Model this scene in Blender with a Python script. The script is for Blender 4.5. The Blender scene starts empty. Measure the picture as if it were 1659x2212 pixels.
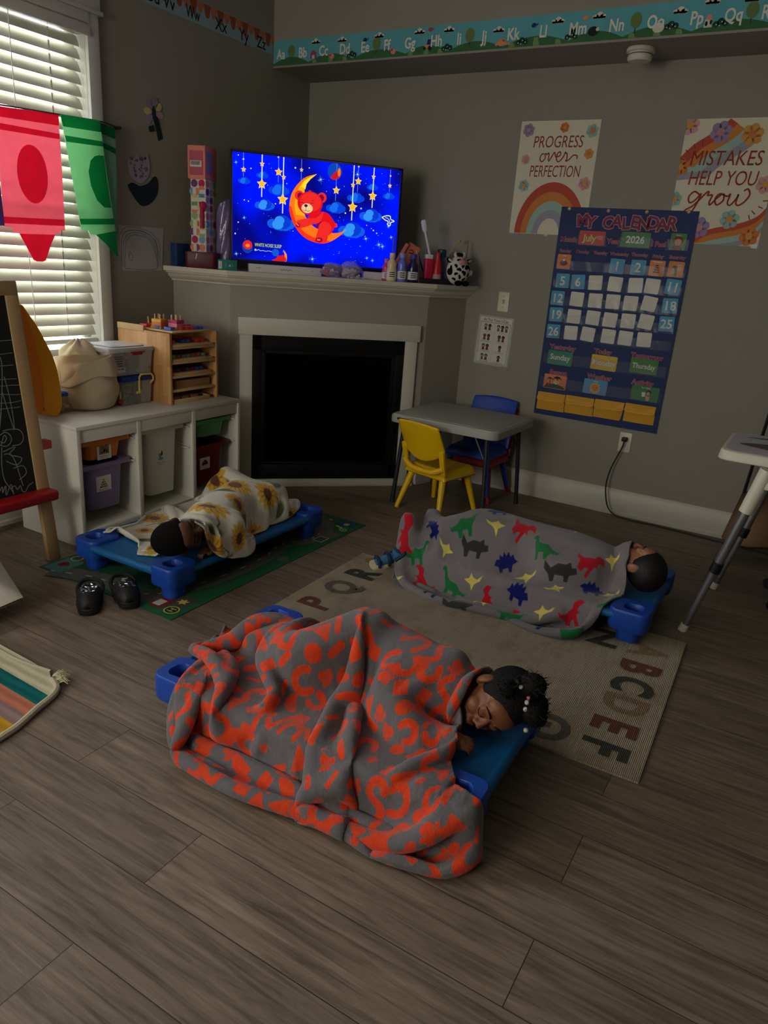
import bpy, bmesh, math, random, zlib, base64
import numpy as np
from mathutils import Vector as V, Matrix as M

sc = bpy.context.scene
COL = sc.collection
PI = math.pi


def lin(c):
    return tuple(((x / 255) / 12.92 if x <= 10 else ((x / 255 + .055) / 1.055) ** 2.4) for x in c)


# ------------------------------------------------------------------ camera, light, exposure
cam = bpy.data.cameras.new('camera')
co = bpy.data.objects.new('camera', cam)
COL.objects.link(co)
sc.camera = co
YAW, PITCH, ROLL, FPX = 2.08584891, 0.32968945, 0.07337006, 1576.638
_f = V((math.cos(PITCH) * math.cos(YAW), math.cos(PITCH) * math.sin(YAW), -math.sin(PITCH)))
_r = _f.cross(V((0, 0, 1))).normalized()
_u = _r.cross(_f)
_r2 = _r * math.cos(ROLL) + _u * math.sin(ROLL)
_u2 = _u * math.cos(ROLL) - _r * math.sin(ROLL)
mw = M((_r2, _u2, -_f)).transposed().to_4x4()
mw.translation = V((3.19244, -4.27385, 1.31941))
co.matrix_world = mw
cam.sensor_fit = 'VERTICAL'
cam.sensor_height = 24
cam.lens = FPX / 2212 * 24
cam.clip_start = .05
cam.clip_end = 100

sc.view_settings.view_transform = 'Standard'
sc.view_settings.look = 'None'
sc.view_settings.gamma = 1
sc.view_settings.exposure = EXPOSURE = 0.0
sc.view_settings.use_curve_mapping = False
try:
    sc.cycles.use_denoising = True
    sc.cycles.max_bounces = 8
    sc.cycles.diffuse_bounces = 4
    sc.cycles.glossy_bounces = 3
    sc.cycles.transmission_bounces = 6
    sc.cycles.transparent_max_bounces = 10
    sc.cycles.sample_clamp_indirect = 3
    sc.cycles.caustics_reflective = False
    sc.cycles.caustics_refractive = False
except Exception:
    pass

w = bpy.data.worlds.new('daylight')
sc.world = w
w.use_nodes = True
bg = w.node_tree.nodes['Background']
bg.inputs[0].default_value = (.93, .98, 1.0, 1)
bg.inputs[1].default_value = 3.0


def area(name, loc, size, rot, power, col=(1, 1, 1), spread=PI):
    l = bpy.data.lights.new(name, 'AREA')
    l.shape = 'RECTANGLE'
    l.size, l.size_y = size
    l.energy = power
    l.color = col
    l.spread = spread
    o = bpy.data.objects.new(name, l)
    o.location = loc
    o.rotation_euler = rot
    COL.objects.link(o)
    return o


# daylight entering by the windows of the left wall (blind window and the bare one nearer the camera); the warm rear lamp is an added fill
area('window_daylight', (-.30, -2.2, 1.55), (1.5, 1.5), (0, -PI / 2, 0), 62, (.90, .97, 1.0))
area('near_window_daylight', (-.16, -4.1, 1.5), (1.4, 1.5), (0, -PI / 2, 0), 40, (.97, .98, 1.0))
area('rear_warm_fill', (1.4, -6.42, 1.5), (1.6, 1.4), (PI / 2, 0, 0), 44, (1.0, .92, .75))


# ------------------------------------------------------------------ materials
MATS = {}


def mat(name, rgb, rough=.6, spec=.4, metal=0, var=.06, scale=12, bump=0, bscale=200, trans=0, alpha=1, emit=0, sheen=0, sub=0, tl=0):
    """a Principled material whose colour wanders a little with object-space noise"""
    if name in MATS:
        return MATS[name]
    m = bpy.data.materials.new(name)
    m.use_nodes = True
    nt = m.node_tree
    b = nt.nodes['Principled BSDF']
    c = lin(rgb)
    tc = nt.nodes.new('ShaderNodeTexCoord')
    nz = nt.nodes.new('ShaderNodeTexNoise')
    nz.inputs['Scale'].default_value = scale
    nz.inputs['Detail'].default_value = 4
    nt.links.new(tc.outputs['Object'], nz.inputs['Vector'])
    mx = nt.nodes.new('ShaderNodeMix')
    mx.data_type = 'RGBA'
    mx.inputs['A'].default_value = tuple(min(1, x * (1 - var)) for x in c) + (1,)
    mx.inputs['B'].default_value = tuple(min(1, x * (1 + var)) for x in c) + (1,)
    nt.links.new(nz.outputs['Fac'], mx.inputs['Factor'])
    nt.links.new(mx.outputs['Result'], b.inputs['Base Color'])
    b.inputs['Roughness'].default_value = rough
    b.inputs['Specular IOR Level'].default_value = spec
    b.inputs['Metallic'].default_value = metal
    b.inputs['Transmission Weight'].default_value = trans
    b.inputs['Alpha'].default_value = alpha
    if sheen:
        b.inputs['Sheen Weight'].default_value = sheen
        b.inputs['Sheen Roughness'].default_value = .5
    if emit:
        nt.links.new(mx.outputs['Result'], b.inputs['Emission Color'])
        b.inputs['Emission Strength'].default_value = emit
    if bump:
        n2 = nt.nodes.new('ShaderNodeTexNoise')
        n2.inputs['Scale'].default_value = bscale
        n2.inputs['Detail'].default_value = 3
        nt.links.new(tc.outputs['Object'], n2.inputs['Vector'])
        bp = nt.nodes.new('ShaderNodeBump')
        bp.inputs['Strength'].default_value = bump
        bp.inputs['Distance'].default_value = .004
        nt.links.new(n2.outputs['Fac'], bp.inputs['Height'])
        nt.links.new(bp.outputs['Normal'], b.inputs['Normal'])
    if tl:                                   # thin cloth or blind slat that lets daylight through
        t = nt.nodes.new('ShaderNodeBsdfTranslucent')
        nt.links.new(mx.outputs['Result'], t.inputs['Color'])
        ms = nt.nodes.new('ShaderNodeMixShader')
        ms.inputs[0].default_value = tl
        nt.links.new(b.outputs[0], ms.inputs[1])
        nt.links.new(t.outputs[0], ms.inputs[2])
        nt.links.new(ms.outputs[0], nt.nodes['Material Output'].inputs[0])
    MATS[name] = m
    return m


def glow(name, rgb, k):
    """screen picture colour"""
    if name in MATS:
        return MATS[name]
    m = bpy.data.materials.new(name)
    m.use_nodes = True
    nt = m.node_tree
    nt.nodes.remove(nt.nodes['Principled BSDF'])
    e = nt.nodes.new('ShaderNodeEmission')
    e.inputs[0].default_value = lin(rgb) + (1,)
    e.inputs[1].default_value = k
    nt.links.new(e.outputs[0], nt.nodes['Material Output'].inputs[0])
    MATS[name] = m
    return m


def glass(name, rgb=(255, 255, 255), rough=.05, tint=.12, op=.2):
    """thin clear plastic: mostly see-through with a glossy coat"""
    if name in MATS:
        return MATS[name]
    m = bpy.data.materials.new(name)
    m.use_nodes = True
    nt = m.node_tree
    b = nt.nodes['Principled BSDF']
    b.inputs['Base Color'].default_value = lin(rgb) + (1,)
    b.inputs['Roughness'].default_value = rough
    b.inputs['Specular IOR Level'].default_value = .6
    t = nt.nodes.new('ShaderNodeBsdfTransparent')
    t.inputs[0].default_value = tuple(1 - tint * (1 - x) for x in lin(rgb)) + (1,)
    ms = nt.nodes.new('ShaderNodeMixShader')
    fr = nt.nodes.new('ShaderNodeFresnel')
    fr.inputs[0].default_value = 1.4
    mt = nt.nodes.new('ShaderNodeMath')
    mt.operation = 'ADD'
    mt.use_clamp = True
    mt.inputs[1].default_value = op
    nt.links.new(fr.outputs[0], mt.inputs[0])
    nt.links.new(mt.outputs[0], ms.inputs[0])
    nt.links.new(t.outputs[0], ms.inputs[1])
    nt.links.new(b.outputs[0], ms.inputs[2])
    nt.links.new(ms.outputs[0], nt.nodes['Material Output'].inputs[0])
    MATS[name] = m
    return m


# ------------------------------------------------------------------ mesh helpers
def rot(ax, a):
    return M.Rotation(a, 3, ax)


def rrect(w, h, r, n=4, cx=0, cy=0):
    """outline of a rounded rectangle"""
    out = []
    for sx, sy, a0 in ((1, 1, 0), (-1, 1, PI / 2), (-1, -1, PI), (1, -1, 1.5 * PI)):
        for k in range(n + 1):
            a = a0 + PI / 2 * k / n
            out.append((cx + sx * (w / 2 - r) + r * math.cos(a), cy + sy * (h / 2 - r) + r * math.sin(a)))
    return out


def disc(cx, cy, rx, ry=None, n=20, a0=0):
    ry = rx if ry is None else ry
    return [(cx + rx * math.cos(a0 + 2 * PI * k / n), cy + ry * math.sin(a0 + 2 * PI * k / n)) for k in range(n)]


def star(cx, cy, R, r, n=5, a0=PI / 2):
    return [(cx + (R if k % 2 == 0 else r) * math.cos(a0 + PI * k / n), cy + (R if k % 2 == 0 else r) * math.sin(a0 + PI * k / n)) for k in range(2 * n)]


def smooth_pts(pts, k=6, closed=False):
    """Catmull-Rom through the points"""
    P = [np.array(p, float) for p in pts]
    n = len(P)
    out = []
    for i in range(n if closed else n - 1):
        if closed:
            p0, p1, p2, p3 = P[i - 1], P[i], P[(i + 1) % n], P[(i + 2) % n]
        else:
            p0, p1, p2, p3 = P[max(i - 1, 0)], P[i], P[i + 1], P[min(i + 2, n - 1)]
        for j in range(k):
            t = j / k
            out.append(tuple(.5 * (2 * p1 + (p2 - p0) * t + (2 * p0 - 5 * p1 + 4 * p2 - p3) * t * t + (3 * p1 - p0 - 3 * p2 + p3) * t ** 3)))
    if not closed:
        out.append(tuple(P[-1]))
    return out


def arc_band(cx, cy, r0, r1, a0, a1, n=24, sy=1):
    o = [(cx + r1 * math.cos(a0 + (a1 - a0) * k / n), cy + sy * r1 * math.sin(a0 + (a1 - a0) * k / n)) for k in range(n + 1)]
    o += [(cx + r0 * math.cos(a1 - (a1 - a0) * k / n), cy + sy * r0 * math.sin(a1 - (a1 - a0) * k / n)) for k in range(n + 1)]
    return o


_TXT = {}


def text_geo(s, bold=0.0):
    """flat letters of a string, height of capitals 1, centred: (verts, faces, width)"""
    key = (s, bold)
    if key in _TXT:
        return _TXT[key]
    cu = bpy.data.curves.new('t', 'FONT')
    cu.body = s
    cu.align_x = 'CENTER'
    cu.offset = bold
    cu.resolution_u = 3
    ob = bpy.data.objects.new('t', cu)
    COL.objects.link(ob)
    dg = bpy.context.evaluated_depsgraph_get()
    me = bpy.data.meshes.new_from_object(ob.evaluated_get(dg))
    k = 1 / .69
    vs = [(v.co.x * k, v.co.y * k - .5) for v in me.vertices]
    fs = [tuple(p.vertices) for p in me.polygons]
    bpy.data.objects.remove(ob)
    bpy.data.curves.remove(cu)
    bpy.data.meshes.remove(me)
    xs = [v[0] for v in vs] or [0]
    _TXT[key] = (vs, fs, max(xs) - min(xs))
    return _TXT[key]


class MB:
    """collects shapes; build() links them as one mesh object"""

    def __init__(s):
        s.v, s.f, s.m = [], [], []

    def add(s, vs, fs, m=0, T=None):
        o = len(s.v)
        s.v += [tuple(T @ V(p)) for p in vs] if T is not None else [tuple(p) for p in vs]
        s.f += [tuple(i + o for i in f) for f in fs]
        s.m += [m] * len(fs)
        return s

    def box(s, c, d, m=0, R=None):
        x, y, z = d[0] / 2, d[1] / 2, d[2] / 2
        vs = [V((a * x, b * y, e * z)) for a in (-1, 1) for b in (-1, 1) for e in (-1, 1)]
        if R is not None:
            vs = [R @ v for v in vs]
        vs = [v + V(c) for v in vs]
        return s.add(vs, [(0, 1, 3, 2), (4, 6, 7, 5), (0, 4, 5, 1), (2, 3, 7, 6), (0, 2, 6, 4), (1, 5, 7, 3)], m)

    def bb(s, a, b, m=0):
        """box between two corners"""
        return s.box([(p + q) / 2 for p, q in zip(a, b)], [abs(q - p) for p, q in zip(a, b)], m)

    def tube(s, pts, r, n=8, m=0, closed=False, caps=True):
        P = [V(p) for p in pts]
        k = len(P)
        rs = r if isinstance(r, (list, tuple)) else [r] * k
        T = []
        for i in range(k):
            a = P[(i - 1) % k] if closed or i > 0 else P[i]
            b = P[(i + 1) % k] if closed or i < k - 1 else P[i]
            t = (b - a)
            T.append(t.normalized() if t.length > 1e-9 else V((0, 0, 1)))
        ref = V((0, 0, 1)) if abs(T[0].z) < .9 else V((1, 0, 0))
        N = (ref - T[0] * ref.dot(T[0])).normalized()
        vs = []
        for i in range(k):
            N = (N - T[i] * N.dot(T[i]))
            N = N.normalized() if N.length > 1e-6 else T[i].orthogonal().normalized()
            B = T[i].cross(N)
            for j in range(n):
                a = 2 * PI * j / n
                vs.append(P[i] + (N * math.cos(a) + B * math.sin(a)) * rs[i])
        fs = []
        for i in range(k if closed else k - 1):
            for j in range(n):
                a, b = i * n + j, i * n + (j + 1) % n
                c, d = ((i + 1) % k) * n + (j + 1) % n, ((i + 1) % k) * n + j
                fs.append((a, b, c, d))
        if caps and not closed:
            fs.append(tuple(range(n - 1, -1, -1)))
            fs.append(tuple((k - 1) * n + j for j in range(n)))
        return s.add(vs, fs, m)

    def cyl(s, p0, p1, r0, r1=None, n=16, m=0):
        return s.tube([p0, p1], [r0, r0 if r1 is None else r1], n, m)

    def lathe(s, prof, c=(0, 0, 0), n=24, m=0, R=None, sx=1, sy=1):
        vs, fs = [], []
        for r, z in prof:
            for j in range(n):
                p = V((r * sx * math.cos(2 * PI * j / n), r * sy * math.sin(2 * PI * j / n), z))
                vs.append((R @ p if R is not None else p) + V(c))
        for i in range(len(prof) - 1):
            for j in range(n):
                fs.append((i * n + j, i * n + (j + 1) % n, (i + 1) * n + (j + 1) % n, (i + 1) * n + j))
        fs.append(tuple(range(n - 1, -1, -1)))
        fs.append(tuple((len(prof) - 1) * n + j for j in range(n)))
        return s.add(vs, fs, m)

    def ell(s, c, r, n=16, m=0, R=None):
        vs, fs = [], []
        k = max(4, n // 2)
        for i in range(k + 1):
            t = PI * i / k
            for j in range(n):
                a = 2 * PI * j / n
                p = V((r[0] * math.sin(t) * math.cos(a), r[1] * math.sin(t) * math.sin(a), -r[2] * math.cos(t)))
                vs.append((R @ p if R is not None else p) + V(c))
        for i in range(k):
            for j in range(n):
                fs.append((i * n + j, i * n + (j + 1) % n, (i + 1) * n + (j + 1) % n, (i + 1) * n + j))
        return s.add(vs, fs, m)

    def prism(s, poly, z0, z1, m=0, T=None, inset=0):
        """outline in the local xy plane raised from z0 to z1"""
        n = len(poly)
        ar = sum(poly[i - 1][0] * poly[i][1] - poly[i][0] * poly[i - 1][1] for i in range(n))
        if ar < 0:
            poly = poly[::-1]
        cx, cy = sum(p[0] for p in poly) / n, sum(p[1] for p in poly) / n
        q = [(cx + (x - cx) * (1 - inset), cy + (y - cy) * (1 - inset)) for x, y in poly]
        vs = [(x, y, z0) for x, y in poly] + [(x, y, z1) for x, y in q]
        fs = [tuple(range(n - 1, -1, -1)), tuple(range(n, 2 * n))]
        fs += [(i, (i + 1) % n, n + (i + 1) % n, n + i) for i in range(n)]
        return s.add(vs, fs, m, T)

    def flat(s, poly, z, m=0, T=None):
        n = len(poly)
        ar = sum(poly[i - 1][0] * poly[i][1] - poly[i][0] * poly[i - 1][1] for i in range(n))
        if ar < 0:
            poly = poly[::-1]
        return s.add([(x, y, z) for x, y in poly], [tuple(range(n))], m, T)

    def ribbon(s, pts, w, z, m=0, k=5, T=None, closed=False):
        """flat pen stroke"""
        P = smooth_pts(pts, k, closed) if k > 1 else pts
        n = len(P)
        vs = []
        for i in range(n):
            a, b = P[max(i - 1, 0)], P[min(i + 1, n - 1)]
            d = math.hypot(b[0] - a[0], b[1] - a[1]) or 1
            nx, ny = -(b[1] - a[1]) / d * w / 2, (b[0] - a[0]) / d * w / 2
            vs += [(P[i][0] + nx, P[i][1] + ny, z), (P[i][0] - nx, P[i][1] - ny, z)]
        fs = [(2 * i, 2 * i + 1, 2 * i + 3, 2 * i + 2) for i in range(n - 1)]
        return s.add(vs, fs, m, T)

    def text(s, st, x, y, h, z, m=0, T=None, wmax=None, sx=1, shear=0, bold=0, ang=0):
        vs, fs, wd = text_geo(st, bold)
        k = h * sx
        if wmax and wd * k > wmax:
            k = wmax / wd
        ca, sa = math.cos(ang), math.sin(ang)
        out = []
        for a, b in vs:
            p, q = (a * k + shear * b * h), b * h
            out.append((x + p * ca - q * sa, y + p * sa + q * ca, z))
        return s.add(out, fs, m, T)

    def grid(s, nx, ny, fn, m=0, closed_x=False):
        vs = [fn(i / (nx if closed_x else nx - 1), j / (ny - 1)) for j in range(ny) for i in range(nx)]
        fs = []
        for j in range(ny - 1):
            for i in range(nx if closed_x else nx - 1):
                fs.append((j * nx + i, j * nx + (i + 1) % nx, (j + 1) * nx + (i + 1) % nx, (j + 1) * nx + i))
        return s.add(vs, fs, m)

    def build(s, name, mats, parent=None, bevel=0, seg=2, smooth=40, sub=0, solid=0, loc=None):
        me = bpy.data.meshes.new(name)
        me.from_pydata(s.v, [], s.f)
        for x in (mats if isinstance(mats, (list, tuple)) else [mats]):
            me.materials.append(x)
        me.polygons.foreach_set('material_index', s.m)
        if bevel:
            bm = bmesh.new()
            bm.from_mesh(me)
            bmesh.ops.remove_doubles(bm, verts=bm.verts, dist=1e-5)
            es = [e for e in bm.edges if len(e.link_faces) == 2 and e.calc_face_angle(0) > .6]
            bmesh.ops.bevel(bm, geom=es, offset=bevel, segments=seg, profile=.5, affect='EDGES', clamp_overlap=True)
            bm.to_mesh(me)
            bm.free()
        me.validate()
        if smooth:
            me.polygons.foreach_set('use_smooth', [True] * len(me.polygons))
            me.set_sharp_from_angle(angle=math.radians(smooth))
        o = bpy.data.objects.new(name, me)
        COL.objects.link(o)
        if parent is not None:
            o.parent = parent
        if loc is not None:
            o.location = loc
        if solid:
            d = o.modifiers.new('thickness', 'SOLIDIFY')
            d.thickness = solid
            d.offset = 0
        if sub:
            d = o.modifiers.new('subdivision', 'SUBSURF')
            d.levels = d.render_levels = sub
        return o


def tag(o, label=None, cat=None, group=None, kind=None):
    for k, v in (('label', label), ('category', cat), ('group', group), ('kind', kind)):
        if v:
            o[k] = v
    return o


def thing(name, label, cat, loc=(0, 0, 0), rz=0, group=None, R=None):
    o = bpy.data.objects.new(name, None)
    o.empty_display_size = .05
    COL.objects.link(o)
    if R is not None:
        o.matrix_world = M.Translation(V(loc)) @ R.to_4x4()
    else:
        o.location = loc
        o.rotation_euler = (0, 0, rz)
    return tag(o, label, cat, group)


def struct(o):
    o['kind'] = 'structure'
    return o


def dup(root, label=None, loc=None, rz=None):
    """a copy of a thing with copies of its parts and sub-parts"""
    r = root.copy()
    COL.objects.link(r)
    for ch in list(root.children):
        c = ch.copy()
        COL.objects.link(c)
        c.parent = r
        for g in list(ch.children):
            d = g.copy()
            COL.objects.link(d)
            d.parent = c
    if label:
        r['label'] = label
    if loc is not None:
        r.location = loc
    if rz is not None:
        r.rotation_euler = (0, 0, rz)
    return r


# frames of the surfaces that carry flat things: local x right, y up, z out of the wall
R_BACK = M(((1, 0, 0), (0, 0, -1), (0, 1, 0)))          # wall y = 0, facing the room
R_LEFT = M(((0, 0, 1), (1, 0, 0), (0, 1, 0)))           # wall x = 0, facing the room
S2 = math.sqrt(.5)
R_FIRE = M(((S2, 0, S2), (S2, 0, -S2), (0, 1, 0)))      # chimney breast, facing the room

# ------------------------------------------------------------------ setting
def floor_material():
    m = bpy.data.materials.new('vinyl_plank_floor')
    m.use_nodes = True
    nt = m.node_tree
    N, L = nt.nodes.new, nt.links.new
    b = nt.nodes['Principled BSDF']
    tc = N('ShaderNodeTexCoord')
    mp = N('ShaderNodeMapping')
    mp.inputs['Location'].default_value = (.26, .045, 0)
    L(tc.outputs['Object'], mp.inputs[0])
    br = N('ShaderNodeTexBrick')
    br.inputs['Scale'].default_value = 1
    br.inputs['Brick Width'].default_value = 1.22
    br.inputs['Row Height'].default_value = .178
    br.inputs['Mortar Size'].default_value = .0011
    br.inputs['Color1'].default_value = (0, 0, 0, 1)
    br.inputs['Color2'].default_value = (1, 1, 1, 1)
    br.inputs['Mortar'].default_value = (.5, .5, .5, 1)
    br.offset = .37
    L(mp.outputs[0], br.inputs['Vector'])
    # grain stretched along the boards
    ms = N('ShaderNodeMapping')
    ms.inputs['Scale'].default_value = (1.6, 26, 1)
    L(tc.outputs['Object'], ms.inputs[0])
    off = N('ShaderNodeVectorMath')
    off.operation = 'MULTIPLY_ADD'
    off.inputs[1].default_value = (7, 3, 0)
    L(br.outputs['Color'], off.inputs[0])
    L(ms.outputs[0], off.inputs[2])
    g1 = N('ShaderNodeTexNoise')
    g1.inputs['Scale'].default_value = 2.2
    g1.inputs['Detail'].default_value = 9
    g1.inputs['Roughness'].default_value = .68
    g1.inputs['Distortion'].default_value = .6
    L(off.outputs[0], g1.inputs['Vector'])
    ms2 = N('ShaderNodeMapping')
    ms2.inputs['Scale'].default_value = (.9, 5, 1)
    L(tc.outputs['Object'], ms2.inputs[0])
    g2 = N('ShaderNodeTexNoise')
    g2.inputs['Scale'].default_value = 2.0
    g2.inputs['Detail'].default_value = 5
    L(ms2.outputs[0], g2.inputs['Vector'])
    r = N('ShaderNodeValToRGB')
    r.color_ramp.elements[0].position = .3
    r.color_ramp.elements[0].color = lin((84, 70, 56)) + (1,)
    r.color_ramp.elements[1].position = .72
    r.color_ramp.elements[1].color = lin((150, 134, 114)) + (1,)
    L(g1.outputs['Fac'], r.inputs[0])
    r2 = N('ShaderNodeMix')
    r2.data_type = 'RGBA'
    r2.blend_type = 'MULTIPLY'
    r2.inputs['Factor'].default_value = 1
    rr = N('ShaderNodeMapRange')
    rr.inputs[1].default_value = .3
    rr.inputs[2].default_value = .7
    rr.inputs[3].default_value = .78
    rr.inputs[4].default_value = 1.12
    L(g2.outputs['Fac'], rr.inputs[0])
    L(r.outputs[0], r2.inputs['A'])
    L(rr.outputs[0], r2.inputs['B'])
    tn = N('ShaderNodeMapRange')
    tn.inputs[3].default_value = .86
    tn.inputs[4].default_value = 1.1
    L(br.outputs['Color'], tn.inputs[0])
    r3 = N('ShaderNodeMix')
    r3.data_type = 'RGBA'
    r3.blend_type = 'MULTIPLY'
    r3.inputs['Factor'].default_value = 1
    L(r2.outputs['Result'], r3.inputs['A'])
    L(tn.outputs[0], r3.inputs['B'])
    jt = N('ShaderNodeMix')
    jt.data_type = 'RGBA'
    jt.inputs['B'].default_value = lin((46, 38, 30)) + (1,)
    L(br.outputs['Fac'], jt.inputs['Factor'])
    L(r3.outputs['Result'], jt.inputs['A'])
    L(jt.outputs['Result'], b.inputs['Base Color'])
    ro = N('ShaderNodeMapRange')
    ro.inputs[3].default_value = .36
    ro.inputs[4].default_value = .56
    L(g1.outputs['Fac'], ro.inputs[0])
    L(ro.outputs[0], b.inputs['Roughness'])
    b.inputs['Specular IOR Level'].default_value = .42
    bp = N('ShaderNodeBump')
    bp.inputs['Strength'].default_value = .35
    bp.inputs['Distance'].default_value = .002
    L(g1.outputs['Fac'], bp.inputs['Height'])
    L(bp.outputs[0], b.inputs['Normal'])
    return m


WALL = mat('greige_wall_paint', (150, 145, 133), .75, .25, var=.03, scale=2.5, bump=.12, bscale=160)
CEIL = mat('white_ceiling_paint', (214, 211, 203), .85, .2, var=.02, scale=2, bump=.1, bscale=120)
TRIM = mat('cream_trim_paint', (205, 200, 184), .45, .4, var=.03, scale=5)
FACE = mat('chimney_paint', (158, 153, 142), .7, .25, var=.03, scale=2.5, bump=.1, bscale=160)
RX, FY, CZ = 5.4, -6.2, 2.78     # right wall, front wall, ceiling
TH = .12


def holed_wall(name, axis, at, a0, a1, holes, sign):
    """a wall slab with window openings; axis 'x' = plane x=at running in y"""
    mb = MB()

    def piece(u0, u1, z0, z1):
        if axis == 'x':
            mb.bb((at, u0, z0), (at + sign * TH, u1, z1))
        else:
            mb.bb((u0, at, z0), (u1, at + sign * TH, z1))
    cuts = sorted(holes)
    u = a0
    for h0, h1, z0, z1 in cuts:
        piece(u, h0, 0, CZ)
        piece(h0, h1, 0, z0)
        piece(h0, h1, z1, CZ)
        u = h1
    piece(u, a1, 0, CZ)
    return struct(mb.build(name, WALL, smooth=0))


struct(MB().bb((-TH, FY - TH, -.05), (RX + TH, TH, 0)).build('floor', floor_material(), smooth=0))
struct(MB().bb((-TH, FY - TH, CZ), (RX + TH, TH, CZ + .1)).build('ceiling', CEIL, smooth=0))
holed_wall('wall_back', 'y', 0, -TH, RX + TH, [], 1)
holed_wall('wall_left', 'x', 0, FY - TH, 0, [(-2.70, -1.70, .74, 2.285), (-4.8, -3.4, .74, 2.285)], -1)
holed_wall('wall_right', 'x', RX, FY - TH, 0, [], 1)
holed_wall('wall_front', 'y', FY, 0, RX, [(.6, 2.2, .8, 2.2)], -1)  # opening added to let the warm fill in
# dropped soffit along the back wall
struct(MB().bb((0, -.369, 2.364), (RX, 0, CZ)).build('wall_soffit', WALL, smooth=0))


def base_profile(h=.15, d=.016):
    return [(0, 0), (d + .006, 0), (d + .006, .018), (d, .026), (d, h - .022), (d - .004, h - .014), (d - .010, h - .004), (0, h)]


def baseboard(name, p, q, out):
    """skirting board from p to q on the floor, out = unit normal into the room"""
    p, q, out = V(p), V(q), V(out)
    pr = base_profile()
    vs = [p + out * a + V((0, 0, b)) for a, b in pr] + [q + out * a + V((0, 0, b)) for a, b in pr]
    n = len(pr)
    fs = [(i, (i + 1) % n, n + (i + 1) % n, n + i) for i in range(n)] + [tuple(range(n)), tuple(range(2 * n - 1, n - 1, -1))]
    o = MB().add(vs, fs).build(name, TRIM, smooth=30)
    return struct(o)


baseboard('baseboard_back', (1.249, 0, 0), (RX, 0, 0), (0, -1, 0))
baseboard('baseboard_left', (0, FY, 0), (0, -1.215, 0), (1, 0, 0))

# windows of the left wall: casing, stool, jamb liner, glass
WFR = mat('white_window_frame', (220, 219, 210), .4, .4, var=.02)


def window(name, y0, y1, z0, z1, casing=True):
    mb = MB()
    cw = .085
    mb.bb((-.004, y1 - .01, z0 - .06), (.02, y1 + cw - .03, z1 + .01))      # side casings
    mb.bb((-.004, y0 + .01, z0 - .06), (.02, y0 - cw + .03, z1 + .01))
    mb.bb((-.004, y0 - cw + .02, z1 + .005), (.024, y1 + cw - .02, z1 + .125))    # head
    mb.bb((-.004, y0 - cw, z1), (.036, y1 + cw - .013, z1 + .018))
    mb.bb((-.004, y0 - cw, z1 + .12), (.045, y1 + cw - .005, z1 + .145))
    mb.bb((-.09, y0 - .005, z0 - .025), (.04, y1 + .005, z0))                  # stool
    mb.bb((-.004, y0 - .03, z0 - .1), (.016, y1 + .03, z0 - .025))
    for y in (y0, y1):                                                     # reveals
        mb.bb((-.1, y - .012, z0), (0, y + .012, z1))
    mb.bb((-.1, y0, z1 - .012), (0, y1, z1 + .004))
    o = struct(mb.build(name, WFR, bevel=.003))
    f = MB()
    for y in (y0 + .035, y1 - .035):
        f.bb((-.105, y - .03, z0), (-.075, y + .03, z1))
    for z in (z0 + .03, z1 - .03, (z0 + z1) / 2):
        f.bb((-.105, y0, z - .024), (-.075, y1, z + .024))
    f.build('window_frame', WFR, o, bevel=.003)
    MB().bb((-.093, y0 + .03, z0 + .03), (-.089, y1 - .03, z1 - .03)).build('window_pane', glass('window_glass', op=.02), o, smooth=0)
    return o


window('window_1', -2.70, -1.70, .74, 2.285)
window('window_2', -4.8, -3.4, .74, 2.285)
mb = MB()
for x in (.6, 2.2):
    mb.bb((x - .05, FY - .06, .75), (x + .05, FY + .02, 2.25))
for z in (.8, 2.2):
    mb.bb((.55, FY - .06, z - .05), (2.25, FY + .02, z + .05))
w3 = struct(mb.build('fill_window', WFR, bevel=.004))  # unseen window, added behind the camera for the fill light
MB().bb((.6, FY - .064, .8), (2.2, FY - .06, 2.2)).build('window_pane', glass('window_glass'), w3, smooth=0)

# chimney breast across the corner
A, B, C, D = (0, -1.205), (.345, -1.125), (1.15, -.32), (1.245, 0)
mb = MB().prism([A, B, C, D, (0, 0)], 0, 1.19)
struct(mb.build('wall_chimney', FACE, smooth=0))
for nm, p, q in (('baseboard_chimney', C, D),):
    d = (V(q) - V(p)).normalized()
    baseboard(nm, (p[0], p[1], 0), (q[0], q[1], 0), (d.y, -d.x, 0))


# ------------------------------------------------------------------ fireplace
def mf(u, k):
    """point of the mantel frame: u along the breast, k = x - y"""
    return (k / 2 + u * S2, -k / 2 + u * S2)


fp = thing('fireplace', 'corner fireplace with cream surround, black firebox and moulded mantel under the television', 'fireplace', (0, 0, 0))


def off_poly(d):
    """mantel outline pushed out by d from the breast"""
    import mathutils
    pts = [V(A), V(B), V(C), V(D)]
    nr = []
    for i in range(3):
        t = (pts[i + 1] - pts[i]).normalized()
        nr.append(V((t.y, -t.x)))
    out = [V((0, (pts[0] + nr[0] * d).y - .0))]
    # intersect pushed lines
    for i in (1, 2):
        a, b = nr[i - 1], nr[i]
        h = (a + b).normalized()
        out.append(pts[i] + h * (d / h.dot(a)))
    out.append(V(((pts[3] + nr[2] * d).x, 0)))
    out[0].x = 0
    return [(p.x, p.y) for p in out]


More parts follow.
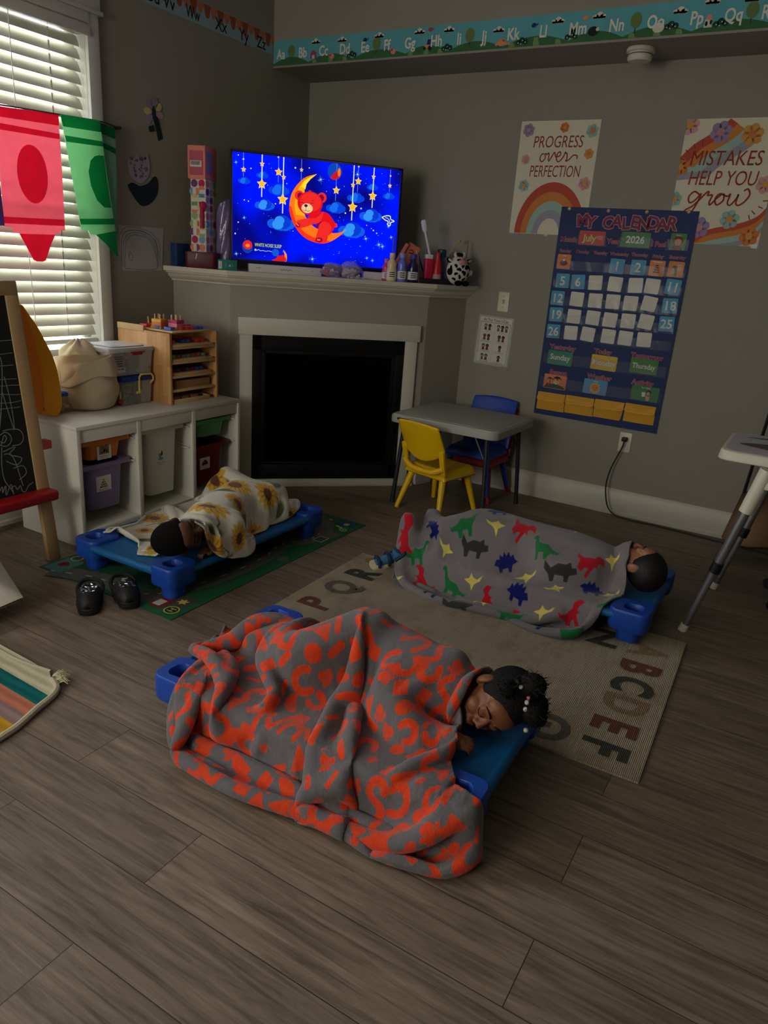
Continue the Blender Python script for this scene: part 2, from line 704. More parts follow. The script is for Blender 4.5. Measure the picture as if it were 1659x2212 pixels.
mb = MB()
prof = [(.0, 1.140), (.012, 1.142), (.014, 1.150), (.028, 1.158), (.040, 1.170), (.044, 1.180), (.056, 1.183), (.058, 1.191), (.074, 1.193), (.076, 1.2165), (-.1, 1.2165)]
rings = [[(x, y, z) for x, y in off_poly(d)] for d, z in prof[:-1]]
vs = [p for r_ in rings for p in r_]
fs = []
for i in range(len(rings) - 1):
    for j in range(3):
        fs.append((i * 4 + j, i * 4 + j + 1, (i + 1) * 4 + j + 1, (i + 1) * 4 + j))
n0 = len(vs)
vs.append((0, 0, 1.2165))
t = (len(rings) - 1) * 4
fs.append((t, t + 1, t + 2, t + 3, n0))
mb.add(vs, fs)
mb.build('mantel', TRIM, fp, smooth=25)
# surround boards on the breast face; local frame: x along the face from B, y up, z out
T0 = M.Translation(V((B[0], B[1], 0))) @ R_FIRE.to_4x4()
FL = 1.1385


def fbox(mb, u0, u1, z0, z1, d0, d1, m=0):
    mb.add([tuple(T0 @ V((u, z, d))) for u in (u0, u1) for z in (z0, z1) for d in (d0, d1)],
           [(0, 1, 3, 2), (4, 6, 7, 5), (0, 4, 5, 1), (2, 3, 7, 6), (0, 2, 6, 4), (1, 5, 7, 3)], m)


mb = MB()
fbox(mb, .043, 1.098, .884, .978, -.002, .03)
mb.build('header_board', TRIM, fp, bevel=.003)
for u0, u1 in ((.052, .122), (1.012, 1.085)):
    mb = MB()
    fbox(mb, u0, u1, 0, .884, -.002, .022)
    mb.build('side_board', TRIM, fp, bevel=.002)
mb = MB()
fbox(mb, .03, 1.11, 0, .042, -.002, .028)
fbox(mb, .02, 1.12, 0, .014, -.002, .04)
mb.build('hearth_board', TRIM, fp, bevel=.002)
BLK = mat('black_firebox_metal', (10, 10, 12), .35, .4, var=.1)
mb = MB()
fbox(mb, .12, 1.015, .042, .884, -.003, .004)
for u0, u1, z0, z1 in ((.12, .175, .042, .884), (.96, 1.015, .042, .884), (.12, 1.015, .80, .884), (.12, 1.015, .042, .13)):
    fbox(mb, u0, u1, z0, z1, 0, .012)
for u0, u1, z0, z1 in ((.175, .2, .13, .80), (.935, .96, .13, .80), (.175, .96, .782, .80), (.175, .96, .13, .15)):
    fbox(mb, u0, u1, z0, z1, 0, .008)
fb = mb.build('firebox', BLK, fp, bevel=.0015)
mb = MB()
LOG = mat('ceramic_log', (58, 44, 34), .9, .1, var=.4, scale=30)
for a, b, r in (((.3, .2, .005), (.55, .32, .007), .03), ((.5, .21, .006), (.8, .26, .007), .032), ((.6, .33, .006), (.82, .2, .008), .024)):
    mb.tube([tuple(T0 @ V(a)), tuple(T0 @ V(b))], [r * .2, r * .2], 8)
mb.build('fire_log', LOG, fb)
mb = MB()
fbox(mb, .2, .935, .15, .782, .0125, .0135)
mb.build('glass_panel', glass('smoked_glass', (30, 30, 40), .08, .8, .05), fp, smooth=0)

# ------------------------------------------------------------------ blind, flags
SLAT = mat('cream_blind_slat', (214, 212, 196), .5, .3, var=.02, tl=.07)
bl = thing('window_blind', 'cream horizontal slat blind hanging in the left window behind the pennants', 'blind', (0, 0, 0))
mb = MB()
zs = np.arange(.885, 2.2, .0515)
for z in zs:                        # closed tight, tilted down towards the room
    Rz = rot('Y', math.radians(62))
    for k in range(5):
        pass
    n = 6
    prof2 = [(-.0265 + .053 * i / (n - 1), .0022 * math.sin(PI * i / (n - 1))) for i in range(n)]
    pts = [(-.045 + (Rz @ V((a, 0, b))).x, (Rz @ V((a, 0, b))).z) for a, b in prof2]
    o0 = len(mb.v)
    vs = [(x, y, z + h) for y in (-2.685, -1.716) for x, h in pts] + [(x + .002, y, z + h + .0012) for y in (-2.685, -1.716) for x, h in pts]
    fs = []
    for i in range(n - 1):
        fs += [(i, i + 1, n + i + 1, n + i), (2 * n + i, 3 * n + i, 3 * n + i + 1, 2 * n + i + 1)]
    fs += [(0, n, 3 * n, 2 * n), (n - 1, 3 * n - 1, 4 * n - 1, 2 * n - 1)]
    mb.add(vs, fs)
mb.build('slats', SLAT, bl, smooth=50)
mb = MB().bb((-.05, -2.69, 2.2), (.022, -1.712, 2.282)).bb((.022, -2.7, 2.19), (.034, -1.705, 2.235)).bb((.022, -2.7, 2.24), (.03, -1.705, 2.285))
mb.build('valance', WFR, bl, bevel=.004)
MB().bb((-.07, -2.685, .826), (-.02, -1.716, .848)).build('bottom_rail', WFR, bl, bevel=.004)
CORD = mat('white_cord', (225, 223, 212), .8, .2)
for y in (-1.89, -2.5):
    mb = MB()
    for z in zs:
        mb.bb((-.0145, y - .004, z - .018), (-.0135, y + .004, z + .012))
    mb.tube([(-.014, y, .85), (-.014, y, 2.2)], .0012, 5)
    mb.build('ladder_cord', CORD, bl)
mb = MB().tube([(-.008, -2.078, 2.2), (-.006, -2.08, 1.5), (-.006, -2.07, .95)], .0022, 5)
mb.build('tilt_cord', CORD, bl)


def cloth_panel(name, outline, bands, oval, x, base, dark, parent, lean=0, wob=.004):
    """a hanging felt flag: outline and printed shapes in (y, z); printed colour sits on both faces"""
    mb = MB()
    T = M(((0, 0, 1, x), (1, 0, 0, 0), (0, 1, 0, 0), (0, 0, 0, 1)))
    mb.flat(outline, 0, 0, T)
    mb.flat(outline[::-1], -.0012, 0, T)
    for b in bands + ([oval] if oval else []):
        mb.flat(b, .0006, 1, T)
    return mb.build(name, [base, dark], parent, smooth=0)


PK = mat('pink_felt', (246, 150, 166), .9, .1, var=.1, scale=20, tl=.75)
PKD = mat('deep_pink_felt', (232, 60, 104), .9, .1, var=.08, scale=20, tl=.7)
GN = mat('mint_felt', (170, 222, 180), .9, .1, var=.1, scale=20, tl=.75)
GND = mat('green_felt', (40, 160, 110), .9, .1, var=.08, scale=20, tl=.7)
PU = mat('purple_felt', (120, 90, 160), .9, .1, var=.1, scale=20, tl=.4)
st = MB().tube(smooth_pts([(.05, -2.7, 1.79), (.052, -2.176, 1.822), (.052, -1.894, 1.837), (.04, -1.684, 1.849), (.02, -1.565, 1.843)]), .003, 6)
st.tube([(.0, -1.565, 1.843), (.03, -1.553, 1.843)], .007, 8)
tag(st.build('pennant_string', mat('dark_ribbon', (40, 60, 55), .8)), 'dark string across the window carrying the crayon pennants', 'string')
f1 = thing('crayon_pennant', 'pink crayon shaped pennant hanging in front of the blind', 'pennant', (0, 0, 0), group='crayon pennants on the window string')
o = cloth_panel('flag_cloth', [(-2.214, 1.812), (-2.06, 1.826), (-1.916, 1.834), (-1.917, 1.62), (-1.922, 1.352), (-1.945, 1.352), (-1.955, 1.335), (-1.974, 1.332), (-2.0, 1.29), (-2.034, 1.218), (-2.05, 1.211), (-2.08, 1.211), (-2.097, 1.218), (-2.13, 1.28), (-2.155, 1.325), (-2.18, 1.328), (-2.19, 1.347), (-2.224, 1.349), (-2.218, 1.6)],
                [[(-2.215, 1.813), (-1.916, 1.835), (-1.917, 1.79), (-2.215, 1.775)], [(-2.215, 1.752), (-1.918, 1.757), (-1.918, 1.735), (-2.215, 1.727)], [(-2.222, 1.388), (-1.922, 1.4), (-1.922, 1.372), (-2.222, 1.362)],
                 [(-2.155, 1.324), (-1.975, 1.331), (-2.0, 1.29), (-2.034, 1.218), (-2.05, 1.211), (-2.08, 1.211), (-2.097, 1.218), (-2.13, 1.28)]],
                disc(-2.067, 1.573, .074, .118, 28), .055, PK, PKD, f1)
f2 = thing('crayon_pennant', 'green crayon shaped pennant folded back along one edge beside the pink one', 'pennant', (0, 0, 0), group='crayon pennants on the window string')
cloth_panel('flag_cloth', [(-1.912, 1.836), (-1.70, 1.848), (-1.672, 1.6), (-1.64, 1.37), (-1.629, 1.25), (-1.64, 1.252), (-1.70, 1.305), (-1.757, 1.345), (-1.79, 1.345), (-1.80, 1.362), (-1.838, 1.362), (-1.87, 1.58)],
            [[(-1.912, 1.836), (-1.70, 1.848), (-1.695, 1.80), (-1.902, 1.79)], [(-1.896, 1.755), (-1.692, 1.762), (-1.689, 1.74), (-1.89, 1.73)], [(-1.845, 1.41), (-1.645, 1.427), (-1.642, 1.4), (-1.84, 1.385)],
             [(-1.757, 1.345), (-1.64, 1.37), (-1.629, 1.25), (-1.64, 1.252), (-1.70, 1.305)]],
            [(-1.715, 1.70), (-1.687, 1.70), (-1.678, 1.6), (-1.66, 1.475), (-1.70, 1.472), (-1.74, 1.50), (-1.77, 1.56), (-1.78, 1.62), (-1.765, 1.67), (-1.74, 1.692)], .062, GN, GND, f2)
cloth_panel('folded_edge', [(-1.71, 1.846), (-1.602, 1.832), (-1.604, 1.6), (-1.622, 1.40), (-1.629, 1.25), (-1.65, 1.4), (-1.69, 1.6)],
            [[(-1.71, 1.846), (-1.602, 1.832), (-1.603, 1.785), (-1.705, 1.80)], [(-1.70, 1.765), (-1.603, 1.745), (-1.604, 1.72), (-1.695, 1.74)]],
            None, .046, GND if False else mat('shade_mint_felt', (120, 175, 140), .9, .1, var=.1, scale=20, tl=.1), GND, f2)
f3 = thing('crayon_pennant', 'purple crayon shaped pennant, only a sliver at the left edge beside the pink one', 'pennant', (0, 0, 0), group='crayon pennants on the window string')
cloth_panel('flag_cloth', [(-2.53, 1.79), (-2.235, 1.811), (-2.227, 1.55), (-2.222, 1.352), (-2.25, 1.35), (-2.36, 1.2), (-2.5, 1.35)], [[(-2.53, 1.79), (-2.235, 1.811), (-2.235, 1.77), (-2.53, 1.75)]], None, .058, PU, PU, f3)

# ------------------------------------------------------------------ white storage unit and its bins
WHT = mat('white_foil_board', (216, 212, 199), .45, .4, var=.02, scale=4)
su = thing('storage_unit', 'low white storage unit with three columns of bins under the window', 'storage unit', (0, 0, 0))
X0, X1, Y0, Y1 = .1, .538, -2.296, -1.256
MB().bb((X0, Y0, .542), (X1, Y1, .56)).build('top_panel', WHT, su, bevel=.0015)
for y in (Y0, Y1 - .02):
    mb = MB().bb((X0, y, 0), (X1, y + .02, .542))
    mb.build('end_panel', WHT, su, bevel=.0015)
for y in (-1.965, -1.613):
    MB().bb((X0, y, .06), (X1 - .003, y + .024, .542)).build('divider', WHT, su, bevel=.0015)
MB().bb((X1 - .024, Y0 + .02, .486), (X1 - .006, Y1 - .02, .542)).build('front_rail', WHT, su, bevel=.001)
MB().bb((X0, Y0 + .02, .06), (X1 - .004, Y1 - .02, .08)).bb((X0 + .03, Y0 + .02, 0), (X0 + .05, Y1 - .02, .06)).bb((X1 - .02, Y0 + .02, 0), (X1 - .004, Y1 - .02, .06)).build('bottom_shelf', WHT, su, bevel=.001)
MB().bb((X0 + .002, Y0 + .01, .06), (X0 + .008, Y1 - .01, .542)).build('back_panel', WHT, su)
RAIL = mat('clear_white_rail', (222, 220, 210), .3, .5)
for y, zz in ((Y0 + .02, (.455, .345)), (-1.965, (.455, .345)), (-1.941, (.455, .345)), (-1.613, (.455, .345)), (-1.589, (.45, .325)), (Y1 - .02, (.45, .325))):
    s = 1 if y in (Y0 + .02, -1.941, -1.589) else -1
    mb = MB()
    for z in zz:
        mb.bb((X0 + .02, y, z), (X1 - .02, y + s * .014, z + .006)).bb((X0 + .02, y, z + .012), (X1 - .02, y + s * .008, z + .018))
    mb.build('runner', RAIL, su, bevel=.001)
PAP = mat('white_paper', (214, 212, 204), .8, .2)
INK = mat('black_ink', (30, 30, 32), .8, .2)


def bin_(label, cy, zt, zb, m, lab=None, x1=.5, art=None):
    t = thing('storage_bin', label, 'storage bin', (0, 0, 0), group='plastic bins in the white storage unit')
    mb = MB()
    hw, hb, x0 = .098, .086, .115
    # tapered tray: outer and inner skin
    top = rrect(x1 - x0, 2 * hw, .03, 5, (x0 + x1) / 2, cy)
    bot = rrect(x1 - x0 - .02, 2 * hb, .03, 5, (x0 + x1) / 2, cy)
    n = len(top)
    th = .004
    ti = rrect(x1 - x0 - 2 * th, 2 * hw - 2 * th, .028, 5, (x0 + x1) / 2, cy)
    bi = rrect(x1 - x0 - .02 - 2 * th, 2 * hb - 2 * th, .028, 5, (x0 + x1) / 2, cy)
    rim = rrect(x1 - x0 + .012, .296, .03, 5, (x0 + x1) / 2, cy)
    L = [[(x, y, zb) for x, y in bot], [(x, y, zt - .004) for x, y in top], [(x, y, zt - .02) for x, y in rim], [(x, y, zt) for x, y in rim], [(x, y, zt) for x, y in ti], [(x, y, zb + th) for x, y in bi]]
    vs = [p for l in L for p in l]
    fs = [(i * n + j, i * n + (j + 1) % n, (i + 1) * n + (j + 1) % n, (i + 1) * n + j) for i in range(5) for j in range(n)]
    fs += [tuple(range(n - 1, -1, -1)), tuple(5 * n + j for j in range(n))]
    mb.add(vs, fs)
    mb.build('tray', m, t, smooth=35)
    if lab:
        y0, y1, z0, z1 = lab
        zc = (z0 + z1) / 2
        f = (zc - zb) / (zt - zb)
        xf = x1 - .01 + .01 * f + .0015
        T = M(((0, 0, 1, xf), (1, 0, 0, (y0 + y1) / 2), (0, 1, 0, zc), (0, 0, 0, 1)))
        a, b = (y1 - y0) / 2, (z1 - z0) / 2
        k = MB().prism([(-a, -b), (a, -b), (a, b), (-a, b)], 0, .0008, 0, T)
        art(k, a, b, T)
        k.build('label_card', [PAP, INK] + art.mats, t, smooth=0)
    return t


TAN = mat('tan_print', (150, 116, 62), .8)
GRY = mat('grey_print', (120, 108, 90), .8)
BLU = mat('blue_print', (96, 150, 190), .8)
RED = mat('red_print', (150, 40, 50), .8)


def art_photo(k, a, b, T):
    k.flat([(-a * .7, -b * .45), (a * .7, -b * .45), (a * .7, b * .8), (-a * .7, b * .8)], .001, 2, T)
    rr = random.Random(4)
    for i in range(26):
        k.flat(disc(rr.uniform(-a * .6, a * .6), rr.uniform(-b * .35, b * .7), a * .13, n=7), .0012, 3, T)
    k.text('Building Blocks', 0, -b * .65, b * .14, .001, 1, T, wmax=a * 1.6)
    k.text('Wood Planks', 0, -b * .84, b * .12, .001, 1, T, wmax=a * 1.4)


def art_pyramid(k, a, b, T):
    for r_, nn in ((0, 4), (1, 3), (2, 2), (3, 1)):
        for i in range(nn):
            k.flat(rrect(a * .24, b * .24, b * .05, 2, (i - (nn - 1) / 2) * a * .27, -b * .45 + r_ * b * .3), .001, 2 if (i + r_) % 2 else 3, T)
    k.text('Wooden Blocks', 0, -b * .8, b * .17, .001, 1, T, wmax=a * 1.6)


def art_boat(k, a, b, T):
    k.flat([(-a * .5, 0), (a * .5, 0), (a * .4, -b * .35), (-a * .4, -b * .35)], .001, 2, T)
    k.flat(disc(-a * .1, b * .25, a * .3, b * .28), .001, 3, T)
    k.flat(disc(a * .25, b * .45, a * .14, b * .3), .0011, 4, T)
    k.text('Magnetic Tiles', 0, -b * .6, b * .17, .001, 1, T, wmax=a * 1.5)
    k.text('Shapes', 0, -b * .84, b * .14, .001, 1, T, wmax=a * 1.2)


def art_bricks(k, a, b, T):
    for x, y, s in ((-.3, .15, 2), (.25, .2, 2), (0, .4, 3), (0, -.05, 3), (.35, -.1, 2), (-.35, -.15, 3)):
        k.flat(rrect(a * .5, b * .36, b * .06, 2, x * a, y * b), .001 + s * .0001, s, T)
    k.text('Blocks', 0, -b * .72, b * .18, .001, 1, T, wmax=a * 1.2)


art_photo.mats = [GRY, TAN]
art_pyramid.mats = [TAN, mat('brown_print', (110, 80, 40), .8)]
art_boat.mats = [BLU, mat('sand_print', (150, 130, 100), .8), INK]
art_bricks.mats = [RED, mat('dark_red_print', (96, 30, 34), .8)]
bin_('shallow orange bin with a photo label, left column of the white storage unit', -2.121, .478, .386, mat('orange_plastic', (208, 112, 30), .35, .5, var=.03), (-2.165, -2.088, .382, .468), art=art_photo)
bin_('deep lilac bin below the orange one, with a block tower label', -2.121, .366, .148, mat('lilac_plastic', (128, 112, 152), .35, .5, var=.03), (-2.18, -2.098, .234, .305), art=art_pyramid)
bin_('tall white bin in the middle column of the white storage unit', -1.777, .478, .138, mat('white_plastic', (214, 212, 198), .35, .5, var=.02), (-1.828, -1.762, .285, .37), art=art_boat)
bin_('shallow green bin in the right column of the white storage unit', -1.43, .472, .379, mat('green_plastic', (86, 160, 100), .35, .5, var=.03))
bin_('dark red bin below the green one, partly hidden by the sunflower blanket', -1.44, .335, .12, mat('dark_red_plastic', (108, 16, 24), .35, .5, var=.03), (-1.525, -1.452, .205, .268), art=art_bricks)

# ------------------------------------------------------------------ things on the storage unit
ZT = .56


def fold_noise(a, z, s):
    return .5 * math.sin(3 * a + 5 * z * s + s) + .3 * math.sin(7 * a - 9 * z + 2 * s) + .2 * math.sin(13 * a + 17 * z)


sk = thing('cloth_sack', 'cream cloth sack slumped with its mouth folded open on the storage unit', 'sack', (.215, -1.985, ZT))
SACK = mat('cream_cotton', (206, 190, 158), .9, .1, var=.06, scale=25, bump=.25, bscale=500)
RS = [(.0, .1), (.012, .125), (.05, .142), (.1, .148), (.15, .143), (.19, .132), (.215, .128)]


def sack_fn(u, v):
    a = 2 * PI * u
    if v < .62:                                     # outer wall up to the rim
        t = v / .62 * (len(RS) - 1)
        i = min(int(t), len(RS) - 2)
        f = t - i
        z = RS[i][0] * (1 - f) + RS[i + 1][0] * f
        r = RS[i][1] * (1 - f) + RS[i + 1][1] * f
        r *= 1 + .055 * fold_noise(a, z * 9, 1.3) * min(1, z * 12)
        z += .055 * (1 - math.cos(a - 2.6)) / 2 * (v / .62) ** 2      # rim higher at the back
    else:                                           # turned into the mouth
        t = (v - .62) / .38
        r = .128 * (1 - .95 * t) * (1 + .07 * fold_noise(a, 2, 1.3))
        z = .215 + .055 * (1 - math.cos(a - 2.6)) / 2 - .075 * math.sin(t * PI * .55)
    return (r * math.cos(a), r * math.sin(a) * 1.02, z)


MB().grid(44, 40, sack_fn, closed_x=True).build('sack_body', SACK, sk, smooth=60, sub=1)


def clump(u, v):
    a = 2 * PI * u
    r = .085 * math.sin(PI * min(.98, .1 + .88 * v)) ** .6 * (1 + .13 * fold_noise(a, v, 2.1))
    return (-.03 + r * math.cos(a), .0 + 1.1 * r * math.sin(a), .17 + .14 * v + .012 * math.sin(5 * a) * v)


MB().grid(32, 14, clump, closed_x=True).build('gathered_top', SACK, sk, smooth=60, sub=1)


def cuff(u, v):
    a = -1.9 + 2.9 * u                              # loose flap folded over the front
    r = .135 + .02 * v + .006 * math.sin(6 * a)
    z = .235 - .10 * v * (.35 + .65 * math.sin(PI * u) ** .8 + .25 * math.sin(9 * u)) + .03 * math.sin(a + .5)
    return (r * math.cos(a), r * math.sin(a), z)


MB().grid(30, 8, cuff).build('mouth_flap', SACK, sk, smooth=60, sub=1, solid=.003)
tag(sk, cat='sack')

tb = thing('food_tub', 'small clear tub with a blue lid between the yellow toy and the cream sack', 'tub', (.2, -2.135, ZT))
T = M.Identity(4)
MB().prism(rrect(.13, .125, .025), 0, .078, 0, inset=-.04).build('tub', glass('cloudy_plastic', (235, 215, 190), .2, .2, .25), tb)
mb = MB().prism(rrect(.138, .133, .027), .076, .092, 0).prism(rrect(.125, .12, .025), .092, .096, 0)
mb.build('lid', mat('blue_lid_plastic', (30, 84, 190), .35, .5), tb, bevel=.002)
rr = random.Random(3)
mb = MB()
for i in range(40):
    mb.box((rr.uniform(-.05, .05), rr.uniform(-.05, .05), rr.uniform(.012, .058)), (.026, .02, .01), rr.randrange(2), rot('Z', rr.uniform(0, 3)) @ rot('X', rr.uniform(-.6, .6)))
o = mb.build('tub_contents', [mat('peach_pieces', (222, 160, 116), .7), mat('sand_pieces', (214, 176, 130), .7)], tb, smooth=0)
o['kind'] = 'stuff'
mb = MB().prism(rrect(.2, .08, .02), 0, .001)


def padded(name, prof, x0, x1, m, parent, r=.02):
    T = M(((0, 0, 1, 0), (1, 0, 0, 0), (0, 1, 0, 0), (0, 0, 0, 1)))
    return MB().prism(prof, x0, x1, 0, T).build(name, m, parent, bevel=r, seg=4, smooth=50)


yt = thing('toy_shell', 'yellow and orange moulded toy shell propped on the storage unit behind the easel', 'toy', (0, 0, 0))
padded('yellow_half', smooth_pts([(-2.352, 1.05), (-2.315, .999), (-2.286, .957), (-2.246, .877), (-2.227, .836), (-2.207, .764), (-2.195, .66), (-2.2, .598), (-2.222, .566), (-2.262, .575), (-2.29, .62), (-2.29, .714), (-2.302, .834), (-2.322, .95)], 3, True), .18, .32,
       mat('yellow_soft_plastic', (244, 168, 8), .5, .4, var=.05, scale=9), yt, .022)
padded('orange_half', smooth_pts([(-2.36, 1.045), (-2.33, .95), (-2.309, .834), (-2.298, .714), (-2.302, .625), (-2.33, .6), (-2.365, .75), (-2.39, .93), (-2.39, 1.03)], 3, True), .17, .345,
       mat('orange_soft_plastic', (240, 134, 24), .5, .4, var=.05, scale=9), yt, .02)
mb = MB()
for z in np.arange(.64, 1.0, .018):
    y = np.interp(z, [.6, .714, .834, .95, 1.05], [-2.288, -2.288, -2.3, -2.32, -2.352])
    mb.ell((.322, y, z), (.004, .003, .0045), 6)
mb.build('seam_stitching', mat('dark_seam', (60, 44, 20), .8), yt)

CLR = glass('clear_bin_plastic', (240, 242, 245), .12, .12, .16)
TOYC = [mat('toy_' + n, c, .4, .5) for n, c in (('red', (214, 52, 46)), ('orange', (240, 126, 48)), ('green', (90, 170, 84)), ('blue', (50, 90, 170)), ('yellow', (236, 186, 60)), ('coral', (232, 96, 84)))]


def clutter(parent, n, b0, b1, seed, cols):
    r_ = random.Random(seed)
    mb = MB()
    for i in range(n):
        c = V([r_.uniform(p, q) for p, q in zip(b0, b1)])
        R = rot('Z', r_.uniform(0, 6)) @ rot('X', r_.uniform(0, 6))
        k = r_.choice(cols)
        d = R @ V((.017, 0, 0))
        mb.tube([c - d, c + d], .006, 6, k)
        mb.ell(c + d, (.010, .010, .010), 8, k)
    o = mb.build('toy_pieces', TOYC, parent, smooth=50)
    o['kind'] = 'stuff'


def latch_bin(name, label, c, d, lid_m, latch_m, seed, cols, lidh, latches):
    t = thing(name, label, 'bin', c)
    lx, ly, h = d
    mb = MB()
    th = .003
    o_, i_ = rrect(lx, ly, .02), rrect(lx - 2 * th, ly - 2 * th, .018)
    n = len(o_)
    vs = [(x * .93, y * .93, .0) for x, y in o_] + [(x, y, h) for x, y in o_] + [(x, y, h) for x, y in i_] + [(x * .93, y * .93, th) for x, y in i_]
    fs = [(i * n + j, i * n + (j + 1) % n, (i + 1) * n + (j + 1) % n, (i + 1) * n + j) for i in range(3) for j in range(n)] + [tuple(range(n - 1, -1, -1)), tuple(3 * n + j for j in range(n))]
    mb.add(vs, fs)
    mb.build('tub', CLR, t, smooth=35)
    clutter(t, 90, (-lx * .40, -ly * .40, .014), (lx * .40, ly * .40, h * .86), seed, cols)
    MB().prism(rrect(lx + .014, ly + .014, .024), h, h + lidh, inset=.03).prism(rrect(lx * .8, ly * .75, .02), h + lidh, h + lidh + .005).build('lid', lid_m, t, bevel=.002)
    for lo, sz in latches:
        MB().box(lo, sz).box((lo[0], lo[1], lo[2] - sz[2] * .8), (sz[0] * .6, sz[1] * .7, sz[2] * .9)).build('latch', latch_m, t, bevel=.003)
    return t


lb = latch_bin('latch_bin', 'bin with a blue lid and yellow handles under the clear toy bin', (.205, -1.757, ZT), (.225, .2, .118), mat('navy_lid_plastic', (16, 44, 130), .35, .5), TOYC[4], 5, [0, 3, 2], .026, [])
YH = mat('pale_yellow_plastic', (226, 196, 96), .4, .4)
mb = MB()
mb.tube([(.116, .0, .06), (.118, .0, .135), (.118, .012, .148), (.118, .075, .148), (.118, .088, .135), (.118, .088, .115), (.118, .07, .1)], .0052, 6)
mb.box((.114, .0, .06), (.008, .028, .012))
mb.build('handle', YH, lb)
mb = MB()
for a in range(3):
    mb.tube([(.06 + .02 * a, -.104, .06 - .012 * a), (.075 + .015 * a, -.108, .072), (.09, -.104, .055 + .01 * a)], .004, 6)
mb.build('handle', YH, lb)
ub = latch_bin('latch_bin', 'clear bin of bright toy pieces with red latches on top of the blue-lidded bin', (.2, -1.79, ZT + .15), (.25, .27, .112), glass('clear_lid_plastic', (235, 235, 238), .15, .15, .35), mat('dark_red_latch', (150, 20, 34), .35, .5), 9, [0, 1, 5, 2, 3, 1, 5], .02,
               [((.122, .03, .112), (.014, .085, .014)), ((-.122, .03, .112), (.014, .085, .014)), ((-.03, -.138, .118), (.06, .012, .014))])
T = M(((0, 0, 1, .1185), (1, 0, 0, -.085), (0, 1, 0, .062), (0, 0, 0, 1)))
k = MB().prism(rrect(.075, .088, .004), 0, .0008, 0, T)
for i in range(5):
    k.flat(rrect(.05, .005, .001, 1, 0, .03 - .011 * i), .0012, 1, T)
for i in range(6):
    k.flat(disc(-.025 + .01 * i, -.03, .005, n=8), .0012, 2 + i % 3, T)
k.build('paper_label', [PAP, INK, TAN, BLU, RED], ub, smooth=0)


def stripes(name, c1, c2, w, rough=.5):
    m = bpy.data.materials.new(name)
    m.use_nodes = True
    nt = m.node_tree
    b = nt.nodes['Principled BSDF']
    tc = nt.nodes.new('ShaderNodeTexCoord')
    mp = nt.nodes.new('ShaderNodeMapping')
    mp.inputs['Rotation'].default_value = (PI / 2, 0, PI / 2)
    br = nt.nodes.new('ShaderNodeTexBrick')
    br.inputs['Scale'].default_value = 1
    br.inputs['Brick Width'].default_value = .3
    br.inputs['Row Height'].default_value = w
    br.inputs['Mortar Size'].default_value = .0004
    br.inputs['Color1'].default_value = lin(c1) + (1,)
    br.inputs['Color2'].default_value = lin(c2) + (1,)
    br.inputs['Mortar'].default_value = lin([x * .8 for x in c2]) + (1,)
    nz = nt.nodes.new('ShaderNodeTexNoise')
    nz.inputs['Scale'].default_value = 30
    sep = nt.nodes.new('ShaderNodeSeparateXYZ')
    cmb = nt.nodes.new('ShaderNodeCombineXYZ')
    nt.links.new(tc.outputs['Object'], sep.inputs[0])
    nt.links.new(sep.outputs['Z'], cmb.inputs['X'])
    nt.links.new(sep.outputs['X'], cmb.inputs['Y'])
    nt.links.new(cmb.outputs[0], br.inputs['Vector'])
    nt.links.new(br.outputs['Color'], b.inputs['Base Color'])
    b.inputs['Roughness'].default_value = rough
    return m


BUT = stripes('butcher_block_wood', (206, 160, 100), (170, 118, 66), .034)
PINE = mat('pale_pine', (206, 172, 122), .5, .3, var=.12, scale=18)
WOOD = mat('light_brown_wood', (170, 128, 84), .5, .3, var=.15, scale=22)
rk = thing('puzzle_rack', 'striped wooden puzzle rack with five shelves on the right of the storage unit', 'puzzle rack', (0, 0, 0))
for y in (-1.653, -1.327):
    MB().bb((.06, y, ZT), (.43, y + .014, .912)).build('side_panel', BUT, rk, bevel=.001)
MB().bb((.06, -1.64, .6), (.07, -1.327, .9)).build('back_panel', PINE, rk)
for z in (.625, .694, .765, .838):
    MB().bb((.07, -1.639, z - .006), (.426, -1.327, z + .006)).build('shelf', PINE, rk, bevel=.001)
MB().bb((.06, -1.655, .905), (.25, -1.64, .935)).build('top_rail', PINE, rk, bevel=.001)


def puzzle(z, y0, y1, x0, x1, label, cols, seed, h=.012):
    t = thing('wooden_puzzle', label, 'puzzle', ((x0 + x1) / 2, (y0 + y1) / 2, z), group='wooden puzzles in the rack')
    MB().box((0, 0, h / 2), (x1 - x0, y1 - y0, h)).build('board', PINE, t, bevel=.0015)
    r_ = random.Random(seed)
    for i in range(7):
        for j in range(3):
            if r_.random() < .85:
                MB().box(((-.5 + (j + .5) / 3) * (x1 - x0) * .86 + .01, (-.5 + (i + .5) / 7) * (y1 - y0) * .88, h + .008), (.05, (y1 - y0) / 7 * .7, .016)).build('piece', cols[r_.randrange(len(cols))], t, bevel=.002)
    return t


puzzle(.912, -1.625, -1.36, .12, .42, 'brown board with coloured pegs on the very top of the puzzle rack', [TOYC[0], TOYC[3]], 1, .008)
puzzle(.844, -1.63, -1.35, .1, .43, 'puzzle with red and blue pieces on the highest shelf of the rack', [TOYC[0], TOYC[3], TOYC[0]], 2)
puzzle(.771, -1.625, -1.345, .1, .425, 'puzzle with pale green pieces and an orange board on the second shelf of the rack', [mat('pale_green_paint', (128, 160, 130), .5), mat('brick_paint', (180, 96, 66), .5)], 3)
puzzle(.7, -1.62, -1.36, .1, .42, 'puzzle with dark red and blue pieces on the third shelf of the rack', [mat('dark_red_paint', (130, 24, 50), .5), TOYC[3]], 4)
tag(MB().box((.39, -1.47, .631 + .02), (.03, .24, .04)).box((.3, -1.47, .631 + .012), (.15, .24, .024)).build('wooden_tray', WOOD, bevel=.002), 'plain wooden box lying on the fourth shelf of the rack', 'tray')
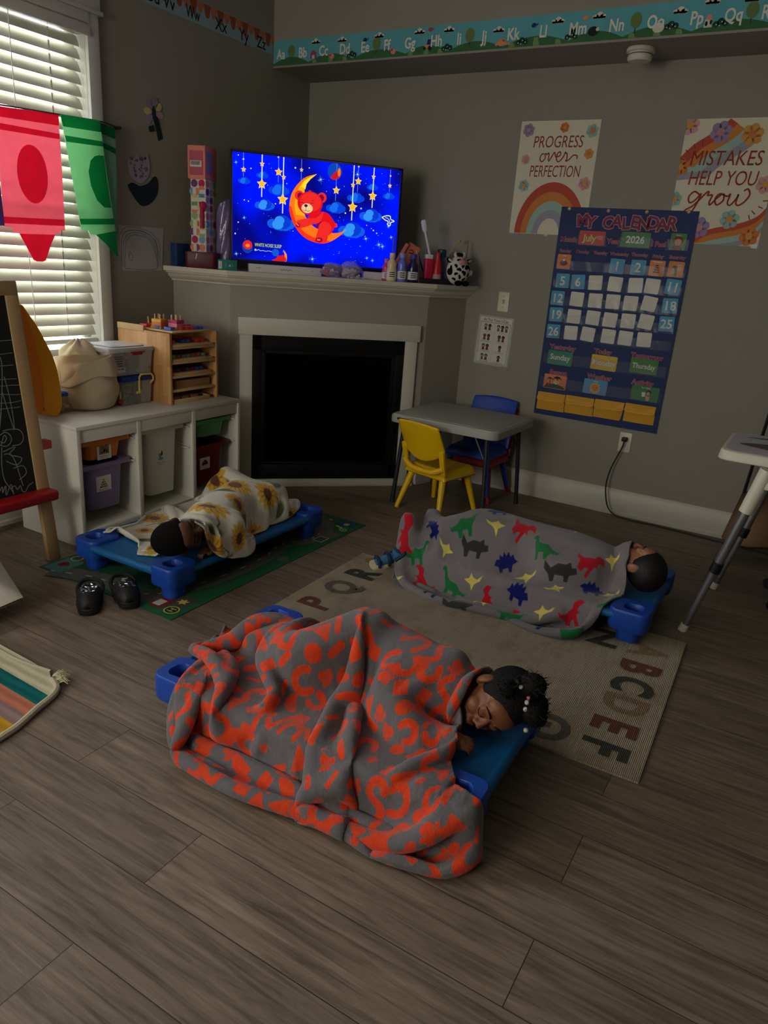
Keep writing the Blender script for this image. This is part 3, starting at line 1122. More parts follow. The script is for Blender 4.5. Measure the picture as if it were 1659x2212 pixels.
t = thing('wooden_tray', 'shallow wooden tray of blocks at the bottom of the puzzle rack', 'tray', (.34, -1.5, ZT))
MB().box((0, 0, .004), (.17, .25, .008)).box((.085, 0, .011), (.006, .25, .022)).box((-.085, 0, .011), (.006, .25, .022)).box((0, .125, .011), (.17, .006, .022)).box((0, -.125, .011), (.17, .006, .022)).build('tray_body', PINE, t, bevel=.001)
mb = MB()
for y in (-.08, -.02, .05):
    mb.box((.03, y, .018), (.05, .05, .02))
mb.build('wooden_block', WOOD, t, bevel=.002)


def peg_toy(label, loc, ca, cb, rz):
    t = thing('peg_toy', label, 'toy', loc, rz, group='peg stackers on the rack')
    MB().box((0, 0, .006), (.062, .062, .012)).build('base', WOOD, t, bevel=.001)
    MB().box((0, 0, .022), (.056, .056, .02)).build('lower_block', cb, t, bevel=.002)
    MB().box((0, 0, .04), (.056, .056, .016)).build('upper_block', ca, t, bevel=.002)
    for x, y in ((-.015, -.015), (.015, -.015), (-.015, .015), (.015, .015)):
        MB().cyl((x, y, .048), (x, y, .072), .0038, n=8).build('peg', PINE, t)


peg_toy('yellow and orange block stacker with four pegs on the puzzle rack', (.28, -1.575, .92), mat('mustard_paint', (226, 170, 60), .5), mat('amber_paint', (214, 120, 52), .5), .2)
peg_toy('pink and magenta block stacker with four pegs on the puzzle rack', (.35, -1.53, .92), mat('magenta_paint', (176, 50, 104), .5), mat('rose_paint', (206, 124, 140), .5), .1)
tag(MB().cyl((.17, -1.545, .92), (.168, -1.547, .968), .004, n=8).cyl((.17, -1.545, .92), (.17, -1.545, .926), .02, n=12).build('wooden_peg', PINE), 'single upright wooden peg on the rear of the puzzle rack', 'peg')

# ------------------------------------------------------------------ easel
ea = thing('easel', 'wooden children\'s easel with a scribbled chalkboard at the left edge', 'easel', (0, 0, 0))
EW = mat('easel_pine', (184, 152, 108), .55, .3, var=.1, scale=15)
sl = (.398 - .542) / 1.15                                        # lean of the front frame


def ex(z):
    return .542 + sl * z


def front_post(y):
    mb = MB()
    vs = [(ex(z) + dx, yy, z) for z in (0, 1.148) for dx in (-.024, 0) for yy in (y - .028, y + .028)]
    mb.add(vs, [(0, 1, 3, 2), (4, 6, 7, 5), (0, 4, 5, 1), (2, 3, 7, 6), (0, 2, 6, 4), (1, 5, 7, 3)])
    return mb.build('leg', EW, ea, bevel=.004)


front_post(-2.446)
front_post(-3.0)
for y in (-2.446, -3.0):
    mb = MB()
    vs = [(x + dx, yy, z) for x, z in ((.10, 0), (.372, 1.14)) for dx in (-.022, 0) for yy in (y - .026, y + .026)]
    mb.add(vs, [(0, 1, 3, 2), (4, 6, 7, 5), (0, 4, 5, 1), (2, 3, 7, 6), (0, 2, 6, 4), (1, 5, 7, 3)])
    mb.build('leg', EW, ea, bevel=.004)
Te = M.Translation(V((.542, 0, 0))) @ M(((0, sl / math.hypot(sl, 1), 1 / math.hypot(sl, 1), 0), (1, 0, 0, 0), (0, 1 / math.hypot(sl, 1), -sl / math.hypot(sl, 1), 0), (0, 0, 0, 1)))
mb = MB().prism([(-3.0, 1.1), (-2.42, 1.1), (-2.42, 1.155), (-3.0, 1.155)], -.022, .001, 0, Te)
mb.build('top_bar', EW, ea, bevel=.003)
bd = MB().prism([(-2.974, .31), (-2.474, .31), (-2.474, 1.10), (-2.974, 1.10)], -.016, -.006, 0, Te).build('chalkboard', mat('black_chalkboard', (30, 32, 32), .7, .3, var=.35, scale=7), ea)
CH = mat('white_chalk', (148, 150, 146), .95, .1, var=.3, scale=60)
strokes = [
    [(-2.56, .928), (-2.503, .93), (-2.468, .93)], [(-2.56, .876), (-2.507, .88), (-2.482, .881)], [(-2.56, .834), (-2.516, .834), (-2.486, .834)], [(-2.6, .782), (-2.516, .781), (-2.483, .779)],
    [(-2.6, .756), (-2.515, .756), (-2.476, .753)], [(-2.6, .732), (-2.527, .721), (-2.492, .717), (-2.477, .717)], [(-2.6, .694), (-2.523, .688), (-2.478, .692)], [(-2.6, .67), (-2.537, .667), (-2.486, .667)],
    [(-2.536, .869), (-2.535, .833), (-2.553, .735), (-2.585, .606), (-2.62, .5)], [(-2.533, .792), (-2.527, .732), (-2.524, .653), (-2.527, .583)], [(-2.553, .74), (-2.545, .679), (-2.53, .579)],
    [(-2.578, .582), (-2.547, .584), (-2.508, .576), (-2.495, .545), (-2.513, .519), (-2.549, .518)], [(-2.595, .566), (-2.569, .576), (-2.549, .558), (-2.551, .535), (-2.574, .52), (-2.602, .53)],
    [(-2.595, .528), (-2.576, .563), (-2.568, .552), (-2.581, .535), (-2.595, .542)], [(-2.593, .5), (-2.561, .508), (-2.538, .509), (-2.566, .485), (-2.518, .462), (-2.544, .438), (-2.585, .461)],
    [(-2.561, .427), (-2.519, .429), (-2.509, .397), (-2.545, .375)], [(-2.59, .49), (-2.563, .485), (-2.547, .448), (-2.539, .394), (-2.532, .348)], [(-2.594, .519), (-2.607, .446), (-2.606, .388), (-2.586, .346), (-2.577, .322)],
    [(-2.637, .343), (-2.621, .363), (-2.623, .339), (-2.606, .364), (-2.61, .327), (-2.583, .364), (-2.579, .329)], [(-2.586, .346), (-2.569, .356), (-2.559, .339), (-2.544, .351), (-2.54, .328), (-2.526, .322), (-2.509, .343), (-2.485, .353)]]
mb = MB()
for i, s_ in enumerate(strokes):
    mb.ribbon(s_, .0035 if i > 7 else .0024, -.0052, 0, 6, Te)
mb.build('chalk_drawing', CH, bd, smooth=0)
RD = mat('red_tray_plastic', (176, 10, 24), .4, .5, var=.04)
mb = MB()
Tt = M(((0, 0, 1, 0), (0, 1, 0, 0), (1, 0, 0, 0), (0, 0, 0, 1)))
for a, b in ((-3.04, -2.425),):
    vs = [(ex(.3) + dx, y, z) for y in (a, b) for dx, z in ((0, .318), (.062, .318), (.07, .31), (.066, .28), (.05, .27), (0, .275))]
    mb.add(vs, [tuple(range(5, -1, -1)), tuple(range(6, 12))] + [(i, (i + 1) % 6, 6 + (i + 1) % 6, 6 + i) for i in range(6)])
mb.build('chalk_tray', RD, ea, bevel=.005, seg=3)
MB().bb((.4, -3.02, .462), (.45, -2.352, .50)).build('rear_tray', RD, ea, bevel=.006)

# ------------------------------------------------------------------ sleeping cots
CB = mat('blue_cot_plastic', (24, 72, 168), .42, .45, var=.04, bump=.05, bscale=400)
CF = mat('blue_cot_mesh', (8, 92, 150), .55, .4, var=.06, scale=30, bump=.12, bscale=900)
CL, CW, CH_ = 1.02, .575, .144


def corner_bm(sx, sy):
    """moulded corner: rounded block with a cup well, stepped foot below"""
    mb = MB()
    ax, ay = .150, .130
    ox, oy = sx * (CL / 2 - ax / 2), sy * (CW / 2 - ay / 2)
    hx, hy = ox + sx * .008, oy + sy * .004
    hr = .037
    n = 40
    out = rrect(ax, ay, .034, 12)

    def at(a):
        d = (math.cos(a), math.sin(a))
        best = max(out, key=lambda p: (p[0] * d[0] + p[1] * d[1]) / math.hypot(*p))
        return best
    O = [(ox + p[0], oy + p[1]) for p in out]
    n = len(O)
    I = []
    for p in O:
        a = math.atan2(p[1] - hy, p[0] - hx)
        I.append((hx + hr * math.cos(a), hy + hr * math.sin(a)))
    S = [((p[0] - ox) * .95 + ox, (p[1] - oy) * .95 + oy) for p in O]
    S3 = [((p[0] - ox) * .985 + ox, (p[1] - oy) * .985 + oy) for p in O]
    L = [[(x, y, .062) for x, y in S], [(x, y, .07) for x, y in O], [(x, y, CH_ - .01) for x, y in O], [(x, y, CH_ - .003) for x, y in S3], [(x, y, CH_) for x, y in S], [(x, y, CH_) for x, y in [((a - hx) * 1.06 + hx, (b - hy) * 1.06 + hy) for a, b in I]], [(x, y, CH_ - .004) for x, y in I], [(x, y, .072) for x, y in [((a - hx) * .93 + hx, (b - hy) * .93 + hy) for a, b in I]]]
    vs = [p for l in L for p in l]
    fs = [(i * n + j, i * n + (j + 1) % n, (i + 1) * n + (j + 1) % n, (i + 1) * n + j) for i in range(len(L) - 1) for j in range(n)]
    fs += [tuple(range(n - 1, -1, -1)), tuple((len(L) - 1) * n + j for j in range(n))]
    mb.add(vs, fs)
    lx, ly = ox + sx * .004, oy + sy * .002
    mb.prism(rrect(.088, .074, .028, 5, lx, ly), .014, .066)
    mb.prism(rrect(.076, .062, .024, 5, lx, ly), 0, .02)
    return mb


def make_cot(label):
    t = thing('sleeping_cot', label, 'cot', (0, 0, 0))

    def sheet(u, v):
        x = (u - .5) * (CL - .03)
        y = (v - .5) * (CW - .03)
        z = .128 - .010 * math.sin(PI * u) * math.sin(PI * v)
        return (x, y, z)
    mb = MB()
    nx, ny = 41, 25
    vs = [sheet(i / (nx - 1), j / (ny - 1)) for j in range(ny) for i in range(nx)]
    fs = []
    for j in range(ny - 1):
        for i in range(nx - 1):
            cx, cy = abs((i + .5) / (nx - 1) - .5) * (CL - .03), abs((j + .5) / (ny - 1) - .5) * (CW - .03)
            if cx > CL / 2 - .125 and cy > CW / 2 - .105:
                continue
            fs.append((j * nx + i, j * nx + i + 1, (j + 1) * nx + i + 1, (j + 1) * nx + i))
    mb.add(vs, fs)
    for s in (-1, 1):                                         # mesh wrapped round the side and end tubes
        mb.tube([(-CL / 2 + .11, s * (CW / 2 - .018), .113), (CL / 2 - .11, s * (CW / 2 - .018), .113)], .0165, 14)
        mb.tube([(s * (CL / 2 - .018), -CW / 2 + .09, .113), (s * (CL / 2 - .018), CW / 2 - .09, .113)], .0165, 14)
    mb.build('bed_mesh', CF, t, smooth=50)
    for sx in (-1, 1):
        for sy in (-1, 1):
            corner_bm(sx, sy).build('corner_leg', CB, t, smooth=45)
    return t


cot_a = make_cot('blue cot on the road play mat, under the child in the sunflower blanket')
cot_a.location = (.964, -1.945, 0)
cot_a.rotation_euler = (0, 0, PI / 2)
cot_b = dup(cot_a, 'nearest blue cot, partly covered by the grey and orange blanket', (2.228, -2.69, 0), .02)
cot_c = dup(cot_a, 'blue cot at the back edge of the alphabet rug, under the dinosaur blanket', (2.352, -1.362, 0), 0)

# ------------------------------------------------------------------ children's table and chairs
TG = mat('grey_table_plastic', (172, 172, 164), .5, .4, var=.03, bump=.1, bscale=500)
DK = mat('dark_grey_metal', (38, 41, 48), .4, .5, var=.08)
tbl = thing('folding_table', 'small light grey children\'s folding table with dark legs by the fireplace', 'table', (1.522, -.482, 0), -.015)
TW, TD = .655, .575
mb = MB().prism(rrect(TW, TD, .05, 6), .478, .516, inset=-.0).prism(rrect(TW - .012, TD - .012, .048, 6), .516, .524, inset=.02)
mb.prism(rrect(TW - .075, TD - .075, .03, 5), .524, .5255)
mb.build('table_top', TG, tbl, bevel=.004, seg=3)
MB().prism(rrect(.075, .012, .005, 3), 0, .003, 0, M.Translation(V((-TW / 2 + .095, -TD / 2 - .0005, .503))) @ rot('X', PI / 2).to_4x4()).build('handle_slot', mat('black_slot', (14, 16, 22), .6), tbl)
for sx in (-1, 1):
    for sy in (-1, 1):
        x, y = sx * (TW / 2 - .075), sy * (TD / 2 - .06)
        mb = MB().tube([(x, y, .475), (x + sx * .03, y + sy * .02, .05), (x + sx * .033, y + sy * .022, 0)], [.0125, .0125, .0145], 10)
        mb.tube([(x - sx * .07, y, .47), (x + sx * .012, y + sy * .008, .33)], .006, 8)
        mb.build('leg', DK, tbl)


def make_chair(name, label, m, seat_h=.27):
    """moulded child's chair facing local +y"""
    t = thing(name, label, 'chair', (0, 0, 0))
    hw = .15
    # seat shell with rolled edge
    def seat(u, v):
        x, y = (u - .5) * 2 * hw, -.14 + .29 * v
        e = max(abs(u - .5) * 2, abs(v - .5) * 2)
        z = seat_h - .012 * math.cos((u - .5) * PI) * math.sin(PI * v) - .055 * max(0, (e - .84) / .16) ** 1.5
        return (x * (1 - .06 * v), y, z)
    MB().grid(20, 20, seat).build('seat', m, t, solid=.008, sub=1)
    H = .25

    def back(u, v):
        w = hw * (1.0 - .04 * v)
        x = (u - .5) * 2 * w
        y = -.15 - .075 * v + .03 * (1 - (2 * u - 1) ** 2) * -.6
        lower = .105 - .065 * (1 - (2 * u - 1) ** 2)             # belly of the panel
        z = seat_h + lower + (H - lower) * v + .012 * (1 - (2 * u - 1) ** 2) * v
        return (x, y, z)
    mb = MB().grid(20, 14, back)
    o = mb.build('backrest', m, t, solid=.014, sub=1)
    mb = MB()
    for s in (-1, 1):                                         # uprights and the band under the slot
        mb.box((s * (hw - .016), -.152, seat_h + .045), (.034, .018, .15), 0, rot('X', .25))
    mb.tube(smooth_pts([(-hw + .01, -.15, seat_h + .02), (-.07, -.165, seat_h - .012), (.07, -.165, seat_h - .012), (hw - .01, -.15, seat_h + .02)], 5), .017, 8)
    mb.build('back_support', m, t, bevel=.004)
    for sx in (-1, 1):
        for sy, y0, y1 in ((1, .09, .15), (-1, -.10, -.175)):
            x0, x1 = sx * .105, sx * .155
            d = V((x1 - x0, y1 - y0, -seat_h + .02)).normalized()
            mb = MB().tube([(x0, y0, seat_h - .02), (x1, y1, 0)], [.021, .013], 10)
            mb.build('leg', m, t, smooth=60)
    return t


YP = mat('yellow_chair_plastic', (236, 190, 14), .4, .45, var=.03)
BP = mat('blue_chair_plastic', (24, 66, 170), .4, .45, var=.03)
RP = mat('red_chair_plastic', (160, 16, 40), .4, .45, var=.03)
yc = make_chair('child_chair', 'yellow plastic child\'s chair pushed under the near side of the grey table', YP)
yc.location, yc.rotation_euler = (1.49, -.655, 0), (0, 0, -.24)
rc = make_chair('child_chair', 'red plastic child\'s chair under the blue one, at the wall side of the grey table', RP)
rc.location, rc.rotation_euler = (1.53, -.225, 0), (0, 0, PI)
bc = make_chair('child_chair', 'blue plastic child\'s chair stacked on the red one by the wall', BP)
bc.location, bc.rotation_euler = (1.53, -.262, .05), (0, 0, PI)

# ------------------------------------------------------------------ high chair and the things by the right edge
hc = thing('high_chair', 'high chair with a white tray and grey tubular legs at the right edge', 'high chair', (0, 0, 0))
HG = mat('grey_satin_tube', (132, 134, 136), .32, .5, .7, var=.05)
HW = mat('cream_tray_plastic', (210, 205, 186), .4, .45, var=.02)
mb = MB().prism(rrect(.42, .46, .05, 6, 3.145, -1.07), .70, .738, inset=.03)
hctray = mb.build('tray', HW, hc, bevel=.006, seg=3)
k = MB().prism(rrect(.38, .42, .04, 6, 3.145, -1.07), .7385, .7395)
PIC = [mat('tray_mat_white', (196, 192, 196), .5), mat('tray_mat_grey', (78, 84, 80), .5), mat('tray_mat_red', (150, 70, 66), .5)]
k.flat(smooth_pts([(3.0, -.96), (3.1, -.91), (3.3, -.9), (3.3, -1.0), (3.18, -.985), (3.08, -.95)], 4, True), .74, 1)
k.flat(smooth_pts([(2.99, -1.12), (3.06, -1.06), (3.2, -1.04), (3.33, -1.05), (3.33, -1.15), (3.2, -1.12), (3.1, -1.15)], 4, True), .74, 1)
k.flat(smooth_pts([(3.0, -1.13), (3.1, -1.165), (3.2, -1.15), (3.12, -1.14)], 4, True), .7403, 2)
k.build('tray_picture_mat', PIC, hctray, smooth=0)
for y, xf in ((-1.35, 2.96), (-.8, 3.004)):
    mb = MB().tube([(xf, y, .012), (xf + .062, y + .004, .28)], .0135, 14)
    lg = mb.tube([(xf + .066, y + .004, .30), (xf + .14, y + .01, .62)], .0165, 14).build('leg', HG, hc)
    MB().tube([(xf - .004, y, 0), (xf + .003, y, .03)], [.019, .0165], 14).build('foot_cap', HW, lg)
    MB().tube([(xf + .06, y + .004, .272), (xf + .07, y + .004, .315)], .0215, 12).build('height_collar', mat('black_collar', (18, 18, 20), .4), lg)
    MB().tube([(xf + .118, y + .008, .53), (xf + .158, y + .012, .70)], [.025, .028], 14).build('upper_sleeve', HW, lg)
for y in (-1.35, -.8):
    MB().tube([(3.62, y, .0), (3.42, y, .62)], .0165, 14).build('leg', HG, hc)
mb = MB().prism(rrect(.34, .34, .06, 6, 3.42, -1.07), .56, .6)
mb.add([(3.56 + .1 * v, -1.23 + .32 * u, .6 + .4 * v) for v in (0, 1) for u in (0, 1)] + [(3.6 + .1 * v, -1.23 + .32 * u, .6 + .4 * v) for v in (0, 1) for u in (0, 1)], [(0, 1, 3, 2), (4, 6, 7, 5), (0, 4, 5, 1), (2, 3, 7, 6), (0, 2, 6, 4), (1, 5, 7, 3)])
mb.build('seat', HW, hc, bevel=.01)
mb = MB().bb((3.09, -1.36, .63), (3.6, -1.34, .66)).bb((3.09, -.81, .63), (3.6, -.79, .66)).bb((3.3, -1.35, .58), (3.34, -.79, .61))
mb.build('side_rail', HW, hc, bevel=.004)
fr = thing('wooden_stand', 'brown bentwood board on a thin black metal frame, behind the high chair legs', 'stand', (0, 0, 0))
BW = mat('brown_plywood', (128, 98, 68), .5, .35, var=.12, scale=14)
mb = MB()
vs = [(2.965 + .035 * u + .06 * v, -.40 + .16 * v, .115 + .19 * v + .008 * u) for v in (0, 1) for u in (0, 1)]
mb.add([(2.962, -.33, .10), (3.003, -.385, .095), (3.085, -.385, .10), (3.26, -.33, .12), (3.3, -.1, .29), (3.12, -.12, .30), (3.035, -.10, .305), (3.0, -.08, .30)], [(0, 1, 6, 7), (1, 2, 5, 6), (2, 3, 4, 5)])
mb.build('board', BW, fr, solid=.02, bevel=0, smooth=50)
mb = MB().tube([(2.985, -.07, .0), (2.99, -.09, .14), (3.03, -.11, .72), (3.06, -.12, 1.0)], .0085, 8)
mb.tube([(3.075, -.06, 0), (3.08, -.07, .1), (3.13, -.1, .72), (3.15, -.1, 1.0)], .0065, 8)
mb.tube([(3.06, -.12, 1.0), (3.15, -.1, 1.0)], .0065, 8).tube([(3.0, -.12, .10), (3.4, -.09, .085)], .0075, 8)
mb.build('metal_frame', mat('black_painted_metal', (16, 17, 19), .4, .5), fr)
oc = thing('office_chair_base', 'black wheeled chair base, only two casters showing at the right edge', 'office chair', (3.44, -.74, 0))
BKP = mat('black_plastic', (20, 20, 22), .45, .45)
for i in range(5):
    a = math.radians(148 + 72 * i + 3)
    tip = (math.cos(a) * .245, math.sin(a) * .245, .075)
    lg = MB().tube([(0, 0, .11), tip], [.03, .016], 10).build('base_arm', BKP, oc)
    mb = MB()
    for s in (-1, 1):
        nx, ny = -math.sin(a) * .012 * s, math.cos(a) * .012 * s
        mb.tube([(tip[0] + nx * .3, tip[1] + ny * .3, .027), (tip[0] + nx * 2, tip[1] + ny * 2, .027)], .027, 16)
    mb.build('caster', BKP, lg)
MB().cyl((0, 0, .08), (0, 0, .4), .028, .022, 16).build('gas_column', BKP, oc)
MB().prism(rrect(.44, .42, .1, 6), .4, .46).build('seat', BKP, oc, bevel=.02, seg=3)

# ------------------------------------------------------------------ television
TVA = .8633
R_TV = M(((math.cos(TVA), 0, math.sin(TVA)), (math.sin(TVA), 0, -math.cos(TVA)), (0, 1, 0)))
tv = thing('television', 'flat television on the mantel playing a red teddy bear asleep on a crescent moon', 'television', (.604, -.6943, 1.5467), R=R_TV)
TVB = mat('black_tv_plastic', (14, 14, 17), .35, .5, var=.05)
SW, SH = .9455, .532
mb = MB()
mb.bb((-SW / 2 - .012, -SH / 2 - .022, -.035), (SW / 2 + .012, SH / 2 + .012, -.0015))
for a, b in (((-SW / 2 - .012, SH / 2), (SW / 2 + .012, SH / 2 + .012)), ((-SW / 2 - .012, -SH / 2 - .022), (SW / 2 + .012, -SH / 2)), ((-SW / 2 - .012, -SH / 2), (-SW / 2, SH / 2)), ((SW / 2, -SH / 2), (SW / 2 + .012, SH / 2))):
    mb.bb((a[0], a[1], -.0015), (b[0], b[1], .004))
mb.build('casing', TVB, tv, bevel=.0015)
MB().bb((-.3, -.2, -.075), (.3, .12, -.035)).build('rear_housing', TVB, tv, bevel=.01)
for s in (-1, 1):
    MB().tube([(s * .33, -SH / 2 - .02, -.02), (s * .36, -.3315 + .006, .07)], .008, 8).tube([(s * .33, -SH / 2 - .02, -.02), (s * .36, -.3315 + .006, -.11)], .008, 8).build('foot', TVB, tv)


def screen_bg():
    m = bpy.data.materials.new('screen_night_sky')
    m.use_nodes = True
    nt = m.node_tree
    nt.nodes.remove(nt.nodes['Principled BSDF'])
    e = nt.nodes.new('ShaderNodeEmission')
    tc = nt.nodes.new('ShaderNodeTexCoord')
    nz = nt.nodes.new('ShaderNodeTexNoise')
    nz.inputs['Scale'].default_value = 3.2
    nz.inputs['Detail'].default_value = 1
    nt.links.new(tc.outputs['Object'], nz.inputs[0])
    r = nt.nodes.new('ShaderNodeValToRGB')
    r.color_ramp.elements[0].position = .38
    r.color_ramp.elements[0].color = lin((6, 8, 120)) + (1,)
    r.color_ramp.elements[1].position = .58
    r.color_ramp.elements[1].color = lin((0, 22, 252)) + (1,)
    nt.links.new(nz.outputs['Fac'], r.inputs[0])
    nt.links.new(r.outputs[0], e.inputs[0])
    e.inputs[1].default_value = SCR * 1.15
    nt.links.new(e.outputs[0], nt.nodes['Material Output'].inputs[0])
    return m


SCR = 1.0
GC = {}
gm = [screen_bg()]


def gl(rgb, k=1.0):
    key = (rgb, k)
    if key not in GC:
        GC[key] = len(gm)
        gm.append(glow('screen_%02x%02x%02x' % rgb, rgb, SCR * k))
    return GC[key]


mb = MB()
mb.flat([(-SW / 2, -SH / 2), (SW / 2, -SH / 2), (SW / 2, SH / 2), (-SW / 2, SH / 2)], 0, 0)
C_STR, C_STR2, C_STAR, C_STRIM = gl((225, 232, 250)), gl((90, 130, 235)), gl((255, 190, 40)), gl((255, 226, 150))
C_CL, C_CL2, C_CL3, C_CF = gl((18, 92, 232)), gl((52, 150, 250)), gl((10, 60, 215)), gl((8, 70, 226))


def cloud(x0, x1, y, far=False):
    cx, w = (x0 + x1) / 2, (x1 - x0) / 2
    h = w * .62
    z = .0004 if far else .0010
    a, b, c = (C_CF, gl((24, 110, 240)), C_CF) if far else (C_CL, C_CL2, C_CL3)
    for dx, dy, r, m_, dz in ((-.62, -.15, .42, a, 0), (.58, -.12, .44, a, .0001), (-.25, -.35, .4, a, .0002), (.3, -.38, .4, a, .0002), (.1, .1, .62, c, .0003), (-.25, -.22, .42, b, .0004), (-.12, .28, .36, b, .0004), (.1, .42, .32, a, .0002), (.0, -.45, .35, a, .0001)):
        mb.flat(disc(cx + dx * w, y + dy * h, r * w, r * h * 1.25, 18), z + dz, m_)


for x, y0, far in ((-.416, .15, 1), (-.317, .058, 0), (-.228, .139, 1), (-.201, -.016, 0), (-.102, .12, 1), (.096, .075, 1), (.195, -.02, 0), (.221, .133, 1), (.312, .057, 0), (.41, .151, 1)):
    wd = .0016 if far else .0027
    mb.flat([(x - wd, y0), (x + wd, y0), (x + wd, .266), (x - wd, .266)], .0006 if far else .0016, C_STR2 if far else C_STR)
for x0, x1, y, far in ((-.444, -.379, .13, 1), (-.347, -.282, .167, 1), (-.279, -.167, .102, 1), (-.352, -.246, .02, 0), (-.282, -.132, -.065, 0), (.045, .157, .04, 1), (.164, .264, .102, 1), (.122, .277, -.07, 0), (.276, .341, .166, 1), (.242, .374, .016, 0), (.373, .443, .128, 1)):
    cloud(x0, x1, y, far)
for x, y, R_ in ((-.415, .184, .013), (-.317, .221, .013), (-.317, .122, .025), (-.227, .19, .02), (-.199, .167, .0125), (-.202, .055, .028), (-.102, .213, .01), (.098, .129, .02), (.193, .165, .0125), (.197, .051, .027), (.223, .187, .019), (.311, .219, .012), (.312, .119, .024), (.411, .182, .011)):
    mb.flat(star(x, y, R_ * 1.12, R_ * .56), .0020, C_STRIM)
    mb.flat(star(x, y, R_ * .92, R_ * .43), .0022, C_STAR)
for x, y in ((-.416, .234), (.411, .233), (.221, .262), (-.23, .263)):
    mb.flat(disc(x, y, .005, n=10), .002, gl((240, 190, 210)))
# crescent, lit from yellow tip to red belly
OUT = [(-.015, .201), (-.076, .18), (-.123, .138), (-.155, .085), (-.165, .026), (-.16, -.015), (-.14, -.061), (-.108, -.104), (-.065, -.136), (-.014, -.152), (.033, -.155), (.076, -.142), (.114, -.119), (.145, -.094), (.165, -.069)]
INN = [(.165, -.069), (.14, -.085), (.109, -.093), (.074, -.095), (.04, -.092), (.002, -.081), (-.037, -.06), (-.073, -.018), (-.09, .033), (-.083, .098), (-.078, .136), (-.057, .168), (-.015, .201)]
so, si = smooth_pts(OUT, 3), smooth_pts(INN, 3)
mb.flat(so + si[1:-1], .0026, gl((255, 120, 26)))
so2 = [(x * .9 + .012, y * .9 + .004) for x, y in OUT]
mb.flat(smooth_pts([OUT[0]] + [(o_[0] * .6 + i_[0] * .4, o_[1] * .6 + i_[1] * .4) for o_, i_ in zip(OUT[1:6], INN[::-1][1:6])], 3) + smooth_pts(INN, 3)[-16:-1], .0028, gl((255, 176, 20)))
mb.flat([(-.015, .201), (-.05, .183), (-.085, .158), (-.1, .13), (-.078, .118), (-.072, .145), (-.05, .172)], .003, gl((255, 232, 40)))
mb.flat(smooth_pts([(-.165, .026), (-.16, -.015), (-.14, -.061), (-.108, -.104), (-.065, -.136), (-.014, -.152), (.033, -.155), (.076, -.142), (.05, -.137), (.0, -.13), (-.06, -.112), (-.105, -.075), (-.135, -.03), (-.15, .015)], 3, True), .0029, gl((250, 56, 20)))
BR, BR2, BR3 = gl((228, 18, 30)), gl((244, 44, 40)), gl((176, 8, 34))
for (x, y) in ((-.11, .083), (.018, .084)):
    mb.flat(disc(x, y, .026), .0032, BR2)
    mb.flat(disc(x + (.004 if x < 0 else -.004), y - .002, .015, .018), .0034, gl((120, 8, 60)))
BODY = [(-.06, -.02), (-.019, -.006), (.015, .012), (.058, .004), (.086, -.025), (.099, -.045), (.093, -.074), (.074, -.101), (.062, -.112), (.05, -.14), (.018, -.153), (-.012, -.147), (-.008, -.125), (.003, -.081), (-.01, -.06), (-.05, -.03)]
mb.flat(smooth_pts(BODY, 4, True), .0034, BR)
mb.flat(disc(.101, -.053, .012), .0033, BR2)
mb.flat(smooth_pts([(.006, -.06), (.03, -.04), (.062, -.045), (.08, -.07), (.07, -.1), (.052, -.125), (.035, -.148), (.0, -.15), (-.004, -.128), (.004, -.1)], 4, True), .0036, BR2)
mb.flat(disc(.012, -.137, .02, .013), .0037, BR3)
mb.flat(smooth_pts([(.0, -.04), (.02, -.045), (.004, -.075), (-.01, -.07)], 4, True), .0035, gl((110, 6, 90)))
mb.flat(smooth_pts([(.03, .012), (-.012, -.022), (-.069, -.031), (-.117, -.047), (-.127, -.067), (-.113, -.085), (-.079, -.078), (-.03, -.058), (.012, -.042)], 4, True), .0040, BR2)
mb.flat(disc(-.113, -.07, .013, .011), .0041, BR3)
for i in range(3):
    mb.flat(disc(-.123 + .006 * i, -.062 - .004 * i, .0018, .004, 8), .0043, gl((255, 200, 160)))
    mb.flat(disc(.002 + .006 * i, -.137, .0018, .004, 8), .0043, gl((255, 200, 160)))
mb.flat(disc(-.049, .048, .071, .061, 30), .0044, BR)
mb.flat(disc(-.045, .056, .06, .048, 30), .0045, BR2)
mb.flat(disc(-.065, .022, .032, .025, 24), .0047, gl((255, 206, 150)))
mb.flat(disc(-.072, .035, .010, .0075, 16), .0049, gl((60, 20, 70)))
EYE = gl((70, 6, 20))
for P in ([(-.104, .046), (-.095, .052), (-.086, .046)], [(-.048, .044), (-.036, .052), (-.026, .047)], [(-.072, .03), (-.0715, .012)], [(-.09, .012), (-.078, .008), (-.0715, .012), (-.06, .006), (-.05, .012)], [(-.1, .063), (-.09, .066)], [(-.04, .064), (-.028, .062)]):
    mb.ribbon(P, .0022, .0050, EYE)
mb.flat([(-.056, .106), (-.06, .117), (-.052, .111), (-.048, .118), (-.044, .107)], .0044, BR2)
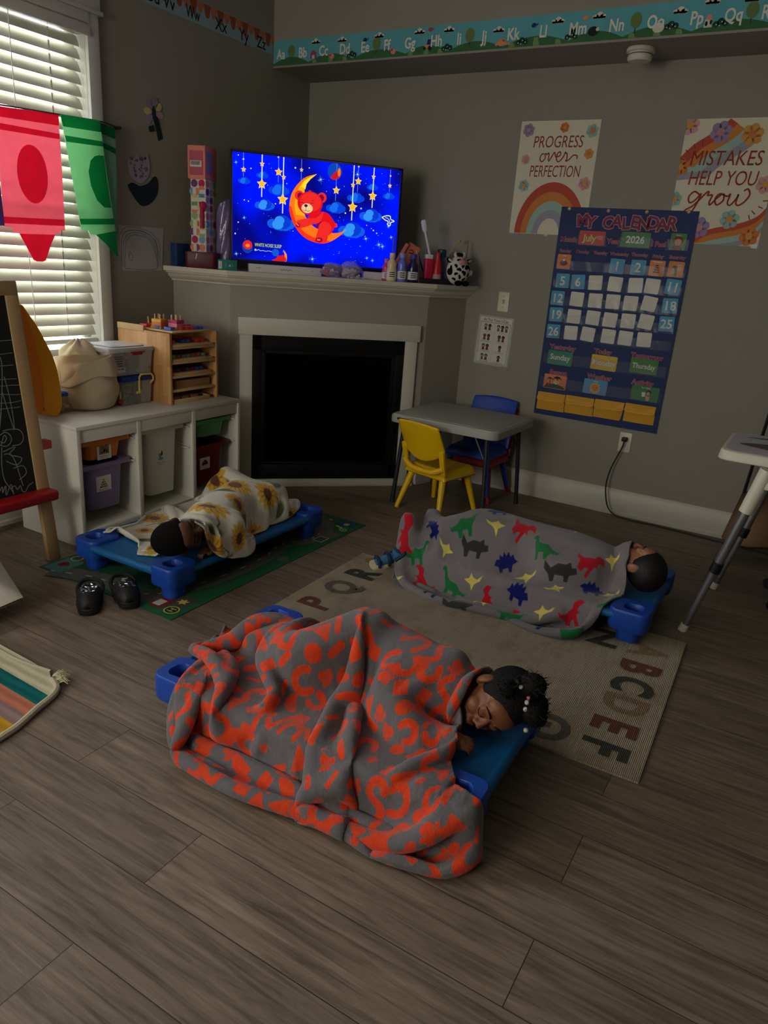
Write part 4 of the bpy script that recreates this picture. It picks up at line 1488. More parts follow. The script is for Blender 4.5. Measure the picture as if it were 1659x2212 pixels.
# inset discs, caption, butterfly, sparkles
mb.flat(disc(.085, .223, .041, .043, 26), .0005, gl((14, 70, 190)))
mb.flat(smooth_pts([(.06, .19), (.075, .205), (.082, .22), (.1, .225), (.118, .235), (.12, .21), (.105, .19), (.085, .182)], 3, True), .0008, gl((206, 24, 36)))
mb.flat(disc(.11, .222, .008, .022, 12), .0009, gl((250, 130, 30)))
mb.flat(disc(-.392, -.202, .029, .034, 24), .0005, gl((18, 60, 170)))
mb.flat([(x, y) for x, y in disc(-.39, -.192, .025, .024, 20)], .0007, gl((230, 40, 30)))
mb.flat(disc(-.39, -.196, .012, .009, 12), .0009, gl((250, 130, 70)))
mb.text('WHITE NOISE SLEEP', -.277, -.188, .017, .0006, gl((190, 214, 70)), wmax=.15, bold=.01)
mb.ribbon([(-.345, -.214), (-.338, -.218), (-.33, -.212), (-.32, -.218), (-.305, -.216), (-.29, -.219), (-.275, -.216), (-.255, -.219)], .003, .0006, gl((170, 200, 240)), 3)
mb.flat(disc(-.347, -.215, .006, n=10), .0006, gl((170, 200, 240)))
mb.flat(smooth_pts([(-.255, -.265), (-.232, -.252), (-.222, -.238), (-.205, -.236), (-.19, -.232), (-.176, -.25), (-.18, -.265)], 3, True), .0008, gl((220, 30, 34)))
mb.flat(smooth_pts([(-.192, -.205), (-.172, -.228), (-.172, -.262), (-.182, -.264), (-.184, -.23)], 3, True), .0007, gl((255, 150, 30)))
mb.flat(disc(-.235, -.222, .02, .02, 14), .0004, gl((20, 90, 210)))
YB = gl((240, 250, 120))
mb.ribbon([(.376, .012), (.4, .022), (.425, .022), (.43, .006), (.452, -.003), (.432, -.012), (.428, -.028), (.412, -.024), (.415, -.008), (.395, .0), (.376, .012)], .005, .0006, YB, 4)
mb.ribbon([(.395, .012), (.41, .01), (.424, -.005), (.422, -.02)], .004, .0006, gl((190, 220, 40)), 4)
rr = random.Random(11)
WHTG, CY = gl((230, 240, 255)), gl((90, 190, 255))
for x, y in ((-.443, .251), (-.376, .193), (-.136, .22), (-.059, .227), (-.41, .034), (-.388, .03), (-.181, .137), (-.241, .03), (-.442, -.08), (-.458, -.139), (-.14, -.102), (.287, -.038), (.316, -.053), (.329, -.062), (.35, -.076), (.254, -.153), (.248, .048), (.157, .016)):
    mb.flat(disc(x, y, rr.uniform(.002, .0045), n=10), .0005, WHTG)
for i in range(90):
    mb.flat(disc(rr.uniform(-.46, .46), rr.uniform(-.25, .25), rr.uniform(.0008, .0018), n=7), .0003, WHTG if i % 2 else CY)
for x, y, s in ((-.024, -.242, .024), (.007, .175, .024), (-.452, -.243, .016), (.286, -.11, .022), (.367, -.137, .026), (.39, -.145, .022), (.299, -.215, .015), (.334, -.227, .016), (.44, -.091, .016), (.217, .222, .024), (.419, -.034, .015), (-.455, .215, .013), (-.41, -.055, .014)):
    for k in range(4):
        a = k * PI / 4 + .2
        d = s * (1 if k % 2 == 0 else .65)
        mb.flat([(x + d * math.cos(a), y + d * math.sin(a)), (x - .0012 * math.sin(a), y + .0012 * math.cos(a)), (x - d * math.cos(a), y - d * math.sin(a)), (x + .0012 * math.sin(a), y - .0012 * math.cos(a))], .0005, CY)
    mb.flat(disc(x, y, s * .16, n=8), .0006, WHTG)
mb.build('screen', gm, tv, smooth=0)
area('television_glow', tuple(V((.604, -.6943, 1.5467)) + R_TV @ V((0, 0, .02))), (.94, .53), R_TV.to_euler(), 4.5, (.16, .14, 1.0))

# ------------------------------------------------------------------ things on the mantel
ZM = 1.2165
RM = rot('Z', PI / 4)


def on_mantel(name, label, cat, u, k, group=None, rz=0, z=ZM):
    x, y = mf(u, k)
    return thing(name, label, cat, (x, y, z), PI / 4 + rz, group)


PKB = mat('salmon_card', (226, 132, 112), .6, .3, var=.04)
PKB2 = mat('rose_card', (186, 84, 104), .6, .3, var=.06)
t = on_mantel('gift_box', 'salmon pink boxed toy with a barcode sticker on top of the dotted box', 'box', -.69, 1.26, rz=-.5, z=1.663)
MB().box((0, 0, .08), (.10, .13, .16)).build('carton', PKB, t, bevel=.001)
T = M(((1, 0, 0, 0), (0, 0, -1, -.0655), (0, 1, 0, .08), (0, 0, 0, 1)))
k = MB().flat([(-.04, -.062), (.04, -.062), (.04, .056), (-.04, .056)], 0, 0, T)
k.flat([(-.036, -.022), (.03, -.022), (.03, .008), (-.036, .008)], .0004, 1, T)
rr = random.Random(2)
for i in range(22):
    x = -.03 + i * .0024
    k.flat([(x, -.013), (x + rr.uniform(.0006, .0017), -.013), (x + .0012, .005), (x, .005)], .0008, 2, T)
k.build('printed_panel', [PKB2, PAP, INK], t, smooth=0)
T = M(((0, 0, 1, .0505), (1, 0, 0, 0), (0, 1, 0, .08), (0, 0, 0, 1)))
k = MB()
for a in (-.033, .003):
    for b in (-.05, .005):
        k.flat(rrect(.032, .048, .004, 2, a, b + .024), 0, 0, T)
k.build('printed_panel', [mat('lilac_print', (150, 140, 178), .6)], t, smooth=0)

t = on_mantel('dotted_box', 'tall narrow box patterned with coloured circles left of the television', 'box', -.685, 1.26, rz=-.5, z=1.3)
MB().box((0, 0, .1815), (.088, .12, .363)).build('carton', mat('cream_card', (216, 212, 196), .6, .3), t, bevel=.001)
DOT = [mat('dot_' + n, c, .6, .3) for n, c in (('blue', (110, 164, 190)), ('coral', (214, 128, 100)), ('plum', (112, 60, 104)), ('green', (150, 176, 116)), ('yellow', (218, 196, 118)), ('crimson', (176, 34, 84)))]
k = MB()
rr = random.Random(8)
T = M(((1, 0, 0, 0), (0, 0, -1, -.0605), (0, 1, 0, 0), (0, 0, 0, 1)))
for j in range(9):
    for i in range(2):
        x, y = -.022 + .043 * i, .022 + .04 * j
        m_ = rr.randrange(6)
        sh = rr.randrange(3)
        if sh == 0:
            k.flat(disc(x, y, .019), 0, m_, T)
        else:
            a0 = rr.choice((0, PI / 2, PI, -PI / 2))
            for s in (-1, 1):
                k.flat([(x + .01 * s * math.cos(a0 + PI / 2) + .019 * math.cos(a0 + s * q), y + .01 * s * math.sin(a0 + PI / 2) + .019 * math.sin(a0 + s * q)) for q in np.linspace(0, PI, 12)], .0002, (m_ + (s > 0)) % 6, T)
T2 = M(((0, 0, 1, .0445), (1, 0, 0, 0), (0, 1, 0, 0), (0, 0, 0, 1)))
for j in range(9):
    for i in range(3):
        k.flat(disc(-.04 + .04 * i, .022 + .04 * j, .018), 0, rr.randrange(6), T2)
k.build('circle_print', DOT, t, smooth=0)
tag(t, cat='box')
p = on_mantel('toy_scoop', 'crimson plastic handle hanging against the dotted box', 'toy', -.695, 1.36, z=1.42)
MB().tube([(0, 0, .0), (0, 0, .1)], [.011, .011], 10).ell((.006, 0, .115), (.021, .012, .02), 14).build('handle', DOT[5], p)
t = on_mantel('storage_basket', 'dark red basket under the dotted box at the left end of the mantel', 'basket', -.69, 1.26, rz=-.2)
mb = MB().prism(rrect(.165, .17, .02), 0, .083, inset=-.04)
mb.build('basket_body', mat('maroon_plastic', (88, 18, 34), .45, .4), t, bevel=.003)
MB().box((-.02, -.0895, .06), (.005, .002, .03), 0, rot('Y', .25)).build('torn_label', PAP, t)
tag(MB().box((0, 0, .06), (.05, .09, .12)).build('blue_carton', mat('dark_blue_card', (30, 58, 104), .6), bevel=.001, loc=tuple(mf(-.815, 1.2)) + (ZM,)), 'small dark blue carton against the left wall on the mantel', 'carton')
t = on_mantel('wrapped_package', 'lilac package in crinkled clear wrap between the dotted box and the television', 'package', -.572, 1.23, rz=-.15)


def pk(u, v):
    a = 2 * PI * u
    h = .04 + .35 * v
    w = .048 * (1 if v < .9 else (1 - (v - .9) * 3))
    return (w * math.cos(a) * (1 + .08 * math.sin(9 * a + 20 * v)), .045 * math.sin(a) * (1 + .1 * math.sin(7 * a - 14 * v)), h - .04 + .02 * math.cos(a) * v)


MB().grid(28, 20, pk, closed_x=True).build('wrap', mat('lilac_wrap', (122, 108, 150), .18, .7, var=.2, scale=30, bump=.6, bscale=60), t, smooth=60)
t = on_mantel('small_carton', 'small teal carton with a white sticker in front of the maroon basket', 'carton', -.567, 1.5)
MB().box((0, 0, .027), (.1, .035, .054)).build('carton', mat('teal_card', (38, 116, 112), .6), t, bevel=.001)
T = M(((1, 0, 0, 0), (0, 0, -1, -.018), (0, 1, 0, .027), (0, 0, 0, 1)))
k = MB().flat([(-.047, -.02), (-.03, -.02), (-.03, .018), (-.047, .018)], 0, 0, T)
k.text('DSC', -.0385, 0, .006, .0003, 1, T, ang=PI / 2)
k.text('CALM', -.01, 0, .006, .0003, 2, T, ang=PI / 2)
k.flat(disc(.012, -.002, .005), .0003, 0, T)
k.text('ALOE', .024, 0, .005, .0003, 2, T, ang=PI / 2)
k.build('print', [PAP, INK, mat('pale_teal_print', (150, 190, 184), .6)], t, smooth=0)
t = on_mantel('long_carton', 'long flat white carton lying under the television screen', 'carton', -.25, 1.38)
MB().box((0, 0, .021), (.4, .1, .042)).build('carton', mat('white_card', (208, 204, 200), .6, .3), t, bevel=.001)
T = M(((1, 0, 0, 0), (0, 0, -1, -.0505), (0, 1, 0, .021), (0, 0, 0, 1)))
k = MB().ribbon([(-.03, .003), (-.02, -.004), (-.012, .004), (-.004, -.003), (.006, .003), (.014, -.004), (.024, .002), (.035, -.003)], .002, 0, 0, 4, T)
k.text('HOME', -.15, .002, .006, 0, 0, T).text('SET', .15, .002, .006, 0, 0, T)
k.build('print', [INK], t, smooth=0)


def crinkle(u, v, w, h, s):
    a = 2 * PI * u
    f = math.sin(PI * min(.999, max(.001, v))) ** .35
    return (w * math.cos(a) * f * (1 + .1 * math.sin(5 * a + s)) + .01 * math.sin(9 * v + s), .022 * math.sin(a) * f * (1 + .2 * math.sin(7 * a + 11 * v)), h * v + .004 * math.sin(4 * a + s))


BAG = glass('clear_bag', (225, 220, 240), .12, .1, .2)
for lab, u, w, h, seed, cols in (('clear bag of pink and white sweets under the television', .005, .062, .075, 1, ((222, 60, 90), (240, 200, 210))), ('clear bag of pale rolls leaning beside the bag of pink sweets', .115, .055, .09, 2, ((226, 214, 190), (190, 180, 170)))):
    t = on_mantel('snack_bag', lab, 'bag', u, 1.47, rz=.1, group='snack bags on the mantel')
    MB().grid(26, 14, lambda a, b: crinkle(a, b, w, h, seed * 1.7), closed_x=True).build('bag_film', BAG, t, smooth=60)
    rr = random.Random(seed)
    mb = MB()
    for i in range(9):
        c = V((rr.uniform(-.7, .7) * w, rr.uniform(-.008, .008), .012 + rr.uniform(0, .45) * h))
        d = V((.018, 0, .006)) if seed == 2 else V((.01, 0, rr.uniform(-.008, .008)))
        mb.tube([c - d, c + d], .0085, 8, i % 2)
    o = mb.build('bag_contents', [mat('sweet_%d_%d' % (seed, i), c, .5) for i, c in enumerate(cols)], t)
    o['kind'] = 'stuff'
tag(MB().grid(14, 8, lambda u, v: (mf(.15 + .09 * (u - .5), 1.53 + .03 * v)[0], mf(.15 + .09 * (u - .5), 1.53 + .03 * v)[1], ZM + .002 + .008 * abs(math.sin(7 * u + 4 * v)))).build('paper_scrap', PAP, solid=.001), 'crumpled white paper scrap at the front of the mantel under the bags', 'paper')
t = on_mantel('pencil_carton', 'flat white carton with a pink end beside the cream paint bottle', 'carton', .26, 1.39)
MB().box((0, 0, .021), (.13, .07, .042)).build('carton', mat('white_card', (208, 204, 200)), t, bevel=.001)
MB().box((.062, 0, .021), (.012, .072, .043)).build('pink_end', mat('pink_card', (206, 60, 96), .6), t)


def bottle(label, u, k_, h, r, m, cap_m, lab_m, waist=True):
    t = on_mantel('paint_bottle', label, 'bottle', u, k_, group='paint bottles on the mantel')
    pr = [(r * .9, 0), (r, .004), (r, h * .42), (r * .86, h * .5), (r * .98, h * .58), (r * .9, h * .66), (r * .48, h * .78), (r * .46, h * .84)] if waist else [(r * .9, 0), (r, .005), (r, h * .5), (r * .95, h * .6), (r * .5, h * .76), (r * .45, h * .84)]
    MB().lathe(pr, n=22).build('bottle_body', m, t, smooth=60)
    MB().lathe([(r * .52, h * .83), (r * .56, h * .84), (r * .54, h * .99), (r * .5, h)], n=20).build('cap', cap_m, t)
    mb = MB()
    n = 12
    pts = [(r * 1.01 * math.cos(a), r * 1.01 * math.sin(a)) for a in np.linspace(-PI * .95, -PI * .05, n)]
    mb.add([(x, y, h * .1) for x, y in pts] + [(x, y, h * .38) for x, y in pts], [(i, i + 1, n + i + 1, n + i) for i in range(n - 1)])
    for i in range(3):
        mb.add([(x * 1.01, y * 1.01, h * (.16 + .07 * i)) for x, y in pts[3:8]] + [(x * 1.01, y * 1.01, h * (.19 + .07 * i)) for x, y in pts[3:8]], [(j, j + 1, 6 + j, 5 + j) for j in range(4)], 1)
    mb.build('label_band', [lab_m, INK], t, smooth=0)


CRM = mat('cream_paint', (226, 202, 150), .3, .5)
bottle('cream coloured paint bottle, leftmost of the row on the mantel', .345, 1.5, .152, .029, CRM, CRM, mat('cream_label', (226, 214, 190), .6))
bottle('pale blue glitter bottle between the cream and the purple bottles', .405, 1.5, .155, .027, mat('pale_blue_glitter', (110, 120, 214), .25, .6), mat('pale_blue_cap', (140, 160, 220), .4), mat('white_label', (210, 208, 212), .6))
bottle('dark purple paint bottle with a white label on the mantel', .47, 1.5, .155, .03, mat('dark_purple_paint', (32, 22, 74), .22, .6), mat('violet_cap', (70, 66, 150), .4), mat('white_label', (210, 208, 212)), False)
bottle('pink bottle mostly hidden behind the cream paint bottle', .325, 1.44, .12, .026, mat('pink_paint', (196, 60, 110), .35, .5), mat('pink_cap', (216, 110, 140), .4), mat('white_label', (210, 208, 212)))
t = on_mantel('supply_tray', 'low dark tray holding glue and brushes at the right of the mantel', 'tray', .615, 1.38)
MB().box((0, 0, .004), (.235, .11, .008)).box((0, -.053, .014), (.235, .005, .028)).box((0, .053, .014), (.235, .005, .028)).box((-.115, 0, .014), (.005, .11, .028)).box((.115, 0, .014), (.005, .11, .028)).build('tray_body', mat('dark_plastic', (26, 26, 34), .4), t, bevel=.001)
t = on_mantel('red_flask', 'red flask with a white lid standing in the dark supply tray', 'flask', .583, 1.4, z=ZM + .008)
CRS = mat('crimson_plastic', (196, 24, 64), .35, .5)
MB().prism(rrect(.056, .04, .014), 0, .128).build('flask_body', CRS, t, bevel=.003)
MB().prism(rrect(.05, .036, .012), .128, .152).build('lid', mat('white_lid', (220, 218, 214), .4), t, bevel=.003)
t = on_mantel('glue_bottle', 'red tapered glue bottle beside the red flask in the tray', 'bottle', .637, 1.4, z=ZM + .008)
MB().lathe([(.024, 0), (.026, .004), (.026, .06), (.02, .11), (.012, .135), (.013, .14), (.012, .165), (.008, .168)], n=20).build('bottle_body', mat('tomato_plastic', (204, 36, 50), .35, .5), t, smooth=60)
MB().lathe([(.0265, .01), (.0268, .045)], n=20).build('label_band', mat('pale_label', (196, 150, 150), .6), t)
t = on_mantel('paint_jar', 'grey jar with a dark teal cap behind the glue bottle', 'jar', .675, 1.33, z=ZM)
MB().lathe([(.024, 0), (.026, .004), (.026, .12), (.02, .135), (.02, .15)], n=20).build('jar_body', mat('slate_plastic', (86, 92, 118), .4), t, smooth=60)
MB().lathe([(.026, .15), (.027, .155), (.026, .19), (.022, .194)], n=20).build('cap', mat('dark_teal_plastic', (24, 66, 84), .4), t)
t = on_mantel('dish_brush', 'white foam brush standing tallest among the supplies in the tray', 'brush', .57, 1.36, z=ZM + .01)
MB().tube([(.03, 0, .13), (-.015, 0, .275)], .0075, 10).build('handle', mat('white_handle', (216, 214, 212), .5), t)
MB().tube([(-.014, 0, .272), (-.018, 0, .288), (-.028, 0, .325), (-.03, 0, .335)], [.012, .017, .017, .011], 14).build('brush_head', mat('white_foam', (220, 218, 214), .9, .1), t)
for i, (lab, u, k_, z0, a, hh, w, c, an) in enumerate((('salmon card strip leaning at the left of the supply tray', .415, 1.36, .14, .03, .1, .018, (214, 126, 96), -.5), ('orange card with dark drawings leaning behind the purple bottle', .475, 1.32, .13, .03, .105, .075, (206, 116, 78), -.45))):
    t = on_mantel('card', lab, 'card', u, k_, rz=0, z=ZM + z0)
    R = rot('Y', -an)
    MB().box(R @ V((0, 0, -.035)), (w, .003, hh + .13), 0, R).build('card_sheet', mat('orange_card_%d' % i, c, .6), t)
    if i:
        T = R.to_4x4() @ M(((1, 0, 0, 0), (0, 0, -1, -.0022), (0, 1, 0, .02), (0, 0, 0, 1)))
        k = MB()
        k.ribbon([(-.02, .02), (-.005, .03), (.01, .022), (.0, .012), (-.015, .01)], .006, 0, 0, 4, T)
        k.ribbon([(.005, -.01), (.018, -.004), (.022, -.018), (.01, -.024)], .006, 0, 0, 4, T)
        k.build('drawing', [mat('dark_brown_ink', (70, 40, 40), .7)], t, smooth=0)
for i, (lab, u, k_, p0, p1, c) in enumerate((('blue pen leaning behind the orange card', .54, 1.3, (.06, 0, 0), (-.03, 0, .225), (20, 20, 110)), ('white marker standing right of the purple bottle', .515, 1.44, (0, 0, 0), (-.008, 0, .155), (206, 206, 214)), ('pale stick propped in front of the white marker', .507, 1.46, (.012, 0, 0), (-.014, 0, .175), (180, 160, 150)), ('thin brown rod leaning left of the supplies', .375, 1.34, (0, 0, 0), (0, 0, .24), (110, 84, 90)))):
    t = on_mantel('pen', lab, 'pen', u, k_)
    MB().tube([p0, p1], .0045, 8).build('barrel', mat('pen_colour_%d' % i, c, .5), t)
t = on_mantel('straw', 'thin yellow stem leaning across behind the cow plush', 'stem', .73, 1.31)
MB().tube([(-.05, 0, .1), (.052, 0, .25)], .0025, 6).ell((.052, 0, .25), (.01, .008, .012), 10).build('stem', mat('pale_yellow_stem', (176, 168, 90), .7), t)
t = on_mantel('thin_rod', 'thin grey rod standing behind the cow plush against the wall', 'rod', .83, 1.32)
MB().tube([(0, 0, 0), (.004, 0, .255)], .0025, 6).build('rod', mat('dull_rod', (110, 100, 90), .6), t)

# cow plush
cw = on_mantel('cow_plush', 'round black and white cow plush at the right end of the mantel', 'plush toy', .752, 1.465, rz=.25, z=ZM)
CWM = mat('white_plush', (216, 212, 206), .95, .1, var=.04, scale=40, bump=.3, bscale=300)
CBK = mat('black_plush', (14, 14, 17), .95, .1, var=.1, bump=.3, bscale=300)
cr = (.071, .062, .08)
MB().ell((0, 0, .082), cr, 36).build('body', CWM, cw, smooth=60)


def on_ball(a, b, s=1.012):
    return V((cr[0] * s * math.sin(a) * math.cos(b), -cr[1] * s * math.cos(a) * math.cos(b), .082 + cr[2] * s * math.sin(b)))


def patch(mb, a, b, ra, rb, seed, m=0):
    r_ = random.Random(seed)
    n = 14
    c0 = on_ball(a, b, 1.02)
    ring = []
    for i in range(n):
        q = 2 * PI * i / n
        w_ = 1 + .28 * math.sin(2 * q + seed) + .14 * math.sin(3 * q + 2 * seed)
        ring.append(on_ball(a + ra * w_ * math.cos(q), b + rb * w_ * math.sin(q), 1.016))
    mid = [on_ball(a + ra * .55 * math.cos(2 * PI * i / n), b + rb * .55 * math.sin(2 * PI * i / n), 1.02) for i in range(n)]
    mb.add([c0] + mid + ring, [(0, 1 + i, 1 + (i + 1) % n) for i in range(n)] + [(1 + i, 1 + n + i, 1 + n + (i + 1) % n, 1 + (i + 1) % n) for i in range(n)], m)


mb = MB()
rr = random.Random(6)
for i, (a, b, ra, rb) in enumerate(((-.1, .35, .16, .14), (.35, .28, .26, .2), (-.45, .1, .17, .14), (0, -.12, .2, .17), (-.35, -.42, .15, .14), (.5, -.25, .16, .14), (.1, -.6, .17, .14), (-.7, -.2, .14, .12), (.85, .15, .17, .16), (-.75, .35, .14, .14), (.25, .8, .2, .14), (-.3, .75, .16, .11), (.7, .6, .18, .14), (-.1, -.95, .3, .2), (.9, -.5, .17, .15), (-.9, -.6, .18, .14), (1.3, -.1, .2, .2), (-1.2, .1, .2, .2), (1.4, .5, .2, .2), (-.6, .85, .2, .12))):
    patch(mb, a, b, ra, rb, i)
mb.build('patches', CBK, cw, smooth=60)
MB().ell(tuple(on_ball(-.12, .62, .98)), (.026, .014, .018), 16).build('muzzle', mat('pink_plush', (214, 150, 150), .9, .1), cw, smooth=60)
for s in (-1, 1):
    e_ = MB().ell((s * .062, 0, .135), (.026, .012, .012), 14, 0, rot('Y', -s * .45)).build('ear', CBK, cw, smooth=60)
    MB().ell((s * .066, -.009, .137), (.017, .006, .007), 12, 0, rot('Y', -s * .45)).build('inner_ear', mat('cream_plush', (222, 206, 196), .9), e_, smooth=60)
    MB().tube([(s * .022, 0, .155), (s * .032, 0, .172), (s * .03, 0, .185)], [.01, .008, .003], 10).build('horn', mat('cream_plush', (222, 206, 196)), cw)
    MB().ell((s * .07, -.02, .075), (.017, .016, .02), 12).build('arm', CBK if s < 0 else CWM, cw, smooth=60)
MB().ell((.0, 0, .168), (.022, .018, .014), 14).build('forelock', CBK, cw, smooth=60)
for s in (-1, 1):
    MB().ell((s * .025, -.05, .014), (.022, .026, .016), 14).build('foot', CBK, cw, smooth=60)

# ------------------------------------------------------------------ alphabet borders
def ink(name, rgb):
    return mat(name, rgb, .75, .2, var=.04)


BC = ['sky', 'hill', 'stripe', 'tree', 'trunk', 'cloudw', 'letter', 'barn', 'bush', 'pinkp', 'orangeb', 'darkb', 'blueb']
BCC = [(96, 170, 178), (62, 108, 70), (118, 150, 92), (104, 128, 76), (70, 74, 50), (216, 212, 198), (226, 226, 212), (168, 66, 92), (30, 70, 58), (226, 140, 140), (220, 140, 90), (34, 40, 40), (26, 60, 120)]
BM = [ink('border_' + n, c) for n, c in zip(BC, BCC)]
K = {n: i for i, n in enumerate(BC)}
LX = [.059, .218, .366, .512, .648, .788, .932, 1.091, 1.223, 1.365, 1.521, 1.677, 1.85, 2.034, 2.21, 2.387, 2.538, 2.676, 2.82, 2.97, 3.12, 3.27]
bo = thing('alphabet_border', 'teal farmyard alphabet border along the soffit, A to R showing', 'border', (0, -.3692, 2.437), R=R_BACK)
mb = MB()
H2 = .067
mb.prism([(.004, -H2 + .006), (3.4, -H2 + .004), (3.4, H2), (.004, H2)], -.0002, .0006, K['sky'])
hx = .0
i = 0
rr = random.Random(5)
while hx < 3.35:
    wd = .30 + .05 * (i % 3)
    m_ = K['hill']
    o_ = [(hx - .02, -H2 + .004)] + [(hx - .02 + wd * t, -H2 + .004 + .042 * math.sin(PI * t)) for t in np.linspace(.0, 1, 15)[1:-1]] + [(hx - .02 + wd, -H2 + .004)]
    mb.flat(o_, .001 + .0002 * (i % 2), m_)
    if i % 2 == 1:
        for s in (.2, .52, .8):
            x0 = hx - .02 + wd * s
            hh = .042 * math.sin(PI * s)
            mb.flat([(x0 - .02, -H2 + .005), (x0 + .012, -H2 + .005), (x0 + .002, -H2 + .003 + hh * .94), (x0 - .018, -H2 + .003 + hh * .9)], .0014, K['stripe'])
    hx += wd * .86
    i += 1
for x in (.135, .72, 1.283, 2.12, 2.61):
    mb.flat([(x - .003, -.045), (x + .003, -.045), (x + .003, .0), (x - .003, .0)], .0018, K['trunk'])
    mb.flat(disc(x, .008, .026, .032), .0020, K['tree'])
for x, y in ((.31, .045), (.49, .042), (.735, .045), (.985, .045), (1.16, .042), (1.44, .02), (1.745, .036), (1.945, .04), (2.31, .03), (2.44, .055), (2.6, .05)):
    mb.flat(disc(x - .018, y - .003, .014, .009), .0022, K['cloudw'])
    mb.flat(disc(x + .002, y + .002, .016, .014), .0022, K['cloudw'])
    mb.flat(disc(x + .018, y - .003, .015, .009), .0022, K['cloudw'])
    mb.flat([(x - .03, y - .011), (x + .033, y - .011), (x + .028, y - .003), (x - .028, y - .003)], .0022, K['cloudw'])
for x, y in ((.56, -.04), (1.155, -.044), (1.57, -.044), (1.82, -.038), (2.28, -.03), (2.49, -.035)):
    for dx, dy, r_ in ((-.02, 0, .012), (0, .008, .015), (.02, .002, .013)):
        mb.flat(disc(x + dx, y + dy, r_), .0024, K['bush'])
    for dx, dy in ((-.018, -.002), (.004, .008), (.018, .0), (-.004, -.006)):
        mb.flat(disc(x + dx, y + dy, .003, n=8), .0026, K['cloudw'])
mb.flat([(.275, -.04), (.315, -.04), (.315, -.012), (.295, .004), (.275, -.012)], .0028, K['barn'])
mb.flat([(.286, -.04), (.304, -.04), (.304, -.022), (.286, -.022)], .003, K['cloudw'])
for x in (.425, .83):
    mb.flat(disc(x, -.036, .016, .014), .0026, K['pinkp'])
    mb.flat(disc(x - .013, -.026, .008), .0026, K['pinkp'])
mb.flat(disc(1.46, -.038, .02, .015), .0026, K['orangeb'])
mb.flat(disc(1.475, -.026, .007), .0026, K['orangeb'])
for x in (1.435, 1.485, 1.5):
    mb.flat(disc(x, -.044, .007), .0027, K['orangeb'])
mb.flat([(1.02, -.032), (1.06, -.032), (1.06, -.02), (1.02, -.02)], .0026, K['orangeb'])
mb.flat([(1.035, -.02), (1.058, -.02), (1.058, .005), (1.038, .005)], .0025, K['blueb'])
for x, r_ in ((1.022, .008), (1.055, .012)):
    mb.flat(disc(x, -.035, r_), .0028, K['darkb'])
mb.flat(disc(1.925, -.022, .026, .02), .0026, K['darkb'])
mb.flat(disc(1.945, -.015, .008), .0028, K['cloudw'])
mb.flat(disc(2.225, -.03, .026, .02), .0028, K['cloudw'])
mb.flat([(2.42, -.045), (2.455, -.045), (2.452, -.012), (2.424, -.012)], .0026, K['cloudw'])
mb.flat(disc(2.43, -.03, .006, .01), .0028, K['darkb'])
mb.flat(disc(2.448, -.025, .005, .01), .0028, K['darkb'])
mb.flat(disc(2.438, -.006, .012, .01), .0028, K['pinkp'])
for x, y, c in ((1.625, .025, 'blueb'), (1.05, .05, 'barn'), (.645, .03, 'blueb'), (1.88, .037, 'orangeb')):
    mb.flat(disc(x, y, .013, .01), .0026, K[c])
    mb.flat([(x + .01, y), (x + .022, y + .01), (x + .02, y - .002)], .0026, K[c])
for i, x in enumerate(LX):
    c = chr(65 + i)
    mb.text(c + c.lower(), x, -.004, .05, .0032, K['letter'], sx=.78, bold=.022, wmax=.105)
mb.build('printed_strip', BM, bo, smooth=0)
bl2 = thing('alphabet_border', 'pale blue alphabet border with an orange drip edge high on the left wall', 'border', (.0012, 0, 2.48), R=R_LEFT)
PB = [ink('pale_blue_strip', (148, 176, 184)), ink('navy_letter', (24, 34, 46)), ink('orange_drip', (190, 120, 84)), ink('dark_orange_drip', (156, 84, 56))]
mb = MB().prism([(-2.5, -.06), (-.375, -.05), (-.375, .056), (-2.5, .05)], -.001, .0006, 0)
x = -2.5
i = 0
while x < -.4:
    h_ = (.026, .04, .02, .034)[i % 4]
    mb.flat([(x, .052), (x + .05, .053), (x + .05, .04)] + [(x + .025 + .017 * math.cos(a), .042 - h_ + .017 * math.sin(a)) for a in np.linspace(0, -PI, 7)] + [(x, .04)], .001 + .0002 * (i % 2), 2 + (i % 2))
    x += .05
    i += 1
for c, y in (('U', -1.30), ('V', -1.195), ('W', -1.03), ('X', -.82), ('Y', -.635), ('Z', -.485), ('T', -1.47), ('S', -1.62)):
    mb.text(c + c.lower(), y, -.012, .058, .0016, 1, sx=.9, wmax=.1, bold=.006)
mb.build('printed_strip', PB, bl2, smooth=0)

# smoke detector under the soffit
sd = thing('smoke_detector', 'round white smoke detector under the soffit', 'smoke detector', (2.128, -.236, 2.364))
SDM = mat('white_detector_plastic', (214, 210, 196), .5, .4, var=.02)
MB().lathe([(.063, 0), (.066, -.004), (.066, -.016), (.058, -.02)], n=32).build('base_plate', SDM, sd)
MB().lathe([(.055, -.018), (.055, -.034), (.058, -.036), (.058, -.046), (.05, -.056), (.03, -.059)], n=32).build('cover', SDM, sd)
MB().lathe([(.0555, -.026), (.0555, -.030)], n=32).build('vent_ring', mat('dark_vent', (70, 68, 60), .7), sd)

# ------------------------------------------------------------------ posters
PC = [ink('poster_paper', (222, 216, 190)), ink('brick_red', (150, 62, 46)), ink('lilac_flower', (160, 142, 176)), ink('orange_flower', (214, 128, 68)), ink('aqua_flower', (156, 190, 180)), ink('pink_flower', (214, 160, 160)), ink('ochre_flower', (214, 156, 80)), ink('rainbow_red', (190, 84, 66)), ink('rainbow_orange', (206, 132, 66)), ink('rainbow_aqua', (160, 190, 176)), ink('rainbow_grey', (156, 158, 170)), ink('pink_centre', (190, 140, 150))]
W2, H2_ = .2225, .29


